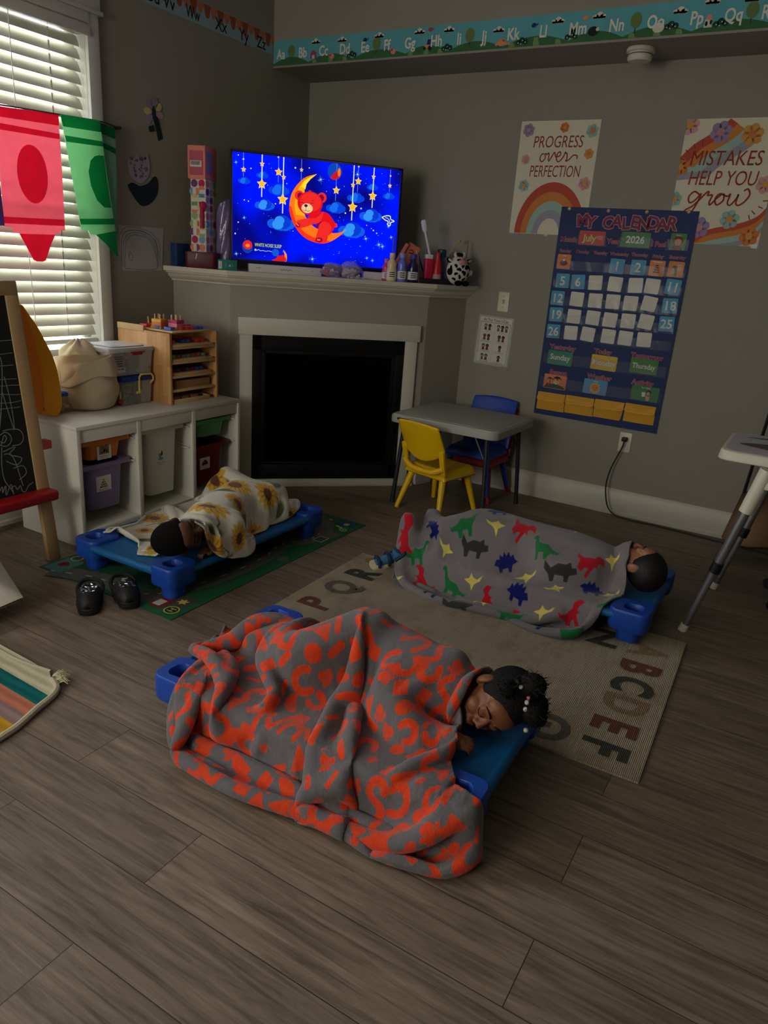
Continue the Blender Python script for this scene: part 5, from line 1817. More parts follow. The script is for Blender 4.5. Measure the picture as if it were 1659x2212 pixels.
def flower(mb, x, y, r, c, cc, z, clip=None):
    for k in range(6):
        a = k * PI / 3 + .3
        px, py = x + r * .6 * math.cos(a), y + r * .6 * math.sin(a)
        P = disc(px, py, r * .42, n=14)
        if clip:
            P = [(max(-W2, min(W2, p)), max(-H2_, min(H2_, q))) for p, q in P]
        mb.flat(P, z, c)
    P = disc(x, y, r * .36, n=14)
    if clip:
        P = [(max(-W2, min(W2, p)), max(-H2_, min(H2_, q))) for p, q in P]
    mb.flat(P, z + .0003, cc)


def script(mb, strokes, x, y, h, w, z, m, sl=.12):
    for s in strokes:
        mb.ribbon([(x + (a + sl * b) * h, y + b * h) for a, b in s], w, z, m, 7)


OVER = [[(-1.25, .25), (-1.5, .2), (-1.6, -.2), (-1.35, -.5), (-1.05, -.2), (-1.15, .25), (-.95, .2), (-.75, .3), (-.6, -.45), (-.2, .35), (-.05, .2), (.1, -.05), (.5, .1), (.45, .42), (.2, .3), (.2, -.25), (.5, -.5), (.85, -.1), (1.0, .4), (1.05, .3), (1.2, .25), (1.3, -.2), (1.25, -.45), (1.55, -.3), (1.9, .1), (2.3, .05), (2.35, -.25)]]
GROW = [[(-1.15, .25), (-1.5, .42), (-1.75, .1), (-1.6, -.25), (-1.3, -.1), (-1.05, .3), (-1.15, -.35), (-1.4, -.95), (-1.75, -.75), (-1.3, -.4), (-.75, .35), (-.6, .4), (-.62, .2), (-.35, .22), (-.4, -.2), (-.3, -.35), (-.05, .0), (.2, .3), (0, .25), (-.1, -.05), (.1, -.35), (.4, -.1), (.35, .28), (.3, .25), (.6, .18), (.72, .3), (.7, -.2), (.9, -.35), (1.15, .05), (1.2, .3), (1.2, -.2), (1.4, -.35), (1.7, -.1), (1.85, .3), (1.65, .62), (1.45, .5)]]
p1 = thing('poster', 'progress over perfection poster with a rainbow, left of the calendar', 'poster', (1.695, -.001, 1.819), R=R_BACK @ rot('Z', 0), group='motivational posters')
mb = MB().prism([(-W2, -H2_), (W2, -H2_), (W2, H2_), (-W2, H2_)], 0, .0006, 0)
for x, y, r_, c, cc in ((-.176, .245, .034, 2, 11), (.028, .255, .026, 3, 6), (.182, .236, .034, 4, 3), (-.174, .097, .026, 5, 6), (.181, .124, .027, 6, 3), (-.167, -.038, .032, 4, 6), (.18, -.024, .034, 5, 6)):
    flower(mb, x, y, r_, c, cc, .001, 1)
mb.text('PROGRESS', .002, .186, .058, .001, 1, sx=.72, wmax=.285, shear=.08)
script(mb, OVER, -.005, .112, .053, .0065, .001, 1)
mb.text('PERFECTION', .003, .038, .058, .001, 1, sx=.62, wmax=.285, shear=.05)
for i, (r0, r1) in enumerate(((.165, .203), (.128, .166), (.094, .13), (.062, .096))):
    mb.flat([(.01 + x, y) for x, y in arc_band(0, -.288, r0, r1, 0, PI, 36, 1.33)], .001 + .0001 * i, 7 + i)
mb.build('printed_sheet', PC, p1, smooth=0)
for x, y in ((-.208, -.285), (.0, -.291)):
    MB().prism(rrect(.022, .016, .004, 3, x, y), .0008, .002).build('tape', glass('clear_tape', (230, 230, 225), .25, .1, .35), p1, smooth=0)
p2 = thing('poster', 'mistakes help you grow poster, cut by the right edge of the photo', 'poster', (2.575, -.001, 1.808), R=R_BACK, group='motivational posters')
mb = MB().prism([(-W2, -H2_), (W2, -H2_), (W2, H2_), (-W2, H2_)], 0, .0006, 0)
C1 = [(-.222, .12), (-.17, .175), (-.11, .215), (-.06, .25), (-.02, .289)]
for i in range(4):
    o0, o1 = i * .03, (i + 1) * .03
    lo = [(max(-W2, x + o1 * 1.2), y - o1 * .8) for x, y in C1]
    hi = [(max(-W2, x + o0 * 1.2), y - o0 * .8) for x, y in C1]
    q = smooth_pts(hi, 4) + smooth_pts(lo, 4)[::-1]
    q = [(x, min(y, H2_)) for x, y in q]
    mb.flat([(-.2225, hi[0][1] - .0)] + q + [(-.2225, lo[0][1] - .015)], .001 + .0001 * i, 7 + i)
for i in range(4):
    o0, o1 = i * .028, (i + 1) * .028
    C2 = [(-.13, -.29), (-.09, -.262), (-.03, -.222), (.05, -.2), (.13, -.18), (.19, -.15), (.2225, -.11)]
    hi, lo = [(x, max(-H2_, y - o0)) for x, y in C2], [(x, max(-H2_, y - o1)) for x, y in C2]
    mb.flat(smooth_pts(hi, 4) + smooth_pts(lo, 4)[::-1], .001 + .0001 * i, 7 + i)
for x, y, r_, c, cc in ((-.204, .262, .045, 5, 6), (-.054, .229, .05, 2, 11), (.091, .216, .05, 6, 3), (-.215, .072, .042, 3, 6), (-.215, -.08, .036, 4, 6), (.195, -.006, .042, 5, 6), (.066, -.168, .045, 4, 6), (-.07, -.211, .05, 2, 11), (.172, -.243, .046, 3, 6)):
    flower(mb, x, y, r_, c, cc, .0018, 1)
mb.text('MISTAKES', -.005, .113, .066, .0022, 1, sx=.85, wmax=.33, shear=.1)
mb.text('HELP YOU', -.003, .022, .066, .0022, 1, sx=.85, wmax=.315, shear=.1)
script(mb, GROW, -.012, -.075, .078, .008, .0022, 1)
for x, y, a in ((-.16, .155, 2.0), (-.185, .135, 2.45), (-.2, .105, 2.9), (.2, -.08, .1), (.185, -.105, -.35), (.16, -.125, -.75), (-.13, .17, 1.6), (.15, -.145, -1.2)):
    mb.ribbon([(x, y), (x + .024 * math.cos(a), y + .024 * math.sin(a))], .005, .0022, 1, 1)
mb.build('printed_sheet', PC, p2, smooth=0)
MB().prism(rrect(.03, .02, .004, 3, .205, -.289), .0008, .002).build('tape', glass('clear_tape'), p2, smooth=0)

# ------------------------------------------------------------------ calendar pocket chart and its cards
CX0, CZ0 = 2.131, 1.096
NAV = mat('navy_nylon', (22, 44, 96), .6, .35, var=.08, scale=6)
ca = thing('calendar_chart', 'navy pocket chart calendar hanging on the back wall', 'calendar', (CX0, -.003, CZ0), R=R_BACK)
mb = MB()
nx, ny = 24, 38


def cal(u, v):
    return ((u - .5) * .726, (v - .5) * 1.162 - .004 * u, .0016 + .0012 * math.sin(11 * u + 3 * v) * (1 - v) + .0015 * math.sin(PI * u) * (1 - v))


mb.grid(nx, ny, cal, 2)
sheet = mb
LB = mat('maroon_print', (120, 40, 66), .6)
LBO = mat('rose_outline', (196, 140, 152), .6)
mb = sheet
for s, x, y, h in (('Month', -.296, .413, .024), ('Year', -.049, .414, .024), ('I Feel', .192, .411, .024), ('Sunday', -.307, .352, .016), ('Monday', -.208, .352, .016), ('Tuesday', -.108, .351, .016), ('Wednesday', -.004, .351, .0155), ('Thursday', .103, .353, .016), ('Friday', .2, .35, .016), ('Saturday', .298, .351, .016), ('Yesterday', -.241, -.177, .026), ('Today', -.007, -.173, .026), ('Tomorrow', .236, -.17, .026), ('Season', -.246, -.322, .026), ('Weather', -.003, -.317, .026), ('Activity', .238, -.314, .026)):
    wm = {'Wednesday': .105}.get(s)
    mb.text(s, x, y, h, .0052, 0, bold=.055, wmax=wm)
    mb.text(s, x, y, h, .0058, 1, bold=.012, wmax=wm)
xs = np.linspace(-.225, .242, 10)
for i, c in enumerate('MY CALENDAR'):
    x = -.235 + i * .0475
    if c == ' ':
        continue
    a = (.12, -.08, 0, .05, -.06, .08, -.1, .06, -.08, .1, -.1)[i]
    mb.text(c, x, .511 + .004 * (-1) ** i, .058, .0052, 0, bold=.075, ang=a)
    mb.text(c, x, .511 + .004 * (-1) ** i, .058, .0058, 1, bold=.035, ang=a)
mb.build('nylon_sheet', [LBO, LB, NAV], ca, solid=.001, smooth=0)
for x, y in ((-.318, .572), (-.101, .567), (.102, .567), (.312, .574)):
    mb = MB().lathe([(.0045, .004), (.009, .0042), (.0095, .0055), (.006, .0065), (.0045, .0055)], n=16, c=(x, y, 0))
    mb.build('grommet', mat('brass_grommet', (190, 160, 120), .3, .6, .8), ca)
PVC = glass('clear_pocket_vinyl', (210, 215, 225), .12, .06, .06)
for zz in (.262, .166, .068, -.026, -.118):                          # the five rows of number pockets
    def pv(u, v, zz=zz):
        return ((u - .5) * .70, zz - .012 + .05 * v, .0072 + .0012 * math.sin(40 * u + zz * 90) + .0008 * math.sin(97 * u + 5 * v))
    MB().grid(90, 4, pv).build('clear_pocket', PVC, ca, smooth=60)
for zz in (-.262, -.405):
    def pv(u, v, zz=zz):
        return ((u - .5) * .70, zz - .012 + .06 * v, .0072 + .0012 * math.sin(33 * u + zz * 70) + .0008 * math.sin(77 * u + 5 * v))
    MB().grid(80, 4, pv).build('clear_pocket', PVC, ca, smooth=60)
for x, w_ in ((-.168, .17), (.067, .18), (.286, .11)):
    MB().grid(20, 6, lambda u, v: (x + (u - .5) * w_, .40 + .055 * (v - .3), .0072 + .001 * math.sin(21 * u + 8 * v))).build('clear_pocket', PVC, ca, smooth=60)
YN = mat('gold_nylon', (214, 158, 40), .55, .35, var=.05)
YE = mat('gold_trim', (232, 184, 70), .6)
for i in range(4):
    x0, x1 = -.35 + .1725 * i, -.35 + .1725 * (i + 1) - .004
    y1, y0 = -.448 + .003 * i, -.550 + .003 * i
    pk_ = MB().grid(12, 8, lambda u, v: (x0 + (x1 - x0) * u, y0 + (y1 - y0) * v, .004 + .012 * math.sin(PI * u) ** .5 * (.3 + .7 * math.sin(PI * v * .55)) + .002 * math.sin(9 * u + i))).build('gold_pocket', YN, ca, smooth=60)
    fl_ = [(x0 + .001, y1 + .002)] + [(x0 + .001, y1 - .03)] + [(x0 + .02 - .019 * math.cos(a), y1 - .032 - .012 * math.sin(a)) for a in np.linspace(0, PI / 2, 5)] + [(x1 - .02 + .019 * math.sin(a), y1 - .032 - .012 * math.cos(a)) for a in np.linspace(0, PI / 2, 5)] + [(x1 - .001, y1 + .002)]
    n_ = len(fl_)
    mb = MB().add([(x, y, .0185 + .002 * math.sin(8 * x + i) - (.012 if y > y1 - .001 else 0)) for x, y in fl_], [tuple(range(n_ - 1, -1, -1))] if False else [tuple(range(n_))])
    mb.tube([(x, y, .0195) for x, y in fl_[1:-1]], .0022, 6, 1)
    mb.build('flap', [YN, YE], pk_, smooth=0)


def card(label, x, y, w_, h, m, art=None, mats=(), ang=0, group=None, cat='card', nm='calendar_card'):
    t = thing(nm, label, cat, (CX0 + x, -.0072, CZ0 + y), R=R_BACK @ rot('Z', ang), group=group)
    MB().prism(rrect(w_, h, .006, 3), 0, .0008).build('card_sheet', m, t, smooth=0)
    if art:
        k = MB()
        art(k, w_ / 2, h / 2)
        k.build('print', list(mats), t, smooth=0)
    return t


TEAL = mat('turquoise_card', (58, 150, 184), .5, var=.05, scale=30)
WCD = mat('blank_card_white', (214, 210, 196), .5, .35, var=.02)
NUMC = mat('number_print', (210, 214, 204), .6)
ORC = mat('orange_card_sheet', (206, 122, 46), .5, var=.06, scale=30)
rr = random.Random(21)
angs = iter([.0] * 60)
G_ = 'date cards in the calendar pockets'
for n_, x, y, a in (('1', -.007, .287, -.03), ('2', .106, .288, .0), ('5', -.298, .191, .03), ('6', -.209, .191, .06), ('11', .303, .202, -.08), ('12', -.314, .095, .0), ('18', .306, .106, .05), ('19', -.309, .004, .03), ('25', .306, .011, .03), ('26', -.311, -.091, .04)):
    card('turquoise calendar card printed with the number %s' % n_, x, y, .078, .078, TEAL, lambda k, a_, b_, s=n_: k.text(s, 0, 0, .046, .0011, 0, bold=.02, wmax=.06), [NUMC], a, G_)
rows = [('in the row with 5, 6 and 11', [(-.111, .194), (-.001, .194), (.109, .196), (.197, .198)]), ('in the row with 12 and 18', [(-.201, .098), (-.096, .099), (.002, .101), (.099, .101), (.198, .107)]), ('in the row with 19 and 25', [(-.203, .003), (-.094, .005), (.003, .003), (.102, .007), (.198, .012)]), ('in the row with 26', [(-.207, -.089), (-.108, -.087), (.008, -.086), (.103, -.086), (.205, -.083)])]
ordn = ['first', 'second', 'third', 'fourth', 'fifth']
tilt = {(0, 0): .05, (0, 1): -.04, (0, 2): .06, (0, 3): -.05, (1, 0): -.03, (1, 4): -.13, (2, 4): -.1, (3, 1): -.08, (3, 2): -.03, (2, 2): -.04, (3, 0): .04}
for ri, (rn, cs) in enumerate(rows):
    for ci, (x, y) in enumerate(cs):
        card('blank white card %s, %s from the left' % (rn, ordn[ci]), x, y, .077, .077, WCD, ang=tilt.get((ri, ci), rr.uniform(-.03, .03)), group=G_)
BRN = mat('brown_print_ink', (60, 40, 30), .7)


def art_layers(k, a, b):
    for i, w_ in enumerate((.010, .014, .018, .022)):
        k.flat(rrect(w_ * 1.5, .006, .002, 2, 0, .014 - .011 * i), .0011, 0)
    k.flat(rrect(.05, .003, .001, 1, 0, .032), .0011, 1)


def art_flag(k, a, b):
    for i in range(4):
        k.flat(rrect(.026, .003, .001, 1, -.012, .002 - .008 * i), .0011, 1)
        k.flat(rrect(.026, .003, .001, 1, .016, .022 - .008 * i), .0011, 1)
    k.flat(smooth_pts([(-.01, .018), (.004, .014), (.006, -.01), (.01, -.032), (-.002, -.032), (-.006, 0), (-.02, .01)], 3, True), .0013, 2)


def art_blob(k, a, b):
    k.flat(disc(0, -.008, .022, .014), .0011, 3)
    k.flat(disc(-.008, -.004, .01, .008), .0013, 2)
    k.flat(disc(.0, .008, .006), .0013, 1)
    k.flat(rrect(.022, .003, .001, 1, 0, .03), .0011, 1)


OM = [BRN, NUMC, mat('grey_green_print', (96, 108, 92), .7), mat('maroon_blob', (116, 60, 60), .7)]
card('orange picture card under Sunday in the top row', -.307, .294, .078, .078, ORC, art_blob, OM, 0, G_)
card('orange card with a dark stacked cone under Friday', .204, .29, .08, .08, ORC, art_layers, OM, -.02, G_)
card('orange card with white stripes under Saturday', .301, .291, .08, .078, ORC, art_flag, OM, -.03, G_)
card('red month card printed July', -.168, .425, .145, .073, mat('red_card', (186, 52, 52), .5, var=.1), lambda k, a, b: (k.text('July', -.012, 0, .034, .0011, 0, bold=.03), k.flat([(.02, .012), (.062, .016), (.06, -.01), (.03, -.004)], .0010, 1)), [mat('lime_print', (206, 196, 96), .6), mat('pink_print', (214, 120, 120), .6)], -.01)
card('green year card printed 2026', .067, .427, .155, .077, mat('green_card', (52, 120, 60), .5, var=.08), lambda k, a, b: k.text('2026', 0, 0, .034, .0011, 0, bold=.03, wmax=.11), [NUMC], -.01)


def art_face(k, a, b):
    k.flat(disc(0, -.03, .024, .012), .0010, 1)
    k.flat(disc(0, .004, .026, .024), .0011, 1)
    k.flat(disc(0, -.002, .017, .017), .0013, 2)
    k.text('Happy', 0, .032, .008, .0011, 0)


card('green feelings card with a smiling face after I Feel', .286, .427, .08, .082, mat('green_card', (52, 120, 60)), art_face, [NUMC, mat('auburn_print', (126, 58, 48), .7), mat('skin_print', (200, 150, 130), .7)], -.01)
card('teal day card printed Sunday under Yesterday', -.249, -.238, .146, .082, mat('sea_green_card', (22, 128, 96), .5, var=.1, scale=50), lambda k, a, b: k.text('Sunday', 0, .004, .03, .0011, 0, bold=.02, wmax=.12), [NUMC], -.015)
card('yellow day card printed Monday under Today', .008, -.234, .146, .082, mat('yellow_card', (208, 172, 38), .5, var=.1, scale=50), lambda k, a, b: k.text('Monday', 0, .0, .03, .0011, 0, bold=.02, wmax=.132), [NUMC], -.015)
card('green day card printed Thursday under Tomorrow', .229, -.225, .148, .082, mat('leaf_green_card', (58, 122, 40), .5, var=.06), lambda k, a, b: k.text('Thursday', 0, .0, .027, .0011, 0, bold=.02, wmax=.125), [NUMC], -.015)


def art_palm(k, a, b):
    k.flat([(-.066, -.038), (.066, -.038), (.055, -.022), (.0, -.01), (-.05, -.02)], .0011, 0)
    for x, y, s in ((.012, .018, 1), (-.032, .012, .7)):
        for q in range(6):
            an = .3 + q * .55
            k.ribbon([(x, y), (x + .016 * s * math.cos(an), y + .012 * s * math.sin(an) + .004), (x + .026 * s * math.cos(an), y + .012 * s * math.sin(an) - .006)], .005 * s, .0013, 0, 3)
        k.ribbon([(x, y), (x + .004, -.02)], .004, .0012, 1, 2)
    k.flat(disc(.008, -.002, .016, .012), .0012, 2)
    k.flat(disc(-.04, -.018, .012, .007), .0014, 3)


card('orange season card with palm trees under Season', -.258, -.379, .136, .082, mat('sunset_card', (214, 122, 66), .5), art_palm, [mat('palm_green_print', (42, 66, 40), .7), BRN, mat('sand_print2', (206, 190, 110), .7), RED], -.02)


def art_sun(k, a, b):
    k.flat(star(0, -.006, .032, .025, 14), .0011, 0)
    k.flat(disc(0, -.006, .023), .0013, 1)
    for s in (-1, 1):
        k.flat(disc(s * .008, -.004, .0025, n=8), .0015, 2)
    k.ribbon([(-.007, -.013), (0, -.017), (.007, -.013)], .0018, .0015, 2, 4)
    k.text('Sunny', 0, .032, .008, .0011, 3)


card('blue weather card with a smiling sun under Weather', -.019, -.375, .136, .084, mat('sky_card', (78, 142, 180), .5), art_sun, [mat('sun_ray_print', (214, 176, 70), .7), mat('sun_print', (200, 140, 50), .7), BRN, NUMC], -.02)


def art_child(k, a, b):
    k.flat(disc(.02, .008, .014, .013), .0011, 0)
    k.flat(disc(.018, .002, .010), .0013, 1)
    k.flat([(.006, -.012), (.03, -.012), (.026, -.038), (.012, -.038)], .0012, 1)
    k.flat([(-.018, .006), (.002, .008), (.004, -.016), (-.014, -.02)], .0013, 2)
    k.text('Art Class', 0, .032, .009, .0011, 2)


card('green activity card with a child painting under Activity', .261, -.372, .15, .082, mat('grass_card', (38, 120, 60), .5), art_child, [BRN, mat('skin_print', (200, 150, 130)), NUMC], -.02)

# ------------------------------------------------------------------ switch, socket, behaviour chart
PLT = mat('cream_switch_plastic', (214, 208, 186), .4, .45, var=.02)
sw = thing('light_switch', 'cream light switch above the laminated picture chart', 'light switch', (1.489, 0, 1.141), R=R_BACK)
MB().prism(rrect(.071, .116, .006, 3), 0, .006, inset=.04).build('plate', PLT, sw, bevel=.001)
MB().box((0, .002, .012), (.009, .02, .018), 0, rot('X', .5)).build('toggle', PLT, sw, bevel=.001)
for y in (.03, -.03):
    MB().cyl((0, y, .005), (0, y, .0072), .0035, n=12).build('screw', mat('dull_screw', (150, 146, 132), .4, .5, .6), sw)
ot = thing('wall_socket', 'cream wall socket with a black plug, below the calendar', 'wall socket', (2.332, 0, .4335), R=R_BACK)
MB().prism(rrect(.071, .116, .006, 3), 0, .006, inset=.04).build('plate', PLT, ot, bevel=.001)
for y in (.022, -.022):
    rc_ = MB().prism(rrect(.034, .03, .013, 5, 0, y), .005, .0085).build('receptacle', PLT, ot, bevel=.0008)
    MB().box((-.006, y + .003, .0086), (.0022, .008, .0006)).box((.006, y + .003, .0086), (.0022, .008, .0006)).build('slot', mat('dark_slot', (20, 20, 20), .7), rc_)
pc = thing('power_cord', 'black power cord from the wall socket running along the floor to the right', 'cord', (0, 0, 0))
CRD = mat('black_rubber', (18, 18, 19), .5, .4)
pts = smooth_pts([(2.332, -.03, .445), (2.328, -.033, .41), (2.31, -.04, .35), (2.29, -.05, .28), (2.28, -.058, .2), (2.287, -.063, .13), (2.315, -.068, .05), (2.37, -.075, .012), (2.44, -.078, .006), (2.51, -.076, .005), (2.6, -.07, .005), (2.75, -.08, .005), (2.88, -.095, .005), (2.98, -.105, .005), (3.09, -.11, .005), (3.2, -.13, .005), (3.4, -.2, .005), (3.7, -.25, .005)], 6)
MB().tube(pts, .0042, 7).build('cable', CRD, pc)
MB().bb((2.316, -.036, .442), (2.346, -.0095, .466)).build('plug', CRD, pc, bevel=.004)
ch = thing('picture_chart', 'laminated chart of small cartoon children headed At Toy Time I Can', 'chart', (1.452, -.001, .907), R=R_BACK @ rot('Z', -.03))
MB().prism(rrect(.232, .295, .006, 3), 0, .001).build('laminate', glass('laminate_film', (225, 225, 220), .15, .05, .3), ch, smooth=0)
mb = MB().prism([(-.105, -.138), (.105, -.138), (.105, .138), (-.105, .138)], .0002, .0014, 0)
mb.text('At Toy Time I Can', 0, .122, .017, .0017, 1, wmax=.16)
for a, b in (((-.098, -.134), (.098, -.1322)), ((-.098, .106), (.098, .1078)), ((-.098, -.134), (-.0962, .108)), ((.0962, -.134), (.098, .108)), ((-.098, .0465), (.098, .0472)), ((-.098, -.0137), (.098, -.013)), ((-.098, -.074), (.098, -.0733)), ((-.0004, -.134), (.0004, .108))):
    mb.flat([(a[0], a[1]), (b[0], a[1]), (b[0], b[1]), (a[0], b[1])], .0016, 1 if abs(a[0]) > .09 and b[0] - a[0] > .19 and abs(a[1]) > .1 or b[0] - a[0] < .003 and abs(a[0]) > .09 else 2)
rr = random.Random(12)
CAPT = ['Share', 'Take turns', 'Use an inside voice', 'Take care of toys', 'Ask nicely to play', 'Make safe choices', 'Clean up my toys', 'Make good choices']
for r_ in range(4):
    for c in range(2):
        x0, y0 = -.048 + .096 * c, .082 - .06 * r_
        for k_ in range((2, 3, 2, 2, 2, 1, 2, 1)[r_ * 2 + c]):
            nk = (2, 3, 2, 2, 2, 1, 2, 1)[r_ * 2 + c]
            x = x0 + (k_ - (nk - 1) / 2) * .026
            cloth_, hair_ = rr.choice((3, 4, 5, 6)), rr.choice((1, 1, 7, 1))
            mb.flat([(x - .009, y0 - .021), (x + .009, y0 - .021), (x + .006, y0 - .003), (x - .006, y0 - .003)], .0017, cloth_)
            mb.flat(disc(x, y0 + .006, .0105, .0105, 14), .0018, hair_)
            mb.flat(disc(x, y0 + .003, .0075, .007, 12), .0019, rr.choice((8, 9)))
        mb.text(CAPT[r_ * 2 + c], x0, y0 - .0265, .006, .0017, 1, wmax=.07)
mb.build('printed_page', [PAP, INK, GRY, mat('maroon_dress', (120, 40, 50), .8), mat('grey_shirt', (84, 88, 100), .8), mat('olive_shirt', (110, 112, 70), .8), mat('blue_jeans', (52, 62, 96), .8), mat('auburn_hair', (130, 82, 60), .8), mat('dark_skin_print', (112, 70, 56), .8), mat('light_skin_print', (190, 146, 124), .8)], ch, smooth=0)

# ------------------------------------------------------------------ children's craft on the left wall
pf = thing('paper_flower', 'small paper flower with pastel petals and a dark stem, high on the left wall', 'paper craft', (.001, 0, 0), R=R_LEFT)
PET = [mat('petal_' + n, c, .8) for n, c in (('yellow', (196, 190, 130)), ('pink', (190, 150, 156)), ('lilac', (150, 146, 172)), ('mauve', (150, 128, 144)))]
DKG = mat('dark_green_paper', (22, 44, 46), .8)
mb = MB()
for (x, y), c in zip(((-1.354, 1.954), (-1.285, 1.982), (-1.278, 1.95), (-1.346, 1.922), (-1.345, 1.986), (-1.305, 2.0)), (0, 0, 1, 2, 3, 3)):
    a = math.atan2(y - 1.957, x + 1.315)
    dx, dy = math.cos(a), math.sin(a)
    P = [(x + .026 * math.cos(q) * dx - .017 * math.sin(q) * dy, y + .026 * math.cos(q) * dy + .017 * math.sin(q) * dx) for q in np.linspace(0, 2 * PI, 16, endpoint=False)]
    mb.prism(P, .001, .003, c)
mb.build('petals', PET, pf, smooth=0)
MB().prism([(-1.325, 1.965), (-1.315, 1.985), (-1.305, 1.965), (-1.305, 1.945), (-1.315, 1.93), (-1.325, 1.945)], .003, .005).build('flower_centre', DKG, pf, smooth=0)
mb = MB().prism([(-1.32, 1.935), (-1.29, 1.945), (-1.257, 1.844), (-1.288, 1.828)], .0, .002)
mb.prism([(-1.352, 1.885), (-1.318, 1.897), (-1.308, 1.87), (-1.345, 1.86)], .0, .0018)
mb.build('stem', DKG, pf, smooth=0)
pt = thing('paper_tulip', 'paper tulip with a spotted lilac bloom over a dark leaf, on the left wall', 'paper craft', (.001, 0, 0), R=R_LEFT)
TP = [(-1.498, 1.717), (-1.46, 1.713), (-1.435, 1.746), (-1.405, 1.722), (-1.369, 1.754), (-1.355, 1.717), (-1.361, 1.66), (-1.409, 1.615), (-1.462, 1.622), (-1.489, 1.657)]
k = MB().prism(TP[:5] + smooth_pts(TP[4:] + [TP[0]], 4)[1:-1], .002, .004, 0)
rr = random.Random(3)
for i in range(34):
    x, y = rr.uniform(-1.48, -1.37), rr.uniform(1.64, 1.735)
    if abs(x + 1.427) < .062 - max(0, 1.66 - y) * .8:
        k.flat(disc(x, y, rr.uniform(.004, .009), rr.uniform(.004, .008), 8), .0043, 1)
k.build('bloom', [mat('lilac_paper', (164, 152, 166), .8), mat('grey_lilac_print', (108, 98, 114), .8)], pt, smooth=0)
MB().prism(smooth_pts([(-1.499, 1.592), (-1.466, 1.609), (-1.422, 1.598), (-1.366, 1.618), (-1.334, 1.648), (-1.312, 1.655), (-1.3, 1.628), (-1.305, 1.578), (-1.345, 1.529), (-1.396, 1.506), (-1.432, 1.514), (-1.472, 1.552)], 4, True), 0, .002).build('leaf', mat('navy_paper', (20, 36, 48), .8), pt, smooth=0)
dr = thing('pencil_drawing', 'pencil scribble of nested arches on white paper taped to the left wall', 'drawing', (.001, 0, 0), R=R_LEFT)
mb = MB().prism([(-1.57, 1.402), (-1.27, 1.405), (-1.288, 1.19), (-1.554, 1.181)], 0, .0012, 0)
PEN = mat('pencil_grey', (92, 90, 92), .8)
for s in ([(-1.564, 1.356), (-1.521, 1.394), (-1.42, 1.393), (-1.346, 1.37), (-1.303, 1.322), (-1.301, 1.209)], [(-1.556, 1.206), (-1.555, 1.322), (-1.523, 1.372), (-1.426, 1.383), (-1.347, 1.352), (-1.317, 1.288), (-1.317, 1.213)], [(-1.538, 1.197), (-1.532, 1.305), (-1.5, 1.352), (-1.44, 1.36), (-1.378, 1.345), (-1.343, 1.297), (-1.327, 1.199), (-1.539, 1.193)], [(-1.511, 1.257), (-1.501, 1.275), (-1.485, 1.249), (-1.491, 1.235), (-1.512, 1.243), (-1.505, 1.262)], [(-1.56, 1.22), (-1.552, 1.34), (-1.5, 1.38), (-1.4, 1.376), (-1.33, 1.335), (-1.308, 1.25)], [(-1.545, 1.2), (-1.545, 1.31), (-1.51, 1.36), (-1.43, 1.372), (-1.36, 1.345), (-1.328, 1.29), (-1.322, 1.205)]):
    mb.ribbon(s, .0022, .0016, 1, 8)
mb.build('paper_sheet', [mat('drawing_paper', (176, 174, 172), .8), PEN], dr, smooth=0)
MB().prism([(-1.455, 1.40), (-1.425, 1.40), (-1.43, 1.43), (-1.45, 1.435)], .0008, .0022).build('tape', glass('dull_tape', (200, 195, 185), .3, .2, .5), dr, smooth=0)

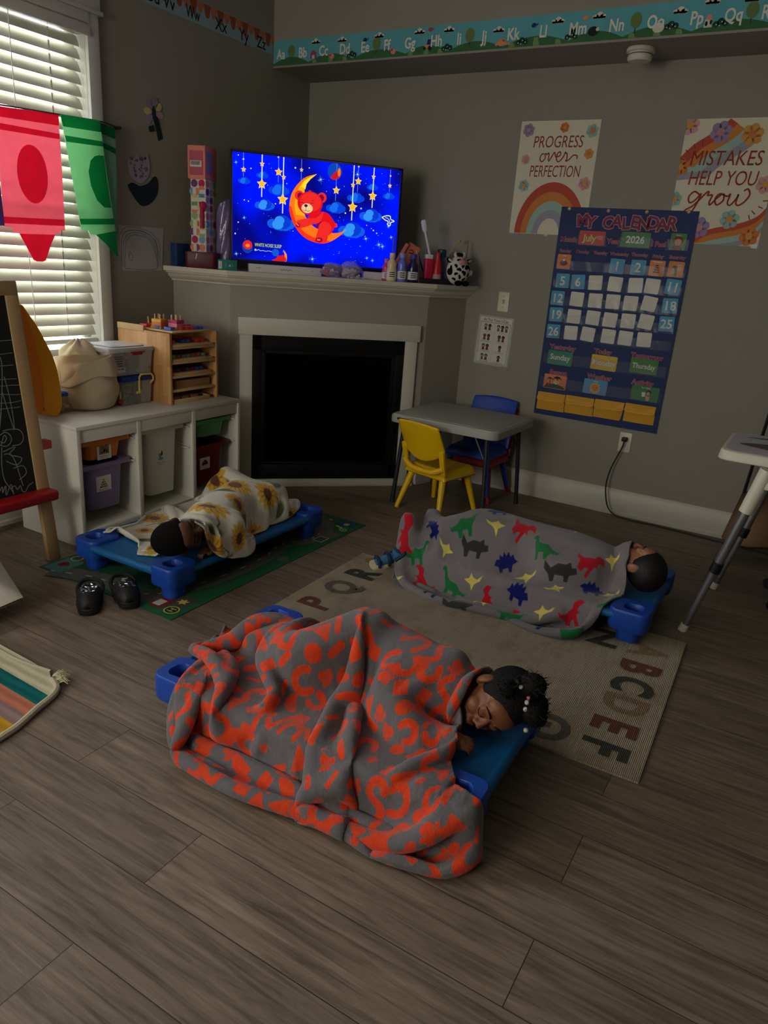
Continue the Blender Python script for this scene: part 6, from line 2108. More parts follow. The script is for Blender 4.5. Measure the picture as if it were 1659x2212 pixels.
# ------------------------------------------------------------------ rugs
def rug_mat(name, rgb, freq, axis='X', depth=.5, dirt=(96, 84, 66), amt=.5):
    """woven pile: ribs across the rug, worn darker in blotches"""
    m = bpy.data.materials.new(name)
    m.use_nodes = True
    nt = m.node_tree
    N, L = nt.nodes.new, nt.links.new
    b = nt.nodes['Principled BSDF']
    tc = N('ShaderNodeTexCoord')
    wv = N('ShaderNodeTexWave')
    wv.bands_direction = axis
    wv.inputs['Scale'].default_value = freq
    wv.inputs['Distortion'].default_value = 1.2
    wv.inputs['Detail'].default_value = 2
    wv.inputs['Detail Scale'].default_value = 3
    L(tc.outputs['Object'], wv.inputs[0])
    nz = N('ShaderNodeTexNoise')
    nz.inputs['Scale'].default_value = 5.5
    nz.inputs['Detail'].default_value = 6
    nz.inputs['Roughness'].default_value = .7
    L(tc.outputs['Object'], nz.inputs[0])
    n2 = N('ShaderNodeTexNoise')
    n2.inputs['Scale'].default_value = 260
    L(tc.outputs['Object'], n2.inputs[0])
    r = N('ShaderNodeValToRGB')
    r.color_ramp.elements[0].position = .50
    r.color_ramp.elements[0].color = (0, 0, 0, 1)
    r.color_ramp.elements[1].position = .74
    r.color_ramp.elements[1].color = (amt, amt, amt, 1)
    L(nz.outputs['Fac'], r.inputs[0])
    mx = N('ShaderNodeMix')
    mx.data_type = 'RGBA'
    mx.inputs['A'].default_value = lin(rgb) + (1,)
    mx.inputs['B'].default_value = lin(dirt) + (1,)
    L(r.outputs[0], mx.inputs['Factor'])
    ad = N('ShaderNodeMix')
    ad.data_type = 'RGBA'
    ad.blend_type = 'MULTIPLY'
    ad.inputs['Factor'].default_value = 1
    mr = N('ShaderNodeMapRange')
    mr.inputs[3].default_value = .86
    mr.inputs[4].default_value = 1.06
    L(wv.outputs['Fac'], mr.inputs[0])
    L(mx.outputs['Result'], ad.inputs['A'])
    L(mr.outputs[0], ad.inputs['B'])
    L(ad.outputs['Result'], b.inputs['Base Color'])
    b.inputs['Roughness'].default_value = .95
    b.inputs['Specular IOR Level'].default_value = .1
    sm = N('ShaderNodeMath')
    sm.operation = 'MULTIPLY_ADD'
    sm.inputs[1].default_value = .4
    L(n2.outputs['Fac'], sm.inputs[0])
    L(wv.outputs['Fac'], sm.inputs[2])
    bp = N('ShaderNodeBump')
    bp.inputs['Strength'].default_value = depth
    bp.inputs['Distance'].default_value = .003
    L(sm.outputs[0], bp.inputs['Height'])
    L(bp.outputs[0], b.inputs['Normal'])
    return m


RW, RH = 1.457, .958
rg = thing('alphabet_rug', 'cream ribbed rug with faded alphabet letters round its edge', 'rug', (1.5347, -1.5182, 0), .031)
mb = MB().grid(30, 20, lambda u, v: (RW * u, -RH * (1 - v), .0075 + .0008 * math.sin(9 * u + 5 * v)), 4)
n_ = len(mb.v)
mb.prism([(0, -RH), (RW, -RH), (RW, 0), (0, 0)], 0, .0066, 4)
LC = [rug_mat('rug_letter_' + n, c, 60, 'X', .9, (120, 104, 80), .3) for n, c in (('tan', (160, 136, 102)), ('rust', (128, 84, 70)), ('slate', (82, 84, 76)), ('grey', (122, 116, 104)))]


def rl(ch_, a, b, ang, m_, h=.128):
    mb.text(ch_, a, b, h, .0094, m_, ang=ang, bold=.04, sx=.86)


for c, b, m_ in zip('ABCDEF', (-.163, -.312, -.452, -.588, -.73, -.86), (0, 1, 2, 0, 1, 2)):
    rl(c, 1.342, b, -PI / 2, m_)
for c, a, m_ in zip('GHIJKLMNO', np.linspace(1.177, .13, 9), (3, 0, 1, 2, 3, 0, 1, 2, 3)):
    rl(c, a, -.852, PI, m_)
for c, b, m_ in zip('OPQRS', (-.74, -.582, -.391, -.216, -.062), (0, 1, 3, 2, 0)):
    if c != 'O':
        rl(c, .122, b, PI / 2, m_)
for c, a, m_ in zip('TUVWXYZ', np.linspace(.33, 1.177, 7), (1, 2, 0, 1, 3, 0, 2)):
    rl(c, a, -.155, 0, m_)
mb.build('rug_body', LC + [rug_mat('cream_rug_pile', (188, 174, 148), 60, 'X', .9, (120, 104, 80), .55)], rg, smooth=60)

rd = thing('road_play_mat', 'green road play mat with grey streets under the cot by the storage unit', 'play mat', (1.3323, -1.1731, 0))
PM = [mat('mat_' + n, c, .75, .2, var=.08, scale=18, bump=.15, bscale=500) for n, c in (('green', (34, 92, 58)), ('road', (92, 92, 86)), ('dark', (26, 52, 46)), ('line', (190, 190, 180)), ('slate', (70, 72, 66)), ('red', (136, 28, 34)), ('yellow', (206, 178, 80)), ('blue', (26, 66, 106)), ('teal', (70, 120, 116)), ('brown', (80, 58, 44)))]
mb = MB().prism([(-.772, -1.364), (0, -1.364), (0, 0), (-.772, 0)], 0, .0035, 0)
z = .0038
mb.ribbon([(-.70, -1.36), (-.5, -1.29), (-.33, -1.29), (-.2, -1.24), (-.13, -1.0), (-.12, -.7), (-.16, -.5), (-.1, -.36), (-.12, -.22), (-.2, -.1), (-.3, -.06)], .1, z, 1, 8)
mb.ribbon([(-.772, -1.05), (-.5, -1.1), (-.42, -.9), (-.45, -.5), (-.5, -.2), (-.45, 0)], .1, z + .0001, 1, 8)
mb.ribbon([(-.2, -.24), (-.02, -.245)], .075, z + .0002, 1, 1)
mb.ribbon([(-.23, -1.33), (-.2, -1.22)], .09, z + .0002, 1, 1)
mb.ribbon([(-.06, -.62), (-.03, -.66)], .05, z + .0002, 1, 1)
for P in ([(-.70, -1.36), (-.5, -1.29), (-.33, -1.29), (-.2, -1.24), (-.13, -1.0), (-.12, -.7), (-.16, -.5), (-.1, -.36), (-.12, -.22)], [(-.772, -1.05), (-.5, -1.1), (-.42, -.9), (-.45, -.5), (-.5, -.2)]):
    q = smooth_pts(P, 8)
    for i in range(0, len(q) - 1, 3):
        mb.ribbon([q[i], q[i + 1]], .006, z + .0005, 3, 1)
mb.flat([(-.40, -1.24), (-.27, -1.2), (-.28, -1.1), (-.42, -1.14)], z + .0003, 2)
mb.flat(disc(-.23, -.6, .07, .11), z + .0003, 2)
mb.flat(disc(-.56, -1.13, .075, .075), z + .0004, 0)
mb.flat(disc(-.56, -1.13, .045, .045), z + .0006, 2)
mb.ribbon([(-.24, -.52), (-.19, -.48), (-.17, -.54), (-.22, -.6), (-.25, -.56)], .006, z + .0006, 2, 5)
mb.flat([(-.085, -.36), (-.03, -.36), (-.03, -.29), (-.085, -.29)], z + .0004, 4)
for q in ((-.085, -.36, -.03, -.355), (-.085, -.295, -.03, -.29), (-.085, -.36, -.08, -.29), (-.035, -.36, -.03, -.29)):
    mb.flat([(q[0], q[1]), (q[2], q[1]), (q[2], q[3]), (q[0], q[3])], z + .0007, 3)
mb.flat(rrect(.085, .07, .01, 3, -.075, -.06), z + .0004, 7)
for s in (-1, 1):
    mb.flat(disc(-.076, -.066 + s * .007, .014, .011), z + .0007, 6)
mb.flat([(-.06, -.061), (-.092, -.066), (-.076, -.082)], z + .0006, 6)
mb.flat(arc_band(-.047, -.145, .016, .02, 0, 2 * PI, 20), z + .0007, 3)
mb.text('H', -.047, -.145, .018, z + .0007, 3, ang=-PI / 2)
for x, y in ((-.1, -.115), (-.075, -.125)):
    mb.flat(disc(x, y, .012, .007), z + .0006, 6)
mb.flat(rrect(.07, .05, .006, 3, -.18, -.055), z + .0004, 4)
mb.text('P', -.185, -.058, .03, z + .0007, 3, ang=-PI / 2)
mb.flat([(-.115, -1.28), (-.04, -1.28), (-.02, -1.18), (-.11, -1.18)], z + .0004, 4)
mb.flat([(-.165, -1.325), (-.10, -1.325), (-.10, -1.25), (-.165, -1.25)], z + .0005, 5)
mb.flat([(-.158, -1.312), (-.12, -1.312), (-.12, -1.265), (-.158, -1.265)], z + .0007, 3)
mb.flat([(-.16, -1.245), (-.11, -1.245), (-.11, -1.2), (-.16, -1.2)], z + .0005, 5)
mb.flat(arc_band(-.055, -1.308, .026, .031, 0, 2 * PI, 26), z + .0008, 6)
mb.flat(disc(-.055, -1.308, .026), z + .0007, 2)
mb.text('H', -.055, -1.308, .03, z + .0009, 6, ang=-PI / 2)
mb.flat(star(-.07, -1.233, .026, .013, 6), z + .0008, 6)
mb.flat(rrect(.1, .13, .008, 3, -.71, -1.29), z + .0004, 8)
for s in (-1, 1):
    mb.flat(disc(-.718, -1.286 + s * .01, .018, .014), z + .0007, 5)
mb.flat([(-.70, -1.272), (-.70, -1.3), (-.685, -1.286)], z + .0006, 5)
mb.flat(rrect(.07, .11, .008, 3, -.71, -1.16), z + .0004, 9)
mb.flat(arc_band(-.724, -1.215, .022, .026, 0, 2 * PI, 20), z + .0007, 3)
mb.build('printed_mat', PM, rd, smooth=0)

rs = thing('striped_rug', 'shaggy striped rug with a frayed corner at the left edge', 'rug', (0, 0, 0))
SC = [rug_mat('rag_' + n, c, 9, 'Y', .5, [x * .8 for x in c], .4) for n, c in (('cream', (206, 198, 164)), ('teal', (22, 106, 104)), ('salmon', (190, 116, 90)), ('mauve', (150, 122, 118)), ('ochre', (186, 142, 40)), ('blue', (44, 104, 112)))]
RO = [(1.16, -3.068), (1.25, -3.05), (1.315, -3.03), (1.372, -3.045), (1.408, -3.082), (1.43, -3.12), (1.452, -3.18), (1.47, -3.25), (1.484, -3.31), (1.49, -3.37), (1.495, -3.7)]
mb = MB()
ed = lambda t: np.array([np.interp(t, np.linspace(0, 1, len(RO)), [p[i] for p in RO]) for i in (0, 1)])
# stripe boundaries cross from the right edge back to the left, parallel to the top edge
bounds = [0, .45, .56, .64, .735, .80, .86, 1.0]
bx_ = [(1.408, -3.082), (1.472, -3.155), (1.49, -3.215), (1.49, -3.265), (1.488, -3.31)]
D_ = V((-.93, -.09 - .28, 0))
stripe_pts = [[(1.31, -3.03), (1.41, -3.085), (1.425, -3.115)], [(1.425, -3.115), (1.44, -3.165)], [(1.44, -3.165), (1.46, -3.215)], [(1.46, -3.215), (1.475, -3.26)], [(1.475, -3.26), (1.483, -3.305)], [(1.483, -3.305), (1.49, -3.36)]]


def left_of(p):
    return (p[0] - .62, p[1] + .02)


for i, sp in enumerate(stripe_pts):
    P = list(sp) + [left_of(sp[-1]), left_of(sp[0])]
    mb.prism(P, .0, .014, i)
mb.build('rug_pile', SC, rs, bevel=0, smooth=0)
MB().tube([(x, y, .009) for x, y in smooth_pts([(.95, -3.03), (1.15, -3.045), (1.31, -3.025)], 5)], .008, 8).tube([(x, y, .009) for x, y in smooth_pts([(1.35, -3.05), (1.40, -3.07), (1.428, -3.105), (1.447, -3.165), (1.466, -3.215), (1.482, -3.262), (1.49, -3.31), (1.497, -3.37), (1.5, -3.5)], 5)], .0105, 8).build('bound_edge', mat('cream_binding', (196, 186, 158), .9, .1, bump=.4, bscale=200), rs)
rr = random.Random(9)
mb = MB()
for i in range(46):
    t_ = rr.random()
    x, y = 1.335 + .05 * t_ + rr.uniform(-.01, .01), -3.028 - .02 * t_ + rr.uniform(-.01, .008)
    a = rr.uniform(.0, 1.3)
    mb.tube([(x, y, .012), (x + .018 * math.cos(a), y + .018 * math.sin(a), .017 + rr.uniform(0, .01)), (x + .032 * math.cos(a), y + .03 * math.sin(a), .014)], .0013, 4)
mb.build('fringe', mat('cream_thread', (206, 198, 164), .9, .1), rs)

# slumped cushion at the left edge
cu = thing('floor_cushion', 'white floor cushion tipped on the floor at the left edge', 'cushion', (0, 0, 0))


def cush(u, v):
    x, y = (u - .5) * .46, (v - .5) * .44
    e = max(abs(u - .5), abs(v - .5)) * 2
    th = .07 * (1 - e ** 3.5) + .002
    return x, y, th


Rc = rot('Z', -.35) @ rot('X', .25) @ rot('Y', .16)
mb = MB()
for s in (1, -1):
    mb.grid(18, 18, lambda u, v: tuple(Rc @ V((cush(u, v)[0], cush(u, v)[1], s * cush(u, v)[2])) + V((.665, -3.0, .085))))
mb.build('cushion_cover', mat('white_canvas', (196, 188, 172), .9, .1, var=.05, bump=.2, bscale=300), cu, smooth=60)

# clogs
def clog(label, loc, ang):
    t = thing('clog', label, 'shoe', loc, ang, group='pair of black clogs')
    BKC = mat('black_foam', (26, 25, 26), .55, .35, var=.05)
    ol = [(.0, .034), (.05, .038), (.1, .043), (.14, .041), (.165, .028), (.174, .0), (.165, -.026), (.14, -.037), (.1, -.037), (.05, -.032), (.0, -.030), (-.012, 0)]
    o_ = smooth_pts(ol, 4, True)
    MB().prism(o_, 0, .018, 0, None, -.04).prism([(x * 1.0, y * 1.03) for x, y in o_], .018, .026, 0, None, .02).build('sole', BKC, t, bevel=.003)

    def upper(u, v):
        a = PI * v
        x = .062 + .105 * u
        w_ = .043 * math.sqrt(max(0, 1 - max(0, (u - .35) / .66) ** 2.2)) + .001
        h_ = .062 * math.sqrt(max(0, 1 - max(0, (u - .05) / .96) ** 2.4)) + .004
        return (x, w_ * math.cos(a) * 1.02 + .002, .018 + h_ * math.sin(a) ** .75)
    up = MB().grid(16, 18, upper).build('upper', BKC, t, solid=.006, smooth=60)
    r_ = random.Random(int(loc[0] * 100))
    mb = MB()
    for i in range(34):
        u, v = r_.uniform(.12, .62), r_.uniform(.3, .7)
        p = V(upper(u, v)) + V((0, 0, .0035))
        R = rot('Z', r_.uniform(0, 3)) @ rot('X', r_.uniform(-.5, .5)) @ rot('Y', r_.uniform(-.2, .7))
        mb.box(p, (.011, .007, .0012), 0, R)
    mb.build('glitter_patch', mat('silver_glitter', (190, 190, 196), .15, .6, .9, var=.4, scale=90), up, smooth=0)
    MB().tube(smooth_pts([(.055, .043, .036), (.02, .048, .052), (-.012, .028, .062), (-.02, 0, .064), (-.012, -.026, .062), (.02, -.042, .052), (.055, -.04, .036)], 5), [.008] * 31, 8).build('heel_strap', BKC, t)


clog('black glittery clog, the left one of the pair in front of the road mat', (.945, -2.585, 0), -.72)
clog('black glittery clog, the right one of the pair on the edge of the road mat', (1.005, -2.487, .004), -.50)

# ------------------------------------------------------------------ sleeping children
def frame_from(U, F):
    U = V(U).normalized()
    F = V(F)
    F = (F - U * F.dot(U)).normalized()
    Y = -F
    X = Y.cross(U)
    return M((X, Y, U)).transposed()


HEAD = [((0, .014, .03), (.066, .081, .073)), ((0, -.012, -.012), (.057, .066, .066)), ((0, -.03, -.045), (.045, .045, .042)), ((0, -.052, -.072), (.022, .021, .017)),
        ((.031, -.046, -.03), (.026, .026, .026)), ((-.031, -.046, -.03), (.026, .026, .026)), ((0, -.05, .035), (.05, .03, .035))]


def fuse(o, voxel, it=4):
    """melt the overlapping shapes of a mesh into one continuous surface"""
    d = o.modifiers.new('fuse', 'REMESH')
    d.mode = 'VOXEL'
    d.voxel_size = voxel
    d = o.modifiers.new('soften', 'SMOOTH')
    d.factor = .5
    d.iterations = it
    dg = bpy.context.evaluated_depsgraph_get()
    me = bpy.data.meshes.new_from_object(o.evaluated_get(dg))
    o.modifiers.clear()
    old = o.data
    o.data = me
    bpy.data.meshes.remove(old)
    me.polygons.foreach_set('use_smooth', [True] * len(me.polygons))
    return o


def add_limb(mb, pts, rs, k=1.0):
    q = smooth_pts(pts, 4)
    rr_ = [r * k for r in np.interp(np.linspace(0, 1, len(q)), np.linspace(0, 1, len(rs)), rs)]
    mb.tube(q, rr_, 14)
    for p, r in ((q[0], rr_[0]), (q[-1], rr_[-1])):
        mb.ell(p, (r, r, r), 14)


def child_body(name_parent, hc_, U, F, skin_l, top_l, bottom_l, skin, top_m, bottom_m, voxel=.0042):
    """one continuous figure: head with face, neck, hands and a slim core; loose shirt and trousers over it"""
    R = frame_from(U, F)
    hc_ = V(hc_)
    mb = MB()

    def h(p):
        return hc_ + R @ V(p)
    for c, r in HEAD:
        mb.ell(h(c), r, 24, 0, R)
    mb.tube([h((0, -.076, .006)), h((0, -.086, -.012)), h((0, -.091, -.024))], [.007, .009, .0115], 10)
    for s in (-1, 1):
        mb.ell(h((s * .011, -.083, -.026)), (.0085, .009, .0075), 10, 0, R)
        mb.ell(h((s * .029, -.066, .003)), (.0165, .0105, .0105), 14, 0, R)              # closed lid
        mb.tube([h((s * .012, -.074, .019)), h((s * .03, -.072, .025)), h((s * .047, -.058, .018))], .008, 8)
        mb.ell(h((s * .067, .012, -.008)), (.009, .02, .028), 14, 0, R @ rot('Z', s * .35))
        mb.ell(h((s * .064, .006, -.028)), (.008, .01, .01), 10, 0, R)
    mb.tube([h((-.02, -.07, -.052)), h((-.008, -.081, -.0485)), h((0, -.082, -.05)), h((.008, -.081, -.0485)), h((.02, -.07, -.052))], [.003, .0065, .006, .0065, .003], 8)
    mb.tube([h((-.018, -.07, -.0565)), h((0, -.08, -.0605)), h((.018, -.07, -.0565))], [.003, .0075, .003], 8)
    for pts, rs in skin_l:
        add_limb(mb, pts, rs)
    for pts, rs in top_l + bottom_l:
        add_limb(mb, pts, rs, .72)
    o = fuse(mb.build('body', skin), voxel)
    o.name = name_parent
    for nm, ls, m_ in (('shirt', top_l, top_m), ('trousers', bottom_l, bottom_m)):
        mc = MB()
        for pts, rs in ls:
            add_limb(mc, pts, rs, 1.07)
        fuse(mc.build(nm, m_, o), .008, 6)
    return o, hc_, R


def kid(o, b, world_mesh=True):
    b.parent = o
    return b


def hand(c, fwd, up, k=1.0):
    """curled child's hand as limb chains: palm and five unequal fingers"""
    c, f = V(c), V(fwd).normalized()
    n = (V(up) - f * V(up).dot(f)).normalized()
    s = f.cross(n)
    out = [([tuple(c), tuple(c + f * .022 * k), tuple(c + f * .038 * k)], [.015 * k, .019 * k, .016 * k])]
    for i, (o_, l) in enumerate(((-.0165, .03), (-.0058, .036), (.005, .034), (.0155, .026))):
        b = c + f * .04 * k + s * o_ * k
        out.append(([tuple(b), tuple(b + f * l * .5 * k - n * .004 * k), tuple(b + f * l * .8 * k - n * .016 * k), tuple(b + f * l * .75 * k - n * .027 * k)], [.0058 * k, .0056 * k, .005 * k, .0044 * k]))
    b = c + f * .012 * k - s * .015 * k
    out.append(([tuple(b), tuple(b - s * .012 * k + f * .012 * k - n * .006 * k), tuple(b - s * .008 * k + f * .028 * k - n * .014 * k)], [.0072 * k, .0066 * k, .0052 * k]))
    return out


def hair_cap(R, hc_, m, parent, fac, low=1.0, bump=.0, seed=1, n=72, c0=(0, .014, .03), r0=(.066, .081, .073)):
    """scalp hair: a shell over the skull that dives under the skin past the hairline"""
    def fn(u, v):
        a = 2 * PI * u
        t = PI * (v * .999 + .0005)
        d = V((math.sin(t) * math.sin(a), -math.sin(t) * math.cos(a), math.cos(t)))
        p = V((d.x * r0[0], d.y * r0[1], d.z * r0[2]))
        z = p.z + c0[2]
        y = p.y + c0[1]
        front = max(0, min(1, (-y - .008) / .05))                    # 0 behind the ear, 1 at the brow
        line = -.045 * low * (1 - front) + .062 * front ** .7
        k = max(0, min(1, (z - line) / .012 + .5))
        k = k * k * (3 - 2 * k)
        w = 1 + fac * k - .1 * (1 - k)
        if bump:
            w += bump * k * (math.sin(31 * a + 9 * t + seed) * math.sin(23 * t + 5 * a) * .6 + math.sin(57 * a - 31 * t) * .4)
        return tuple(hc_ + R @ (V(c0) + p * w))
    o = MB().grid(n, n // 2, fn, closed_x=True).build('hair', m, parent, smooth=70)
    return o


def lash(R, hc_, parent, m):
    mb = MB()
    for s in (-1, 1):
        mb.tube([tuple(hc_ + R @ V(p)) for p in smooth_pts([(s * .014, -.0755, -.002), (s * .022, -.0785, -.0065), (s * .031, -.078, -.0075), (s * .040, -.0735, -.005), (s * .045, -.069, -.001)], 4)], .0012, 5)
    mb.build('eyelashes', m, parent)
    mb = MB()
    for s in (-1, 1):
        mb.tube([tuple(hc_ + R @ V(p)) for p in smooth_pts([(s * .013, -.0805, .021), (s * .03, -.0795, .0275), (s * .048, -.066, .020)], 4)], [.001, .0022, .0024, .0024, .0024, .0022, .002, .0015, .0008], 6)
    mb.build('eyebrows', m, parent)


def skin_mat(name, rgb):
    return mat(name, rgb, .5, .35, var=.06, scale=16, bump=.04, bscale=300)


SKA, SKB, SKC = skin_mat('deep_brown_skin', (96, 60, 44)), skin_mat('brown_skin', (122, 74, 46)), skin_mat('light_brown_skin', (158, 108, 80))
HRA = mat('short_black_hair', (14, 12, 11), .9, .15, var=.3, scale=120, bump=.9, bscale=420)
HRB = mat('black_curly_hair', (16, 13, 12), .75, .25, var=.3, scale=90, bump=1.0, bscale=240)
HRC = mat('straight_black_hair', (22, 18, 17), .55, .35, var=.3, scale=60, bump=.5, bscale=150)

# child in the sunflower blanket
HA, UA, FA = (1.185, -2.345, .242), (.22, -.94, .2), (.85, .12, .42)
pa, _, Ra = child_body('person', HA, UA, FA, [
    ([(1.185, -2.29, .23), (1.17, -2.20, .215)], [.04, .042])]
    + hand((1.24, -2.15, .175), (-.1, -1, 0), (1, 0, 0)) + hand((1.22, -2.2, .16), (-.1, -1, 0), (0, 0, 1)), [
    ([(1.15, -2.19, .215), (1.10, -2.06, .215), (1.04, -1.90, .215), (1.02, -1.83, .21)], [.07, .082, .078, .082]),
    ([(1.15, -2.17, .27), (1.22, -2.06, .235), (1.24, -2.15, .175)], [.036, .03, .024]),
    ([(1.12, -2.16, .18), (1.19, -2.10, .16), (1.22, -2.2, .16)], [.036, .03, .024])], [
    ([(1.03, -1.83, .25), (1.09, -1.64, .22), (.90, -1.58, .20)], [.06, .048, .034]),
    ([(1.0, -1.83, .19), (1.04, -1.62, .185), (.84, -1.54, .18)], [.06, .048, .034]),
    ([(.90, -1.58, .20), (.80, -1.585, .22), (.74, -1.59, .255)], [.034, .032, .022]),
    ([(.84, -1.54, .18), (.78, -1.53, .19), (.73, -1.54, .22)], [.03, .028, .02])], SKA, mat('grey_jersey', (120, 122, 128), .9), mat('navy_jersey', (40, 46, 70), .9))
tag(pa, 'sleeping child with short black hair wrapped to the cheeks in the sunflower blanket', 'person')
hair_cap(Ra, V(HA), HRA, pa, .045, 1.05, .004, 2)
lash(Ra, V(HA), pa, HRA)

# child in the grey and orange blanket
HB, UB, FB = (2.652, -2.63, .232), (.86, -.12, .38), (-.27, -.80, -.46)
pb, _, Rb = child_body('person', HB, UB, FB, [
    ([(2.60, -2.625, .212), (2.52, -2.625, .205)], [.038, .042])]
    + hand((2.585, -2.79, .168), (.9, .25, .1), (-.2, -.5, .8)) + hand((2.53, -2.77, .155), (1, .1, 0), (0, 0, 1)), [
    ([(2.51, -2.62, .205), (2.42, -2.62, .215), (2.30, -2.60, .22), (2.22, -2.60, .22)], [.066, .08, .08, .088]),
    ([(2.49, -2.60, .265), (2.37, -2.72, .23), (2.50, -2.80, .165), (2.56, -2.775, .16)], [.036, .03, .024, .02]),
    ([(2.48, -2.65, .18), (2.42, -2.76, .16), (2.53, -2.77, .155)], [.034, .028, .022])], [
    ([(2.22, -2.60, .27), (2.08, -2.76, .225), (1.95, -2.64, .18)], [.062, .048, .034]),
    ([(2.20, -2.60, .20), (2.02, -2.68, .18), (1.90, -2.58, .165)], [.06, .046, .032]),
    ([(1.95, -2.64, .18), (1.90, -2.66, .17), (1.87, -2.7, .17)], [.03, .026, .018]),
    ([(1.90, -2.58, .165), (1.85, -2.6, .165), (1.82, -2.64, .165)], [.03, .026, .018])], SKB, mat('plum_jersey', (96, 40, 66), .9), mat('plum_jersey', (96, 40, 66), .9), .0036)
tag(pb, 'sleeping child with black hair in puffs and white beads, cheek down on the nearest cot', 'person')
hb_ = hair_cap(Rb, V(HB), HRB, pb, .07, 1.0, .018, 4, 96)
lash(Rb, V(HB), pb, HRB)


def puff(label, p, r, seed):
    c = V(HB) + Rb @ V(p)
    r_ = random.Random(seed)

    def fn(u, v):
        a, t = 2 * PI * u, PI * (v * .998 + .001)
        d = V((math.sin(t) * math.cos(a), math.sin(t) * math.sin(a), math.cos(t)))
        k = 1 + .09 * math.sin(13 * a + seed) * math.sin(11 * t) + .06 * math.sin(27 * a - 19 * t + seed)
        return tuple(c + Rb @ V((d.x * r[0] * k, d.y * r[1] * k, d.z * r[2] * k)))
    mb = MB().grid(40, 24, fn, closed_x=True)
    for i in range(150):                                              # loose curls
        a, t = r_.uniform(0, 2 * PI), math.acos(r_.uniform(-1, 1))
        d = V((math.sin(t) * math.cos(a) * r[0], math.sin(t) * math.sin(a) * r[1], math.cos(t) * r[2]))
        q = V((r_.uniform(-1, 1), r_.uniform(-1, 1), r_.uniform(-1, 1))) * .006
        mb.tube([tuple(c + Rb @ (d * .9)), tuple(c + Rb @ (d * 1.08 + q)), tuple(c + Rb @ (d * 1.1 + q * 2))], [.0012, .001, .0005], 3)
    mb.build('hair_puff', HRB, hb_, smooth=70)


puff('', (-.035, .02, .118), (.03, .03, .034), 1)
puff('', (.03, -.02, .108), (.034, .03, .03), 2)
puff('', (-.062, -.02, .07), (.022, .022, .02), 3)
puff('', (.05, .03, .085), (.032, .034, .03), 5)
HT = mat('black_elastic', (16, 15, 15), .6, .3)
for i, (p, r) in enumerate((((-.068, -.005, .085), .014), ((-.06, .014, .098), .012))):
    c = V(HB) + Rb @ V(p)
    MB().tube([tuple(c + Rb @ V((.4 * r * math.sin(a), r * math.cos(a), r * math.sin(a)))) for a in np.linspace(0, 2 * PI, 18, endpoint=False)], .0032, 7, 0, True).build('hair_tie', HT, hb_)
BEAD = mat('white_bead', (214, 212, 206), .25, .6)
PBD = mat('pink_bead', (214, 120, 140), .3, .6)
for i, (p, m_) in enumerate((((-.012, -.018, .105), BEAD), ((.062, -.045, .078), BEAD), ((-.062, .012, .042), BEAD), ((-.05, .0, .098), BEAD), ((-.016, -.005, .108), PBD), ((.0, -.03, .10), BEAD))):
    c = V(HB) + Rb @ V(p)
    MB().ell(tuple(c), (.0068, .0068, .0068), 14).build('bead', m_, hb_, smooth=60)

# child in the dinosaur blanket
HC, UC, FC = (2.755, -1.385, .232), (.88, -.10, .22), (-.30, .42, .85)
pcx, _, Rcx = child_body('person', HC, UC, FC, [
    ([(2.70, -1.385, .215), (2.61, -1.39, .205)], [.04, .044])]
    + hand((2.36, -1.44, .25), (-.5, 1, 0), (0, 0, 1)) + hand((2.36, -1.33, .24), (-.5, -1, 0), (0, 0, 1)), [
    ([(2.59, -1.39, .205), (2.47, -1.385, .21), (2.32, -1.38, .215), (2.22, -1.38, .215)], [.072, .082, .076, .08]),
    ([(2.58, -1.46, .22), (2.45, -1.53, .20), (2.36, -1.44, .25)], [.036, .03, .024]),
    ([(2.58, -1.31, .21), (2.44, -1.25, .19), (2.36, -1.33, .24)], [.036, .03, .024])], [
    ([(2.20, -1.42, .22), (2.02, -1.47, .24), (1.86, -1.57, .17)], [.064, .05, .036]),
    ([(2.20, -1.34, .22), (2.04, -1.33, .23), (1.90, -1.42, .17)], [.064, .05, .036]),
    ([(1.86, -1.57, .17), (1.82, -1.60, .20), (1.81, -1.615, .27)], [.032, .03, .02]),
    ([(1.90, -1.42, .17), (1.85, -1.43, .19), (1.84, -1.44, .25)], [.032, .03, .02])], SKC, mat('grey_jersey', (120, 122, 128), .9), mat('navy_jersey', (40, 46, 70), .9))
tag(pcx, 'sleeping child with straight black hair under the dinosaur blanket, face turned to the wall', 'person')
hair_cap(Rcx, V(HC), HRC, pcx, .06, 1.15, .006, 6)
lash(Rcx, V(HC), pcx, HRC)
# sandal on the foot that sticks out at the end of the cot
fc, fr_ = V((1.775, -1.70, .088)), frame_from((.15, -.25, .95), (-.55, -.8, .1))
so_ = MB().prism(smooth_pts([(-.026, -.075), (0, -.085), (.026, -.075), (.03, -.03), (.024, .03), (.024, .06), (0, .072), (-.024, .06), (-.024, .03), (-.03, -.03)], 3, True), -.012, .004, 0, M.Translation(fc) @ fr_.to_4x4()).build('sandal', mat('cream_sole', (196, 184, 150), .7, .2), pcx, bevel=.004)
mb = MB()
for y, h_ in ((-.05, .03), (-.005, .045), (.045, .05)):
    mb.tube([tuple(fc + fr_ @ V(p)) for p in smooth_pts([(-.029, y, .0), (-.024, y, h_ * .7), (0, y, h_), (.024, y, h_ * .7), (.029, y, .0)], 4)], .0075, 8)
mb.tube([tuple(fc + fr_ @ V(p)) for p in smooth_pts([(-.026, .02, .02), (-.024, .06, .045), (0, .075, .05), (.024, .06, .045), (.026, .02, .02)], 4)], .009, 8)
mb.build('sandal_straps', mat('navy_strap', (28, 52, 80), .6, .3), so_)
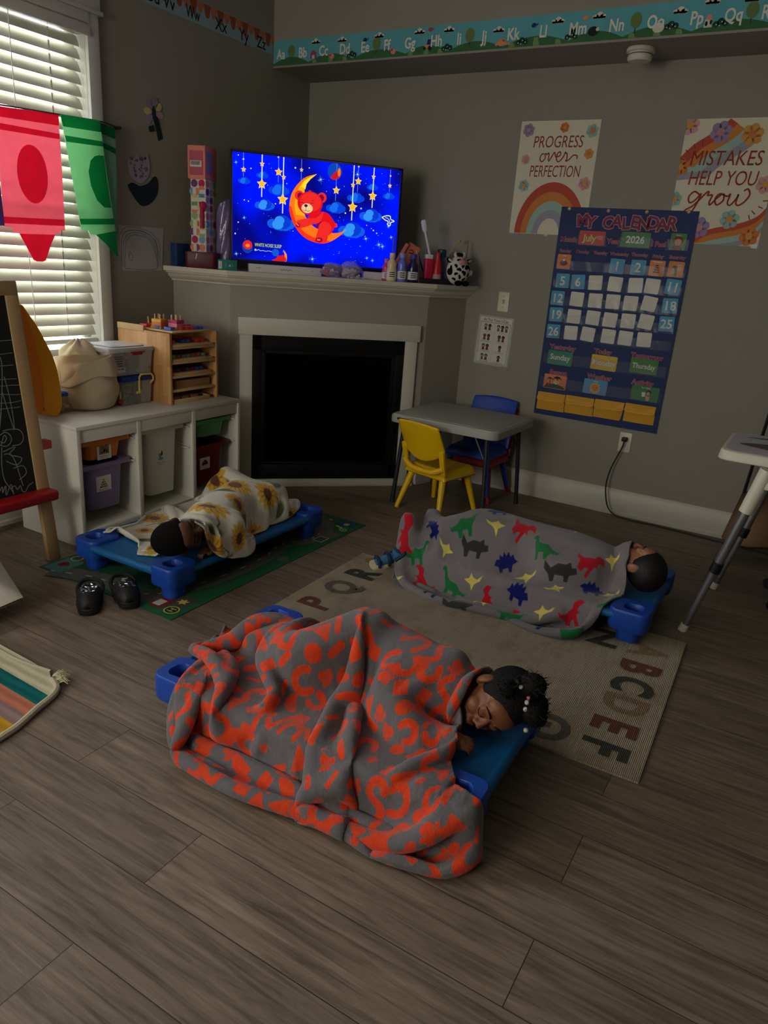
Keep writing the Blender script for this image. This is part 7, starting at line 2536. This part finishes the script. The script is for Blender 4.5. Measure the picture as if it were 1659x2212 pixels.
MB().tube([tuple(fc + fr_ @ V(p)) for p in ((0, .045, .05), (0, .03, .02), (0, -.03, .012), (0, -.06, .008))], [.026, .024, .022, .016], 12).build('sock', mat('blue_sock', (60, 110, 150), .9), so_)


def height_field(roots, box, st=.005):
    """how high the cot and the child under a blanket stand, on a grid of spacing st"""
    from mathutils.bvhtree import BVHTree
    bpy.context.view_layer.update()
    dg = bpy.context.evaluated_depsgraph_get()
    vs, fs = [], []

    def add(o):
        if o.type == 'MESH' and o.name.split('.')[0] not in ('hair_puff', 'bead', 'hair_tie', 'sandal', 'sandal_straps', 'sock'):
            n = len(vs)
            e = o.evaluated_get(dg)
            me = e.to_mesh()
            mw_ = o.matrix_world
            vs.extend([mw_ @ q.co for q in me.vertices])
            fs.extend([tuple(i + n for i in p.vertices) for p in me.polygons])
            e.to_mesh_clear()
        for ch_ in o.children:
            add(ch_)
    for r in roots:
        add(r)
    tree = BVHTree.FromPolygons(vs, fs)
    nx, ny = int((box[1] - box[0]) / st), int((box[3] - box[2]) / st)
    H = np.zeros((ny, nx))
    dn = V((0, 0, -1))
    for j in range(ny):
        for i in range(nx):
            h = tree.ray_cast(V((box[0] + i * st, box[2] + j * st, .8)), dn)[0]
            if h is not None:
                H[j, i] = max(0, h.z)
    return H


def along(pts, t):
    pts = np.array(pts, float)
    d = np.r_[0, np.cumsum(np.linalg.norm(np.diff(pts, axis=0), axis=1))]
    return np.stack([np.interp(t, d / d[-1], pts[:, k]) for k in range(2)], -1)


def drape(roots, box, n, rest, far, right, near, left, seed, amp, nz, bk, bk4, bfrac, ew, steps, sm, st=.005):
    """lay a cloth over the cot and child: it starts flat inside its outline, grows to its true size and settles in folds"""
    nx, ny = n
    H = height_field(roots, box, st)
    D = H.copy()
    for _ in range(3):
        E = D.copy()
        for dx in (-1, 0, 1):
            for dy in (-1, 0, 1):
                E = np.maximum(E, np.roll(np.roll(D, dx, 1), dy, 0))
        D = E
    for _ in range(6):
        D = (D * 2 + np.roll(D, 1, 0) + np.roll(D, -1, 0) + np.roll(D, 1, 1) + np.roll(D, -1, 1)) / 6
    D = np.maximum(D, H) + .007
    Gy, Gx = np.gradient(D, st)

    def cell(x, y):
        a = np.clip((x - box[0]) / st, 0, D.shape[1] - 1.001)
        b = np.clip((y - box[2]) / st, 0, D.shape[0] - 1.001)
        i, j = a.astype(int), b.astype(int)
        return i, j, a - i, b - j

    def samp(G, c):
        i, j, fa, fb = c
        return G[j, i] * (1 - fa) * (1 - fb) + G[j, i + 1] * fa * (1 - fb) + G[j + 1, i] * (1 - fa) * fb + G[j + 1, i + 1] * fa * fb
    u, v = np.meshgrid(np.linspace(0, 1, nx), np.linspace(0, 1, ny))
    U, W = u[..., None], v[..., None]
    fe, ne, le, re_ = [np.array(q, float) for q in (far, near, left, right)]
    XY = (1 - W) * along(fe, u) + W * along(ne, u) + (1 - U) * along(le, v) + U * along(re_, v) - ((1 - U) * (1 - W) * fe[0] + U * (1 - W) * fe[-1] + (1 - U) * W * ne[0] + U * W * ne[-1])
    rng = np.random.default_rng(seed)

    def noise(sx, sy):
        q = rng.normal(size=(sy + 3, sx + 3))
        a, b = u * sx, v * sy
        i, j = a.astype(int), b.astype(int)
        fa, fb = a - i, b - j
        fa, fb = fa * fa * (3 - 2 * fa), fb * fb * (3 - 2 * fb)
        return q[j, i] * (1 - fa) * (1 - fb) + q[j, i + 1] * fa * (1 - fb) + q[j + 1, i] * (1 - fa) * fb + q[j + 1, i + 1] * fa * fb
    X = np.zeros((ny, nx, 3))
    X[..., :2] = XY
    X[..., 2] = samp(D, cell(XY[..., 0], XY[..., 1])) + .004 + amp * np.abs(noise(*nz)) + amp * .5 * np.abs(noise(16, 16))
    X0 = X.copy()
    hu, hv = rest[0] / (nx - 1), rest[1] / (ny - 1)
    ed = np.minimum(np.minimum(u, 1 - u) * rest[0], np.minimum(v, 1 - v) * rest[1])
    ED = ew + (1 - ew) * np.clip(ed / .14, 0, 1)
    cons = []
    dg_ = math.hypot(hu, hv)
    for dj, di, L, k in ((0, 1, hu, .9), (1, 0, hv, .9), (1, 1, dg_, .25), (1, -1, dg_, .25), (0, 2, 2 * hu, bk), (2, 0, 2 * hv, bk), (0, 4, 4 * hu, bk4), (4, 0, 4 * hv, bk4), (0, 3, 3 * hu, bk4), (3, 0, 3 * hv, bk4), (3, 3, 3 * dg_, bk4 * .7), (3, -3, 3 * dg_, bk4 * .7)):
        a = (slice(0, ny - dj), slice(max(0, -di), nx - max(0, di)))
        b = (slice(dj, ny), slice(max(0, di), nx - max(0, -di)))
        l0 = np.linalg.norm(X0[b] - X0[a], axis=-1)
        wt = (ED[a] + ED[b]) / 2
        L = np.where(L > l0, l0 + (L - l0) * wt, l0 + (L - l0) * .8)
        cons.append((a, b, l0, L, k, max(dj, abs(di)), dj * di))
    edge = np.zeros((ny, nx, 1))
    edge[0] = edge[-1] = 1
    edge[:, 0] = edge[:, -1] = 1
    vel = np.zeros_like(X)
    dt = 1 / 60
    for s in range(steps):
        t = min(1, s / (steps * .55))
        vel *= .93
        vel[..., 2] -= 9.8 * dt * .5
        Xp = X.copy()
        X = X + vel * dt
        for _ in range(14):
            for a, b, l0, L, k, far_, dia in cons:
                tgt = l0 * (1 - t) + L * t
                if far_ > 1:
                    tgt = tgt * bfrac
                d = X[b] - X[a]
                l = np.sqrt(np.einsum('ijk,ijk->ij', d, d)) + 1e-9
                df = l - tgt
                if far_ > 1:
                    df = np.minimum(df, 0)
                elif dia == 0:
                    df = np.where(df < 0, df * .75, df)
                c = d * (df / l * (k * .25))[..., None]
                X[a] += c
                X[b] -= c
            X[..., :2] += (X0[..., :2] - X[..., :2]) * (edge * .05)
            c = cell(X[..., 0], X[..., 1])
            pen = samp(D, c) - X[..., 2]
            gx, gy = samp(Gx, c), samp(Gy, c)
            nn = 1 / np.sqrt(1 + gx * gx + gy * gy)
            pd = np.minimum(np.where(pen > 0, pen * nn, 0), .012)
            X[..., 0] -= gx * nn * pd
            X[..., 1] -= gy * nn * pd
            X[..., 2] += nn * pd
        touch = (X[..., 2] - samp(D, cell(X[..., 0], X[..., 1]))) < .004
        dX = X - Xp
        dX[..., :2] = np.where(touch[..., None], dX[..., :2] * (1 - .8 * min(1, .25 + t)), dX[..., :2])
        X = Xp + dX
        vel = np.clip((X - Xp) / dt, -1.2, 1.2)
    for _ in range(sm):
        Y = X.copy()
        Y[1:-1, 1:-1] = (X[1:-1, 1:-1] * 4 + X[:-2, 1:-1] + X[2:, 1:-1] + X[1:-1, :-2] + X[1:-1, 2:]) / 8
        X = Y
    X[..., 2] = np.maximum(X[..., 2], samp(D, cell(X[..., 0], X[..., 1])) - .002)
    return X


def refine(A, k):
    """the same cloth on a grid k times finer"""
    def up(a):
        n = a.shape[0]
        t = np.linspace(0, n - 1, (n - 1) * k + 1)
        i = np.minimum(t.astype(int), n - 2)
        f = (t - i).reshape((-1,) + (1,) * (a.ndim - 1))
        p = [a[np.clip(i + d, 0, n - 1)] for d in (-1, 0, 1, 2)]
        return .5 * (2 * p[1] + (p[2] - p[0]) * f + (2 * p[0] - 5 * p[1] + 4 * p[2] - p[3]) * f ** 2 + (3 * p[1] - p[0] - 3 * p[2] + p[3]) * f ** 3)
    return up(up(A).transpose(1, 0, 2)).transpose(1, 0, 2)


def sd_circle(p, c, r):
    return np.hypot(p[0] - c[0], p[1] - c[1]) - r


def local(p, c, a):
    x, y = p[0] - c[0], p[1] - c[1]
    return x * math.cos(a) + y * math.sin(a), -x * math.sin(a) + y * math.cos(a)


def sd_box(p, c, h, a, r=.006):
    x, y = local(p, c, a)
    dx, dy = np.abs(x) - h[0] + r, np.abs(y) - h[1] + r
    return np.hypot(np.maximum(dx, 0), np.maximum(dy, 0)) + np.minimum(np.maximum(dx, dy), 0) - r


def sd_line(p, pts, w):
    d = np.full(p[0].shape, 9.)
    for (ax, ay), (bx_, by_) in zip(pts[:-1], pts[1:]):
        ex_, ey = bx_ - ax, by_ - ay
        t = np.clip(((p[0] - ax) * ex_ + (p[1] - ay) * ey) / (ex_ * ex_ + ey * ey + 1e-12), 0, 1)
        d = np.minimum(d, np.hypot(p[0] - ax - t * ex_, p[1] - ay - t * ey))
    return d - w


def sd_poly(p, pts):
    d = sd_line(p, list(pts) + [pts[0]], 0)
    ins = np.zeros(p[0].shape, bool)
    n = len(pts)
    for i in range(n):
        (x0, y0), (x1, y1) = pts[i - 1], pts[i]
        if y0 != y1:
            ins ^= ((y0 > p[1]) != (y1 > p[1])) & (p[0] < (x1 - x0) * (p[1] - y0) / (y1 - y0) + x0)
    return np.where(ins, -d, d)


def place(pts, c, a, s, flip=1):
    return [(c[0] + s * (flip * x * math.cos(a) - y * math.sin(a)), c[1] + s * (flip * x * math.sin(a) + y * math.cos(a))) for x, y in pts]


def plush(name, base, layers, soft, bumpk=1.0, tint=None):
    """fleece whose printed colours come from the distance fields stored on the mesh"""
    m = bpy.data.materials.new(name)
    m.use_nodes = True
    nt = m.node_tree
    N, L = nt.nodes.new, nt.links.new
    b = nt.nodes['Principled BSDF']
    tc = N('ShaderNodeTexCoord')
    nz = N('ShaderNodeTexNoise')
    nz.inputs['Scale'].default_value = 40
    nz.inputs['Detail'].default_value = 4
    L(tc.outputs['Object'], nz.inputs[0])

    def vary(c, k=.16):
        mx = N('ShaderNodeMix')
        mx.data_type = 'RGBA'
        mx.inputs['A'].default_value = tuple(x * (1 - k) for x in lin(c)) + (1,)
        mx.inputs['B'].default_value = tuple(min(1, x * (1 + k)) for x in lin(c)) + (1,)
        L(nz.outputs['Fac'], mx.inputs['Factor'])
        return mx.outputs['Result']
    col = vary(base, .08)
    for att, c, sf in layers:
        a = N('ShaderNodeAttribute')
        a.attribute_name = att
        mr = N('ShaderNodeMapRange')
        mr.interpolation_type = 'SMOOTHSTEP'
        mr.inputs[1].default_value = sf
        mr.inputs[2].default_value = -sf
        L(a.outputs['Fac'], mr.inputs[0])
        mx = N('ShaderNodeMix')
        mx.data_type = 'RGBA'
        L(mr.outputs[0], mx.inputs['Factor'])
        L(col, mx.inputs['A'])
        L(vary(c), mx.inputs['B'])
        col = mx.outputs['Result']
    L(col, b.inputs['Base Color'])
    b.inputs['Roughness'].default_value = .95
    b.inputs['Specular IOR Level'].default_value = .08
    b.inputs['Sheen Weight'].default_value = .25
    b.inputs['Sheen Roughness'].default_value = .5
    n2 = N('ShaderNodeTexNoise')
    n2.inputs['Scale'].default_value = 420
    n2.inputs['Detail'].default_value = 2
    L(tc.outputs['Object'], n2.inputs[0])
    n3 = N('ShaderNodeTexNoise')
    n3.inputs['Scale'].default_value = 70
    L(tc.outputs['Object'], n3.inputs[0])
    sm = N('ShaderNodeMath')
    sm.operation = 'MULTIPLY_ADD'
    sm.inputs[1].default_value = 1.4
    L(n3.outputs['Fac'], sm.inputs[0])
    L(n2.outputs['Fac'], sm.inputs[2])
    bp = N('ShaderNodeBump')
    bp.inputs['Strength'].default_value = .5 * bumpk
    bp.inputs['Distance'].default_value = .004
    L(sm.outputs[0], bp.inputs['Height'])
    L(bp.outputs[0], b.inputs['Normal'])
    return m


def blanket(label, X, rest, fields, m, k=3):
    P = refine(X, k)
    ny, nx = P.shape[:2]
    u, v = np.meshgrid(np.linspace(0, rest[0], nx), np.linspace(0, rest[1], ny))
    me = bpy.data.meshes.new('fleece_blanket')
    idx = np.arange(nx * ny).reshape(ny, nx)
    F = np.stack([idx[:-1, :-1], idx[1:, :-1], idx[1:, 1:], idx[:-1, 1:]], -1).reshape(-1, 4)
    me.from_pydata(P.reshape(-1, 3).tolist(), [], F.tolist())
    for nm, fn in fields.items():
        at = me.attributes.new(nm, 'FLOAT', 'POINT')
        at.data.foreach_set('value', fn((u, v)).astype(np.float32).ravel())
    me.materials.append(m)
    me.polygons.foreach_set('use_smooth', [True] * len(me.polygons))
    o = bpy.data.objects.new('fleece_blanket', me)
    COL.objects.link(o)
    d = o.modifiers.new('pile', 'SOLIDIFY')
    d.thickness = .007
    d.offset = 0
    return tag(o, label, 'blanket', 'children\'s fleece blankets')


# sunflower blanket
SUN = [(.583, .62), (.668, .50), (.636, .765), (.60, .965), (.742, .93), (.23, .224), (.40, .60), (.064, .87), (.19, .80), (.445, 1.13), (.117, 1.05), (.39, .43), (.56, .30), (.79, .66), (.3, .97), (.8, 1.1), (.1, .1), (.42, .08), (.05, .55), (.8, .3), (.66, .12)]
LEAF = [(.50, .70, .5), (.244, .33, 2), (.53, 1.05, 1), (.70, .86, 2.2), (.15, .93, .3), (.34, 1.1, 1.2), (.50, .88, .2), (.56, .70, 2.6), (.12, .37, 1), (.72, .74, .6), (.46, .80, 2.0), (.30, .25, 0), (.70, 1.06, 1.7), (.62, .40, 1.0), (.48, .50, 2.4), (.28, .68, .8), (.74, .42, .2), (.20, .62, 1.9), (.33, .86, 2.7), (.6, .2, 1.1), (.1, .7, .4), (.05, 1.14, 1), (.22, 1.14, 2.3), (.84, .8, 1.4), (.84, .98, .3)]


def f_petal(p):
    d = np.full(p[0].shape, 9.)
    for i, c in enumerate(SUN):
        R = .062 + .016 * math.sin(3 * i)
        th = np.arctan2(p[1] - c[1], p[0] - c[0])
        d = np.minimum(d, np.hypot(p[0] - c[0], p[1] - c[1]) - R * (.74 + .26 * np.abs(np.cos(6.5 * th + i))))
    return d


def f_vein(p):
    d = np.full(p[0].shape, 9.)
    for i, c in enumerate(SUN):
        R = .062 + .016 * math.sin(3 * i)
        rr_ = np.hypot(p[0] - c[0], p[1] - c[1])
        th = np.arctan2(p[1] - c[1], p[0] - c[0])
        d = np.minimum(d, np.maximum(rr_ - R * .68, (np.abs(np.cos(6.5 * th + i)) - .5) * .03))
    return d


def f_centre(p):
    return np.min([sd_circle(p, c, .024 + .005 * math.sin(3 * i)) for i, c in enumerate(SUN)], 0)


def f_leaf(p):
    d = np.full(p[0].shape, 9.)
    for x, y, a in LEAF:
        q = local(p, (x, y), a)
        d = np.minimum(d, (np.hypot(q[0] / .047, q[1] / (.021 * np.clip(1 - q[0] * 6, .5, 1.5))) - 1) * .02)
    return d


def f_stem(p):
    return np.min([sd_line(p, [(x, y), (x + .06 * math.cos(a + 2.6), y + .06 * math.sin(a + 2.6)), (x + .1 * math.cos(a + 2.2), y + .1 * math.sin(a + 2.2))], .0035) for x, y, a in LEAF], 0)


cloth_a = drape([cot_a, pa], (.5, 1.6, -2.7, -1.2), (84, 92), (.84, 1.2),
                far=[(.63, -1.52), (.72, -1.47), (.88, -1.45), (1.02, -1.49)],
                right=[(1.02, -1.49), (1.11, -1.62), (1.15, -1.75), (1.205, -1.92), (1.235, -2.05), (1.24, -2.18), (1.24, -2.34)],
                near=[(.745, -2.35), (.80, -2.29), (.92, -2.31), (1.0, -2.40), (1.075, -2.35), (1.10, -2.28), (1.16, -2.255), (1.21, -2.25), (1.235, -2.28), (1.24, -2.34)],
                left=[(.63, -1.52), (.66, -1.62), (.74, -1.75), (.65, -1.88), (.60, -1.95), (.70, -2.05), (.76, -2.18), (.745, -2.35)],
                seed=7, amp=.010, nz=(7, 9), bk=.2, bk4=.12, bfrac=.94, ew=.15, steps=360, sm=1)
bka = blanket('white blanket printed with yellow sunflowers, wrapped round the child on the road mat cot', cloth_a, (.84, 1.2),
              {'stem': f_stem, 'leaf': f_leaf, 'petal': f_petal, 'vein': f_vein, 'centre': f_centre},
              plush('sunflower_fleece', (216, 212, 196), [('stem', (110, 116, 62), .003), ('leaf', (88, 98, 50), .006), ('petal', (214, 168, 62), .006), ('vein', (172, 118, 34), .006), ('centre', (108, 64, 40), .005)], .004, .8))

# grey blanket with orange shapes
def f_shapes(p):
    r_ = random.Random(17)
    d = np.full(p[0].shape, 9.)
    sp = .07
    for j in range(20):
        for i in range(22):
            c = (sp * (i + .5 * (j % 2)) - .02 + r_.uniform(-.012, .012), sp * .88 * j + r_.uniform(-.012, .012))
            a = r_.uniform(0, 2 * PI)
            t = r_.choice('bbdhhtcccspqpksr')
            if t == 'd':
                e = sd_circle(p, c, r_.uniform(.016, .025))
            elif t == 'b':
                e = sd_box(p, c, (r_.uniform(.02, .028), r_.uniform(.012, .02)), a)
            elif t == 'r':
                e = sd_box(p, c, (.024, .007), a, .004)
            elif t in 'h':
                q = local(p, c, a)
                e = np.maximum(np.hypot(q[0], q[1]) - .03, -q[1]) - .003
            elif t == 't':
                e = sd_poly(p, place([(-.028, -.02), (.028, -.02), (0, .03)], c, a, 1)) - .003
            elif t == 'c':
                rr_ = r_.uniform(.022, .034)
                an = np.linspace(0, PI * r_.uniform(1.0, 1.35), 10)
                e = sd_line(p, [(c[0] + rr_ * math.cos(a + q), c[1] + rr_ * math.sin(a + q)) for q in an], .0105)
            elif t == 's':
                e = sd_line(p, place(smooth_pts([(-.045, -.01), (-.025, .018), (0, 0), (.025, -.018), (.045, .01)], 4), c, a, 1), .0095)
            elif t == 'q':
                e = sd_line(p, [(c[0] - .02 * math.cos(a), c[1] - .02 * math.sin(a)), (c[0] + .02 * math.cos(a), c[1] + .02 * math.sin(a))], .010)
            else:
                k = 1 if t == 'p' else .6
                e = sd_circle(p, c, .015 * k)
                for an in (-1.0, -.35, .35, 1.0):
                    e = np.minimum(e, sd_circle(p, (c[0] + .024 * k * math.cos(a + an), c[1] + .024 * k * math.sin(a + an)), .0072 * k))
            d = np.minimum(d, e)
    return d


cloth_b = drape([cot_b, pb], (1.5, 3.1, -3.3, -2.2), (104, 86), (1.38, 1.18),
                far=[(1.735, -2.66), (1.86, -2.62), (2.0, -2.58), (2.1, -2.54), (2.2, -2.46), (2.35, -2.46), (2.48, -2.49), (2.575, -2.54)],
                right=[(2.575, -2.54), (2.565, -2.62), (2.585, -2.70), (2.60, -2.77), (2.62, -2.81), (2.67, -2.88), (2.76, -2.95)],
                near=[(1.83, -2.985), (1.93, -3.03), (2.05, -3.07), (2.16, -3.10), (2.27, -3.07), (2.34, -3.0), (2.375, -2.91), (2.42, -2.99), (2.50, -3.05), (2.6, -3.07), (2.69, -3.03), (2.76, -2.95)],
                left=[(1.735, -2.66), (1.735, -2.72), (1.76, -2.77), (1.83, -2.86), (1.85, -2.93), (1.83, -2.985)],
                seed=4, amp=.015, nz=(12, 16), bk=.14, bk4=.09, bfrac=.93, ew=.15, steps=400, sm=2)
bkb = blanket('grey blanket with orange shapes and paw prints, spilling off the nearest cot', cloth_b, (1.38, 1.18), {'shapes': f_shapes},
              plush('grey_orange_fleece', (104, 100, 102), [('shapes', (216, 66, 28), .0022)], .002, 1.2))

# grey blanket with dinosaurs
TREX = [(-.5, .35), (-.3, .5), (-.05, .42), (0, .2), (.15, .1), (.3, -.05), (.5, -.05), (.62, .1), (.55, -.15), (.35, -.25), (.25, -.5), (.05, -.5), (.05, -.3), (-.05, -.2), (-.15, -.5), (-.3, -.5), (-.2, -.2), (-.18, .0), (-.35, .02), (-.2, .12), (-.25, .25)]
STEG = [(-.55, -.1), (-.4, .05), (-.35, .28), (-.22, .18), (-.15, .42), (-.02, .26), (.08, .46), (.16, .24), (.3, .36), (.32, .14), (.45, .18), (.62, -.05), (.4, -.1), (.38, -.42), (.24, -.42), (.2, -.18), (-.08, -.18), (-.1, -.42), (-.26, -.42), (-.28, -.12)]
BRON = [(-.62, .3), (-.55, .45), (-.4, .42), (-.3, .2), (-.1, .15), (.15, .18), (.35, .0), (.6, -.05), (.7, .08), (.62, -.18), (.35, -.2), (.3, -.45), (.16, -.45), (.12, -.2), (-.1, -.2), (-.12, -.45), (-.26, -.45), (-.28, -.15), (-.42, .12), (-.48, .3)]
PTER = [(-.5, .3), (-.2, .12), (0, .18), (.12, .3), (.22, .12), (.5, .05), (.3, -.05), (.15, -.12), (.1, -.4), (-.02, -.12), (-.15, -.02), (-.35, .08)]
TRIC = [(-.55, -.05), (-.5, .15), (-.35, .12), (-.3, .3), (-.15, .2), (.1, .22), (.35, .1), (.55, .35), (.6, .1), (.45, -.1), (.4, -.35), (.26, -.35), (.22, -.12), (-.1, -.15), (-.12, -.35), (-.26, -.35), (-.28, -.12)]
DINO = [('g', .301, .285), ('y', .419, .244), ('r', .537, .2), ('b', .161, .35), ('y', .247, .395), ('d', .376, .34), ('g', .129, .47), ('r', .05, .48), ('b', .525, .33), ('g', .666, .25), ('d', .762, .318), ('r', .855, .25), ('y', .633, .37), ('r', .20, .54), ('y', .419, .45), ('b', .62, .44), ('y', .765, .40), ('b', .905, .34), ('r', .49, .50), ('g', .62, .56), ('y', .74, .50), ('r', .855, .49), ('g', .33, .50), ('y', .98, .342), ('y', .945, .2), ('d', .2, .2), ('b', .38, .12), ('g', .55, .06), ('r', .1, .12), ('y', .75, .1), ('b', .88, .08), ('g', .98, .48), ('b', .3, .62), ('y', .1, .62), ('d', .42, .64), ('r', .66, .68), ('b', .8, .64), ('g', .93, .64), ('y', .53, .7)]


def f_dino(col, shape, s):
    def fn(p):
        d = np.full(p[0].shape, 9.)
        for i, (c, x, y) in enumerate(DINO):
            if c == col:
                r_ = random.Random(i * 7 + 1)
                d = np.minimum(d, sd_poly(p, place(shape, (x, y), PI + r_.uniform(-.7, .7), s, r_.choice((1, -1)))))
        return d
    return fn


cloth_c = drape([cot_c, pcx], (1.5, 3.1, -2.0, -.9), (96, 64), (1.02, .77),
                far=[(1.80, -1.30), (1.95, -1.27), (2.2, -1.27), (2.45, -1.25), (2.62, -1.27), (2.715, -1.31)],
                right=[(2.715, -1.31), (2.705, -1.38), (2.73, -1.46), (2.74, -1.53), (2.68, -1.60), (2.58, -1.69)],
                near=[(1.84, -1.76), (1.95, -1.72), (2.05, -1.68), (2.14, -1.70), (2.24, -1.73), (2.38, -1.73), (2.5, -1.72), (2.58, -1.69)],
                left=[(1.80, -1.30), (1.785, -1.45), (1.785, -1.60), (1.80, -1.70), (1.84, -1.76)],
                seed=5, amp=.008, nz=(6, 7), bk=.14, bk4=.08, bfrac=.94, ew=.1, steps=360, sm=2)
bkc = blanket('grey blanket printed with red, green, blue and yellow dinosaurs, over the child by the wall', cloth_c, (1.02, .77),
              {'red': f_dino('r', TREX, .10), 'green': f_dino('g', BRON, .10), 'blue': f_dino('b', STEG, .085), 'yellow': f_dino('y', PTER, .09), 'dark': f_dino('d', TRIC, .11)},
              plush('dinosaur_fleece', (128, 122, 124), [('dark', (58, 58, 60), .002), ('green', (34, 118, 66), .002), ('red', (186, 28, 42), .002), ('blue', (18, 26, 104), .002), ('yellow', (226, 210, 104), .002)], .002, .8))
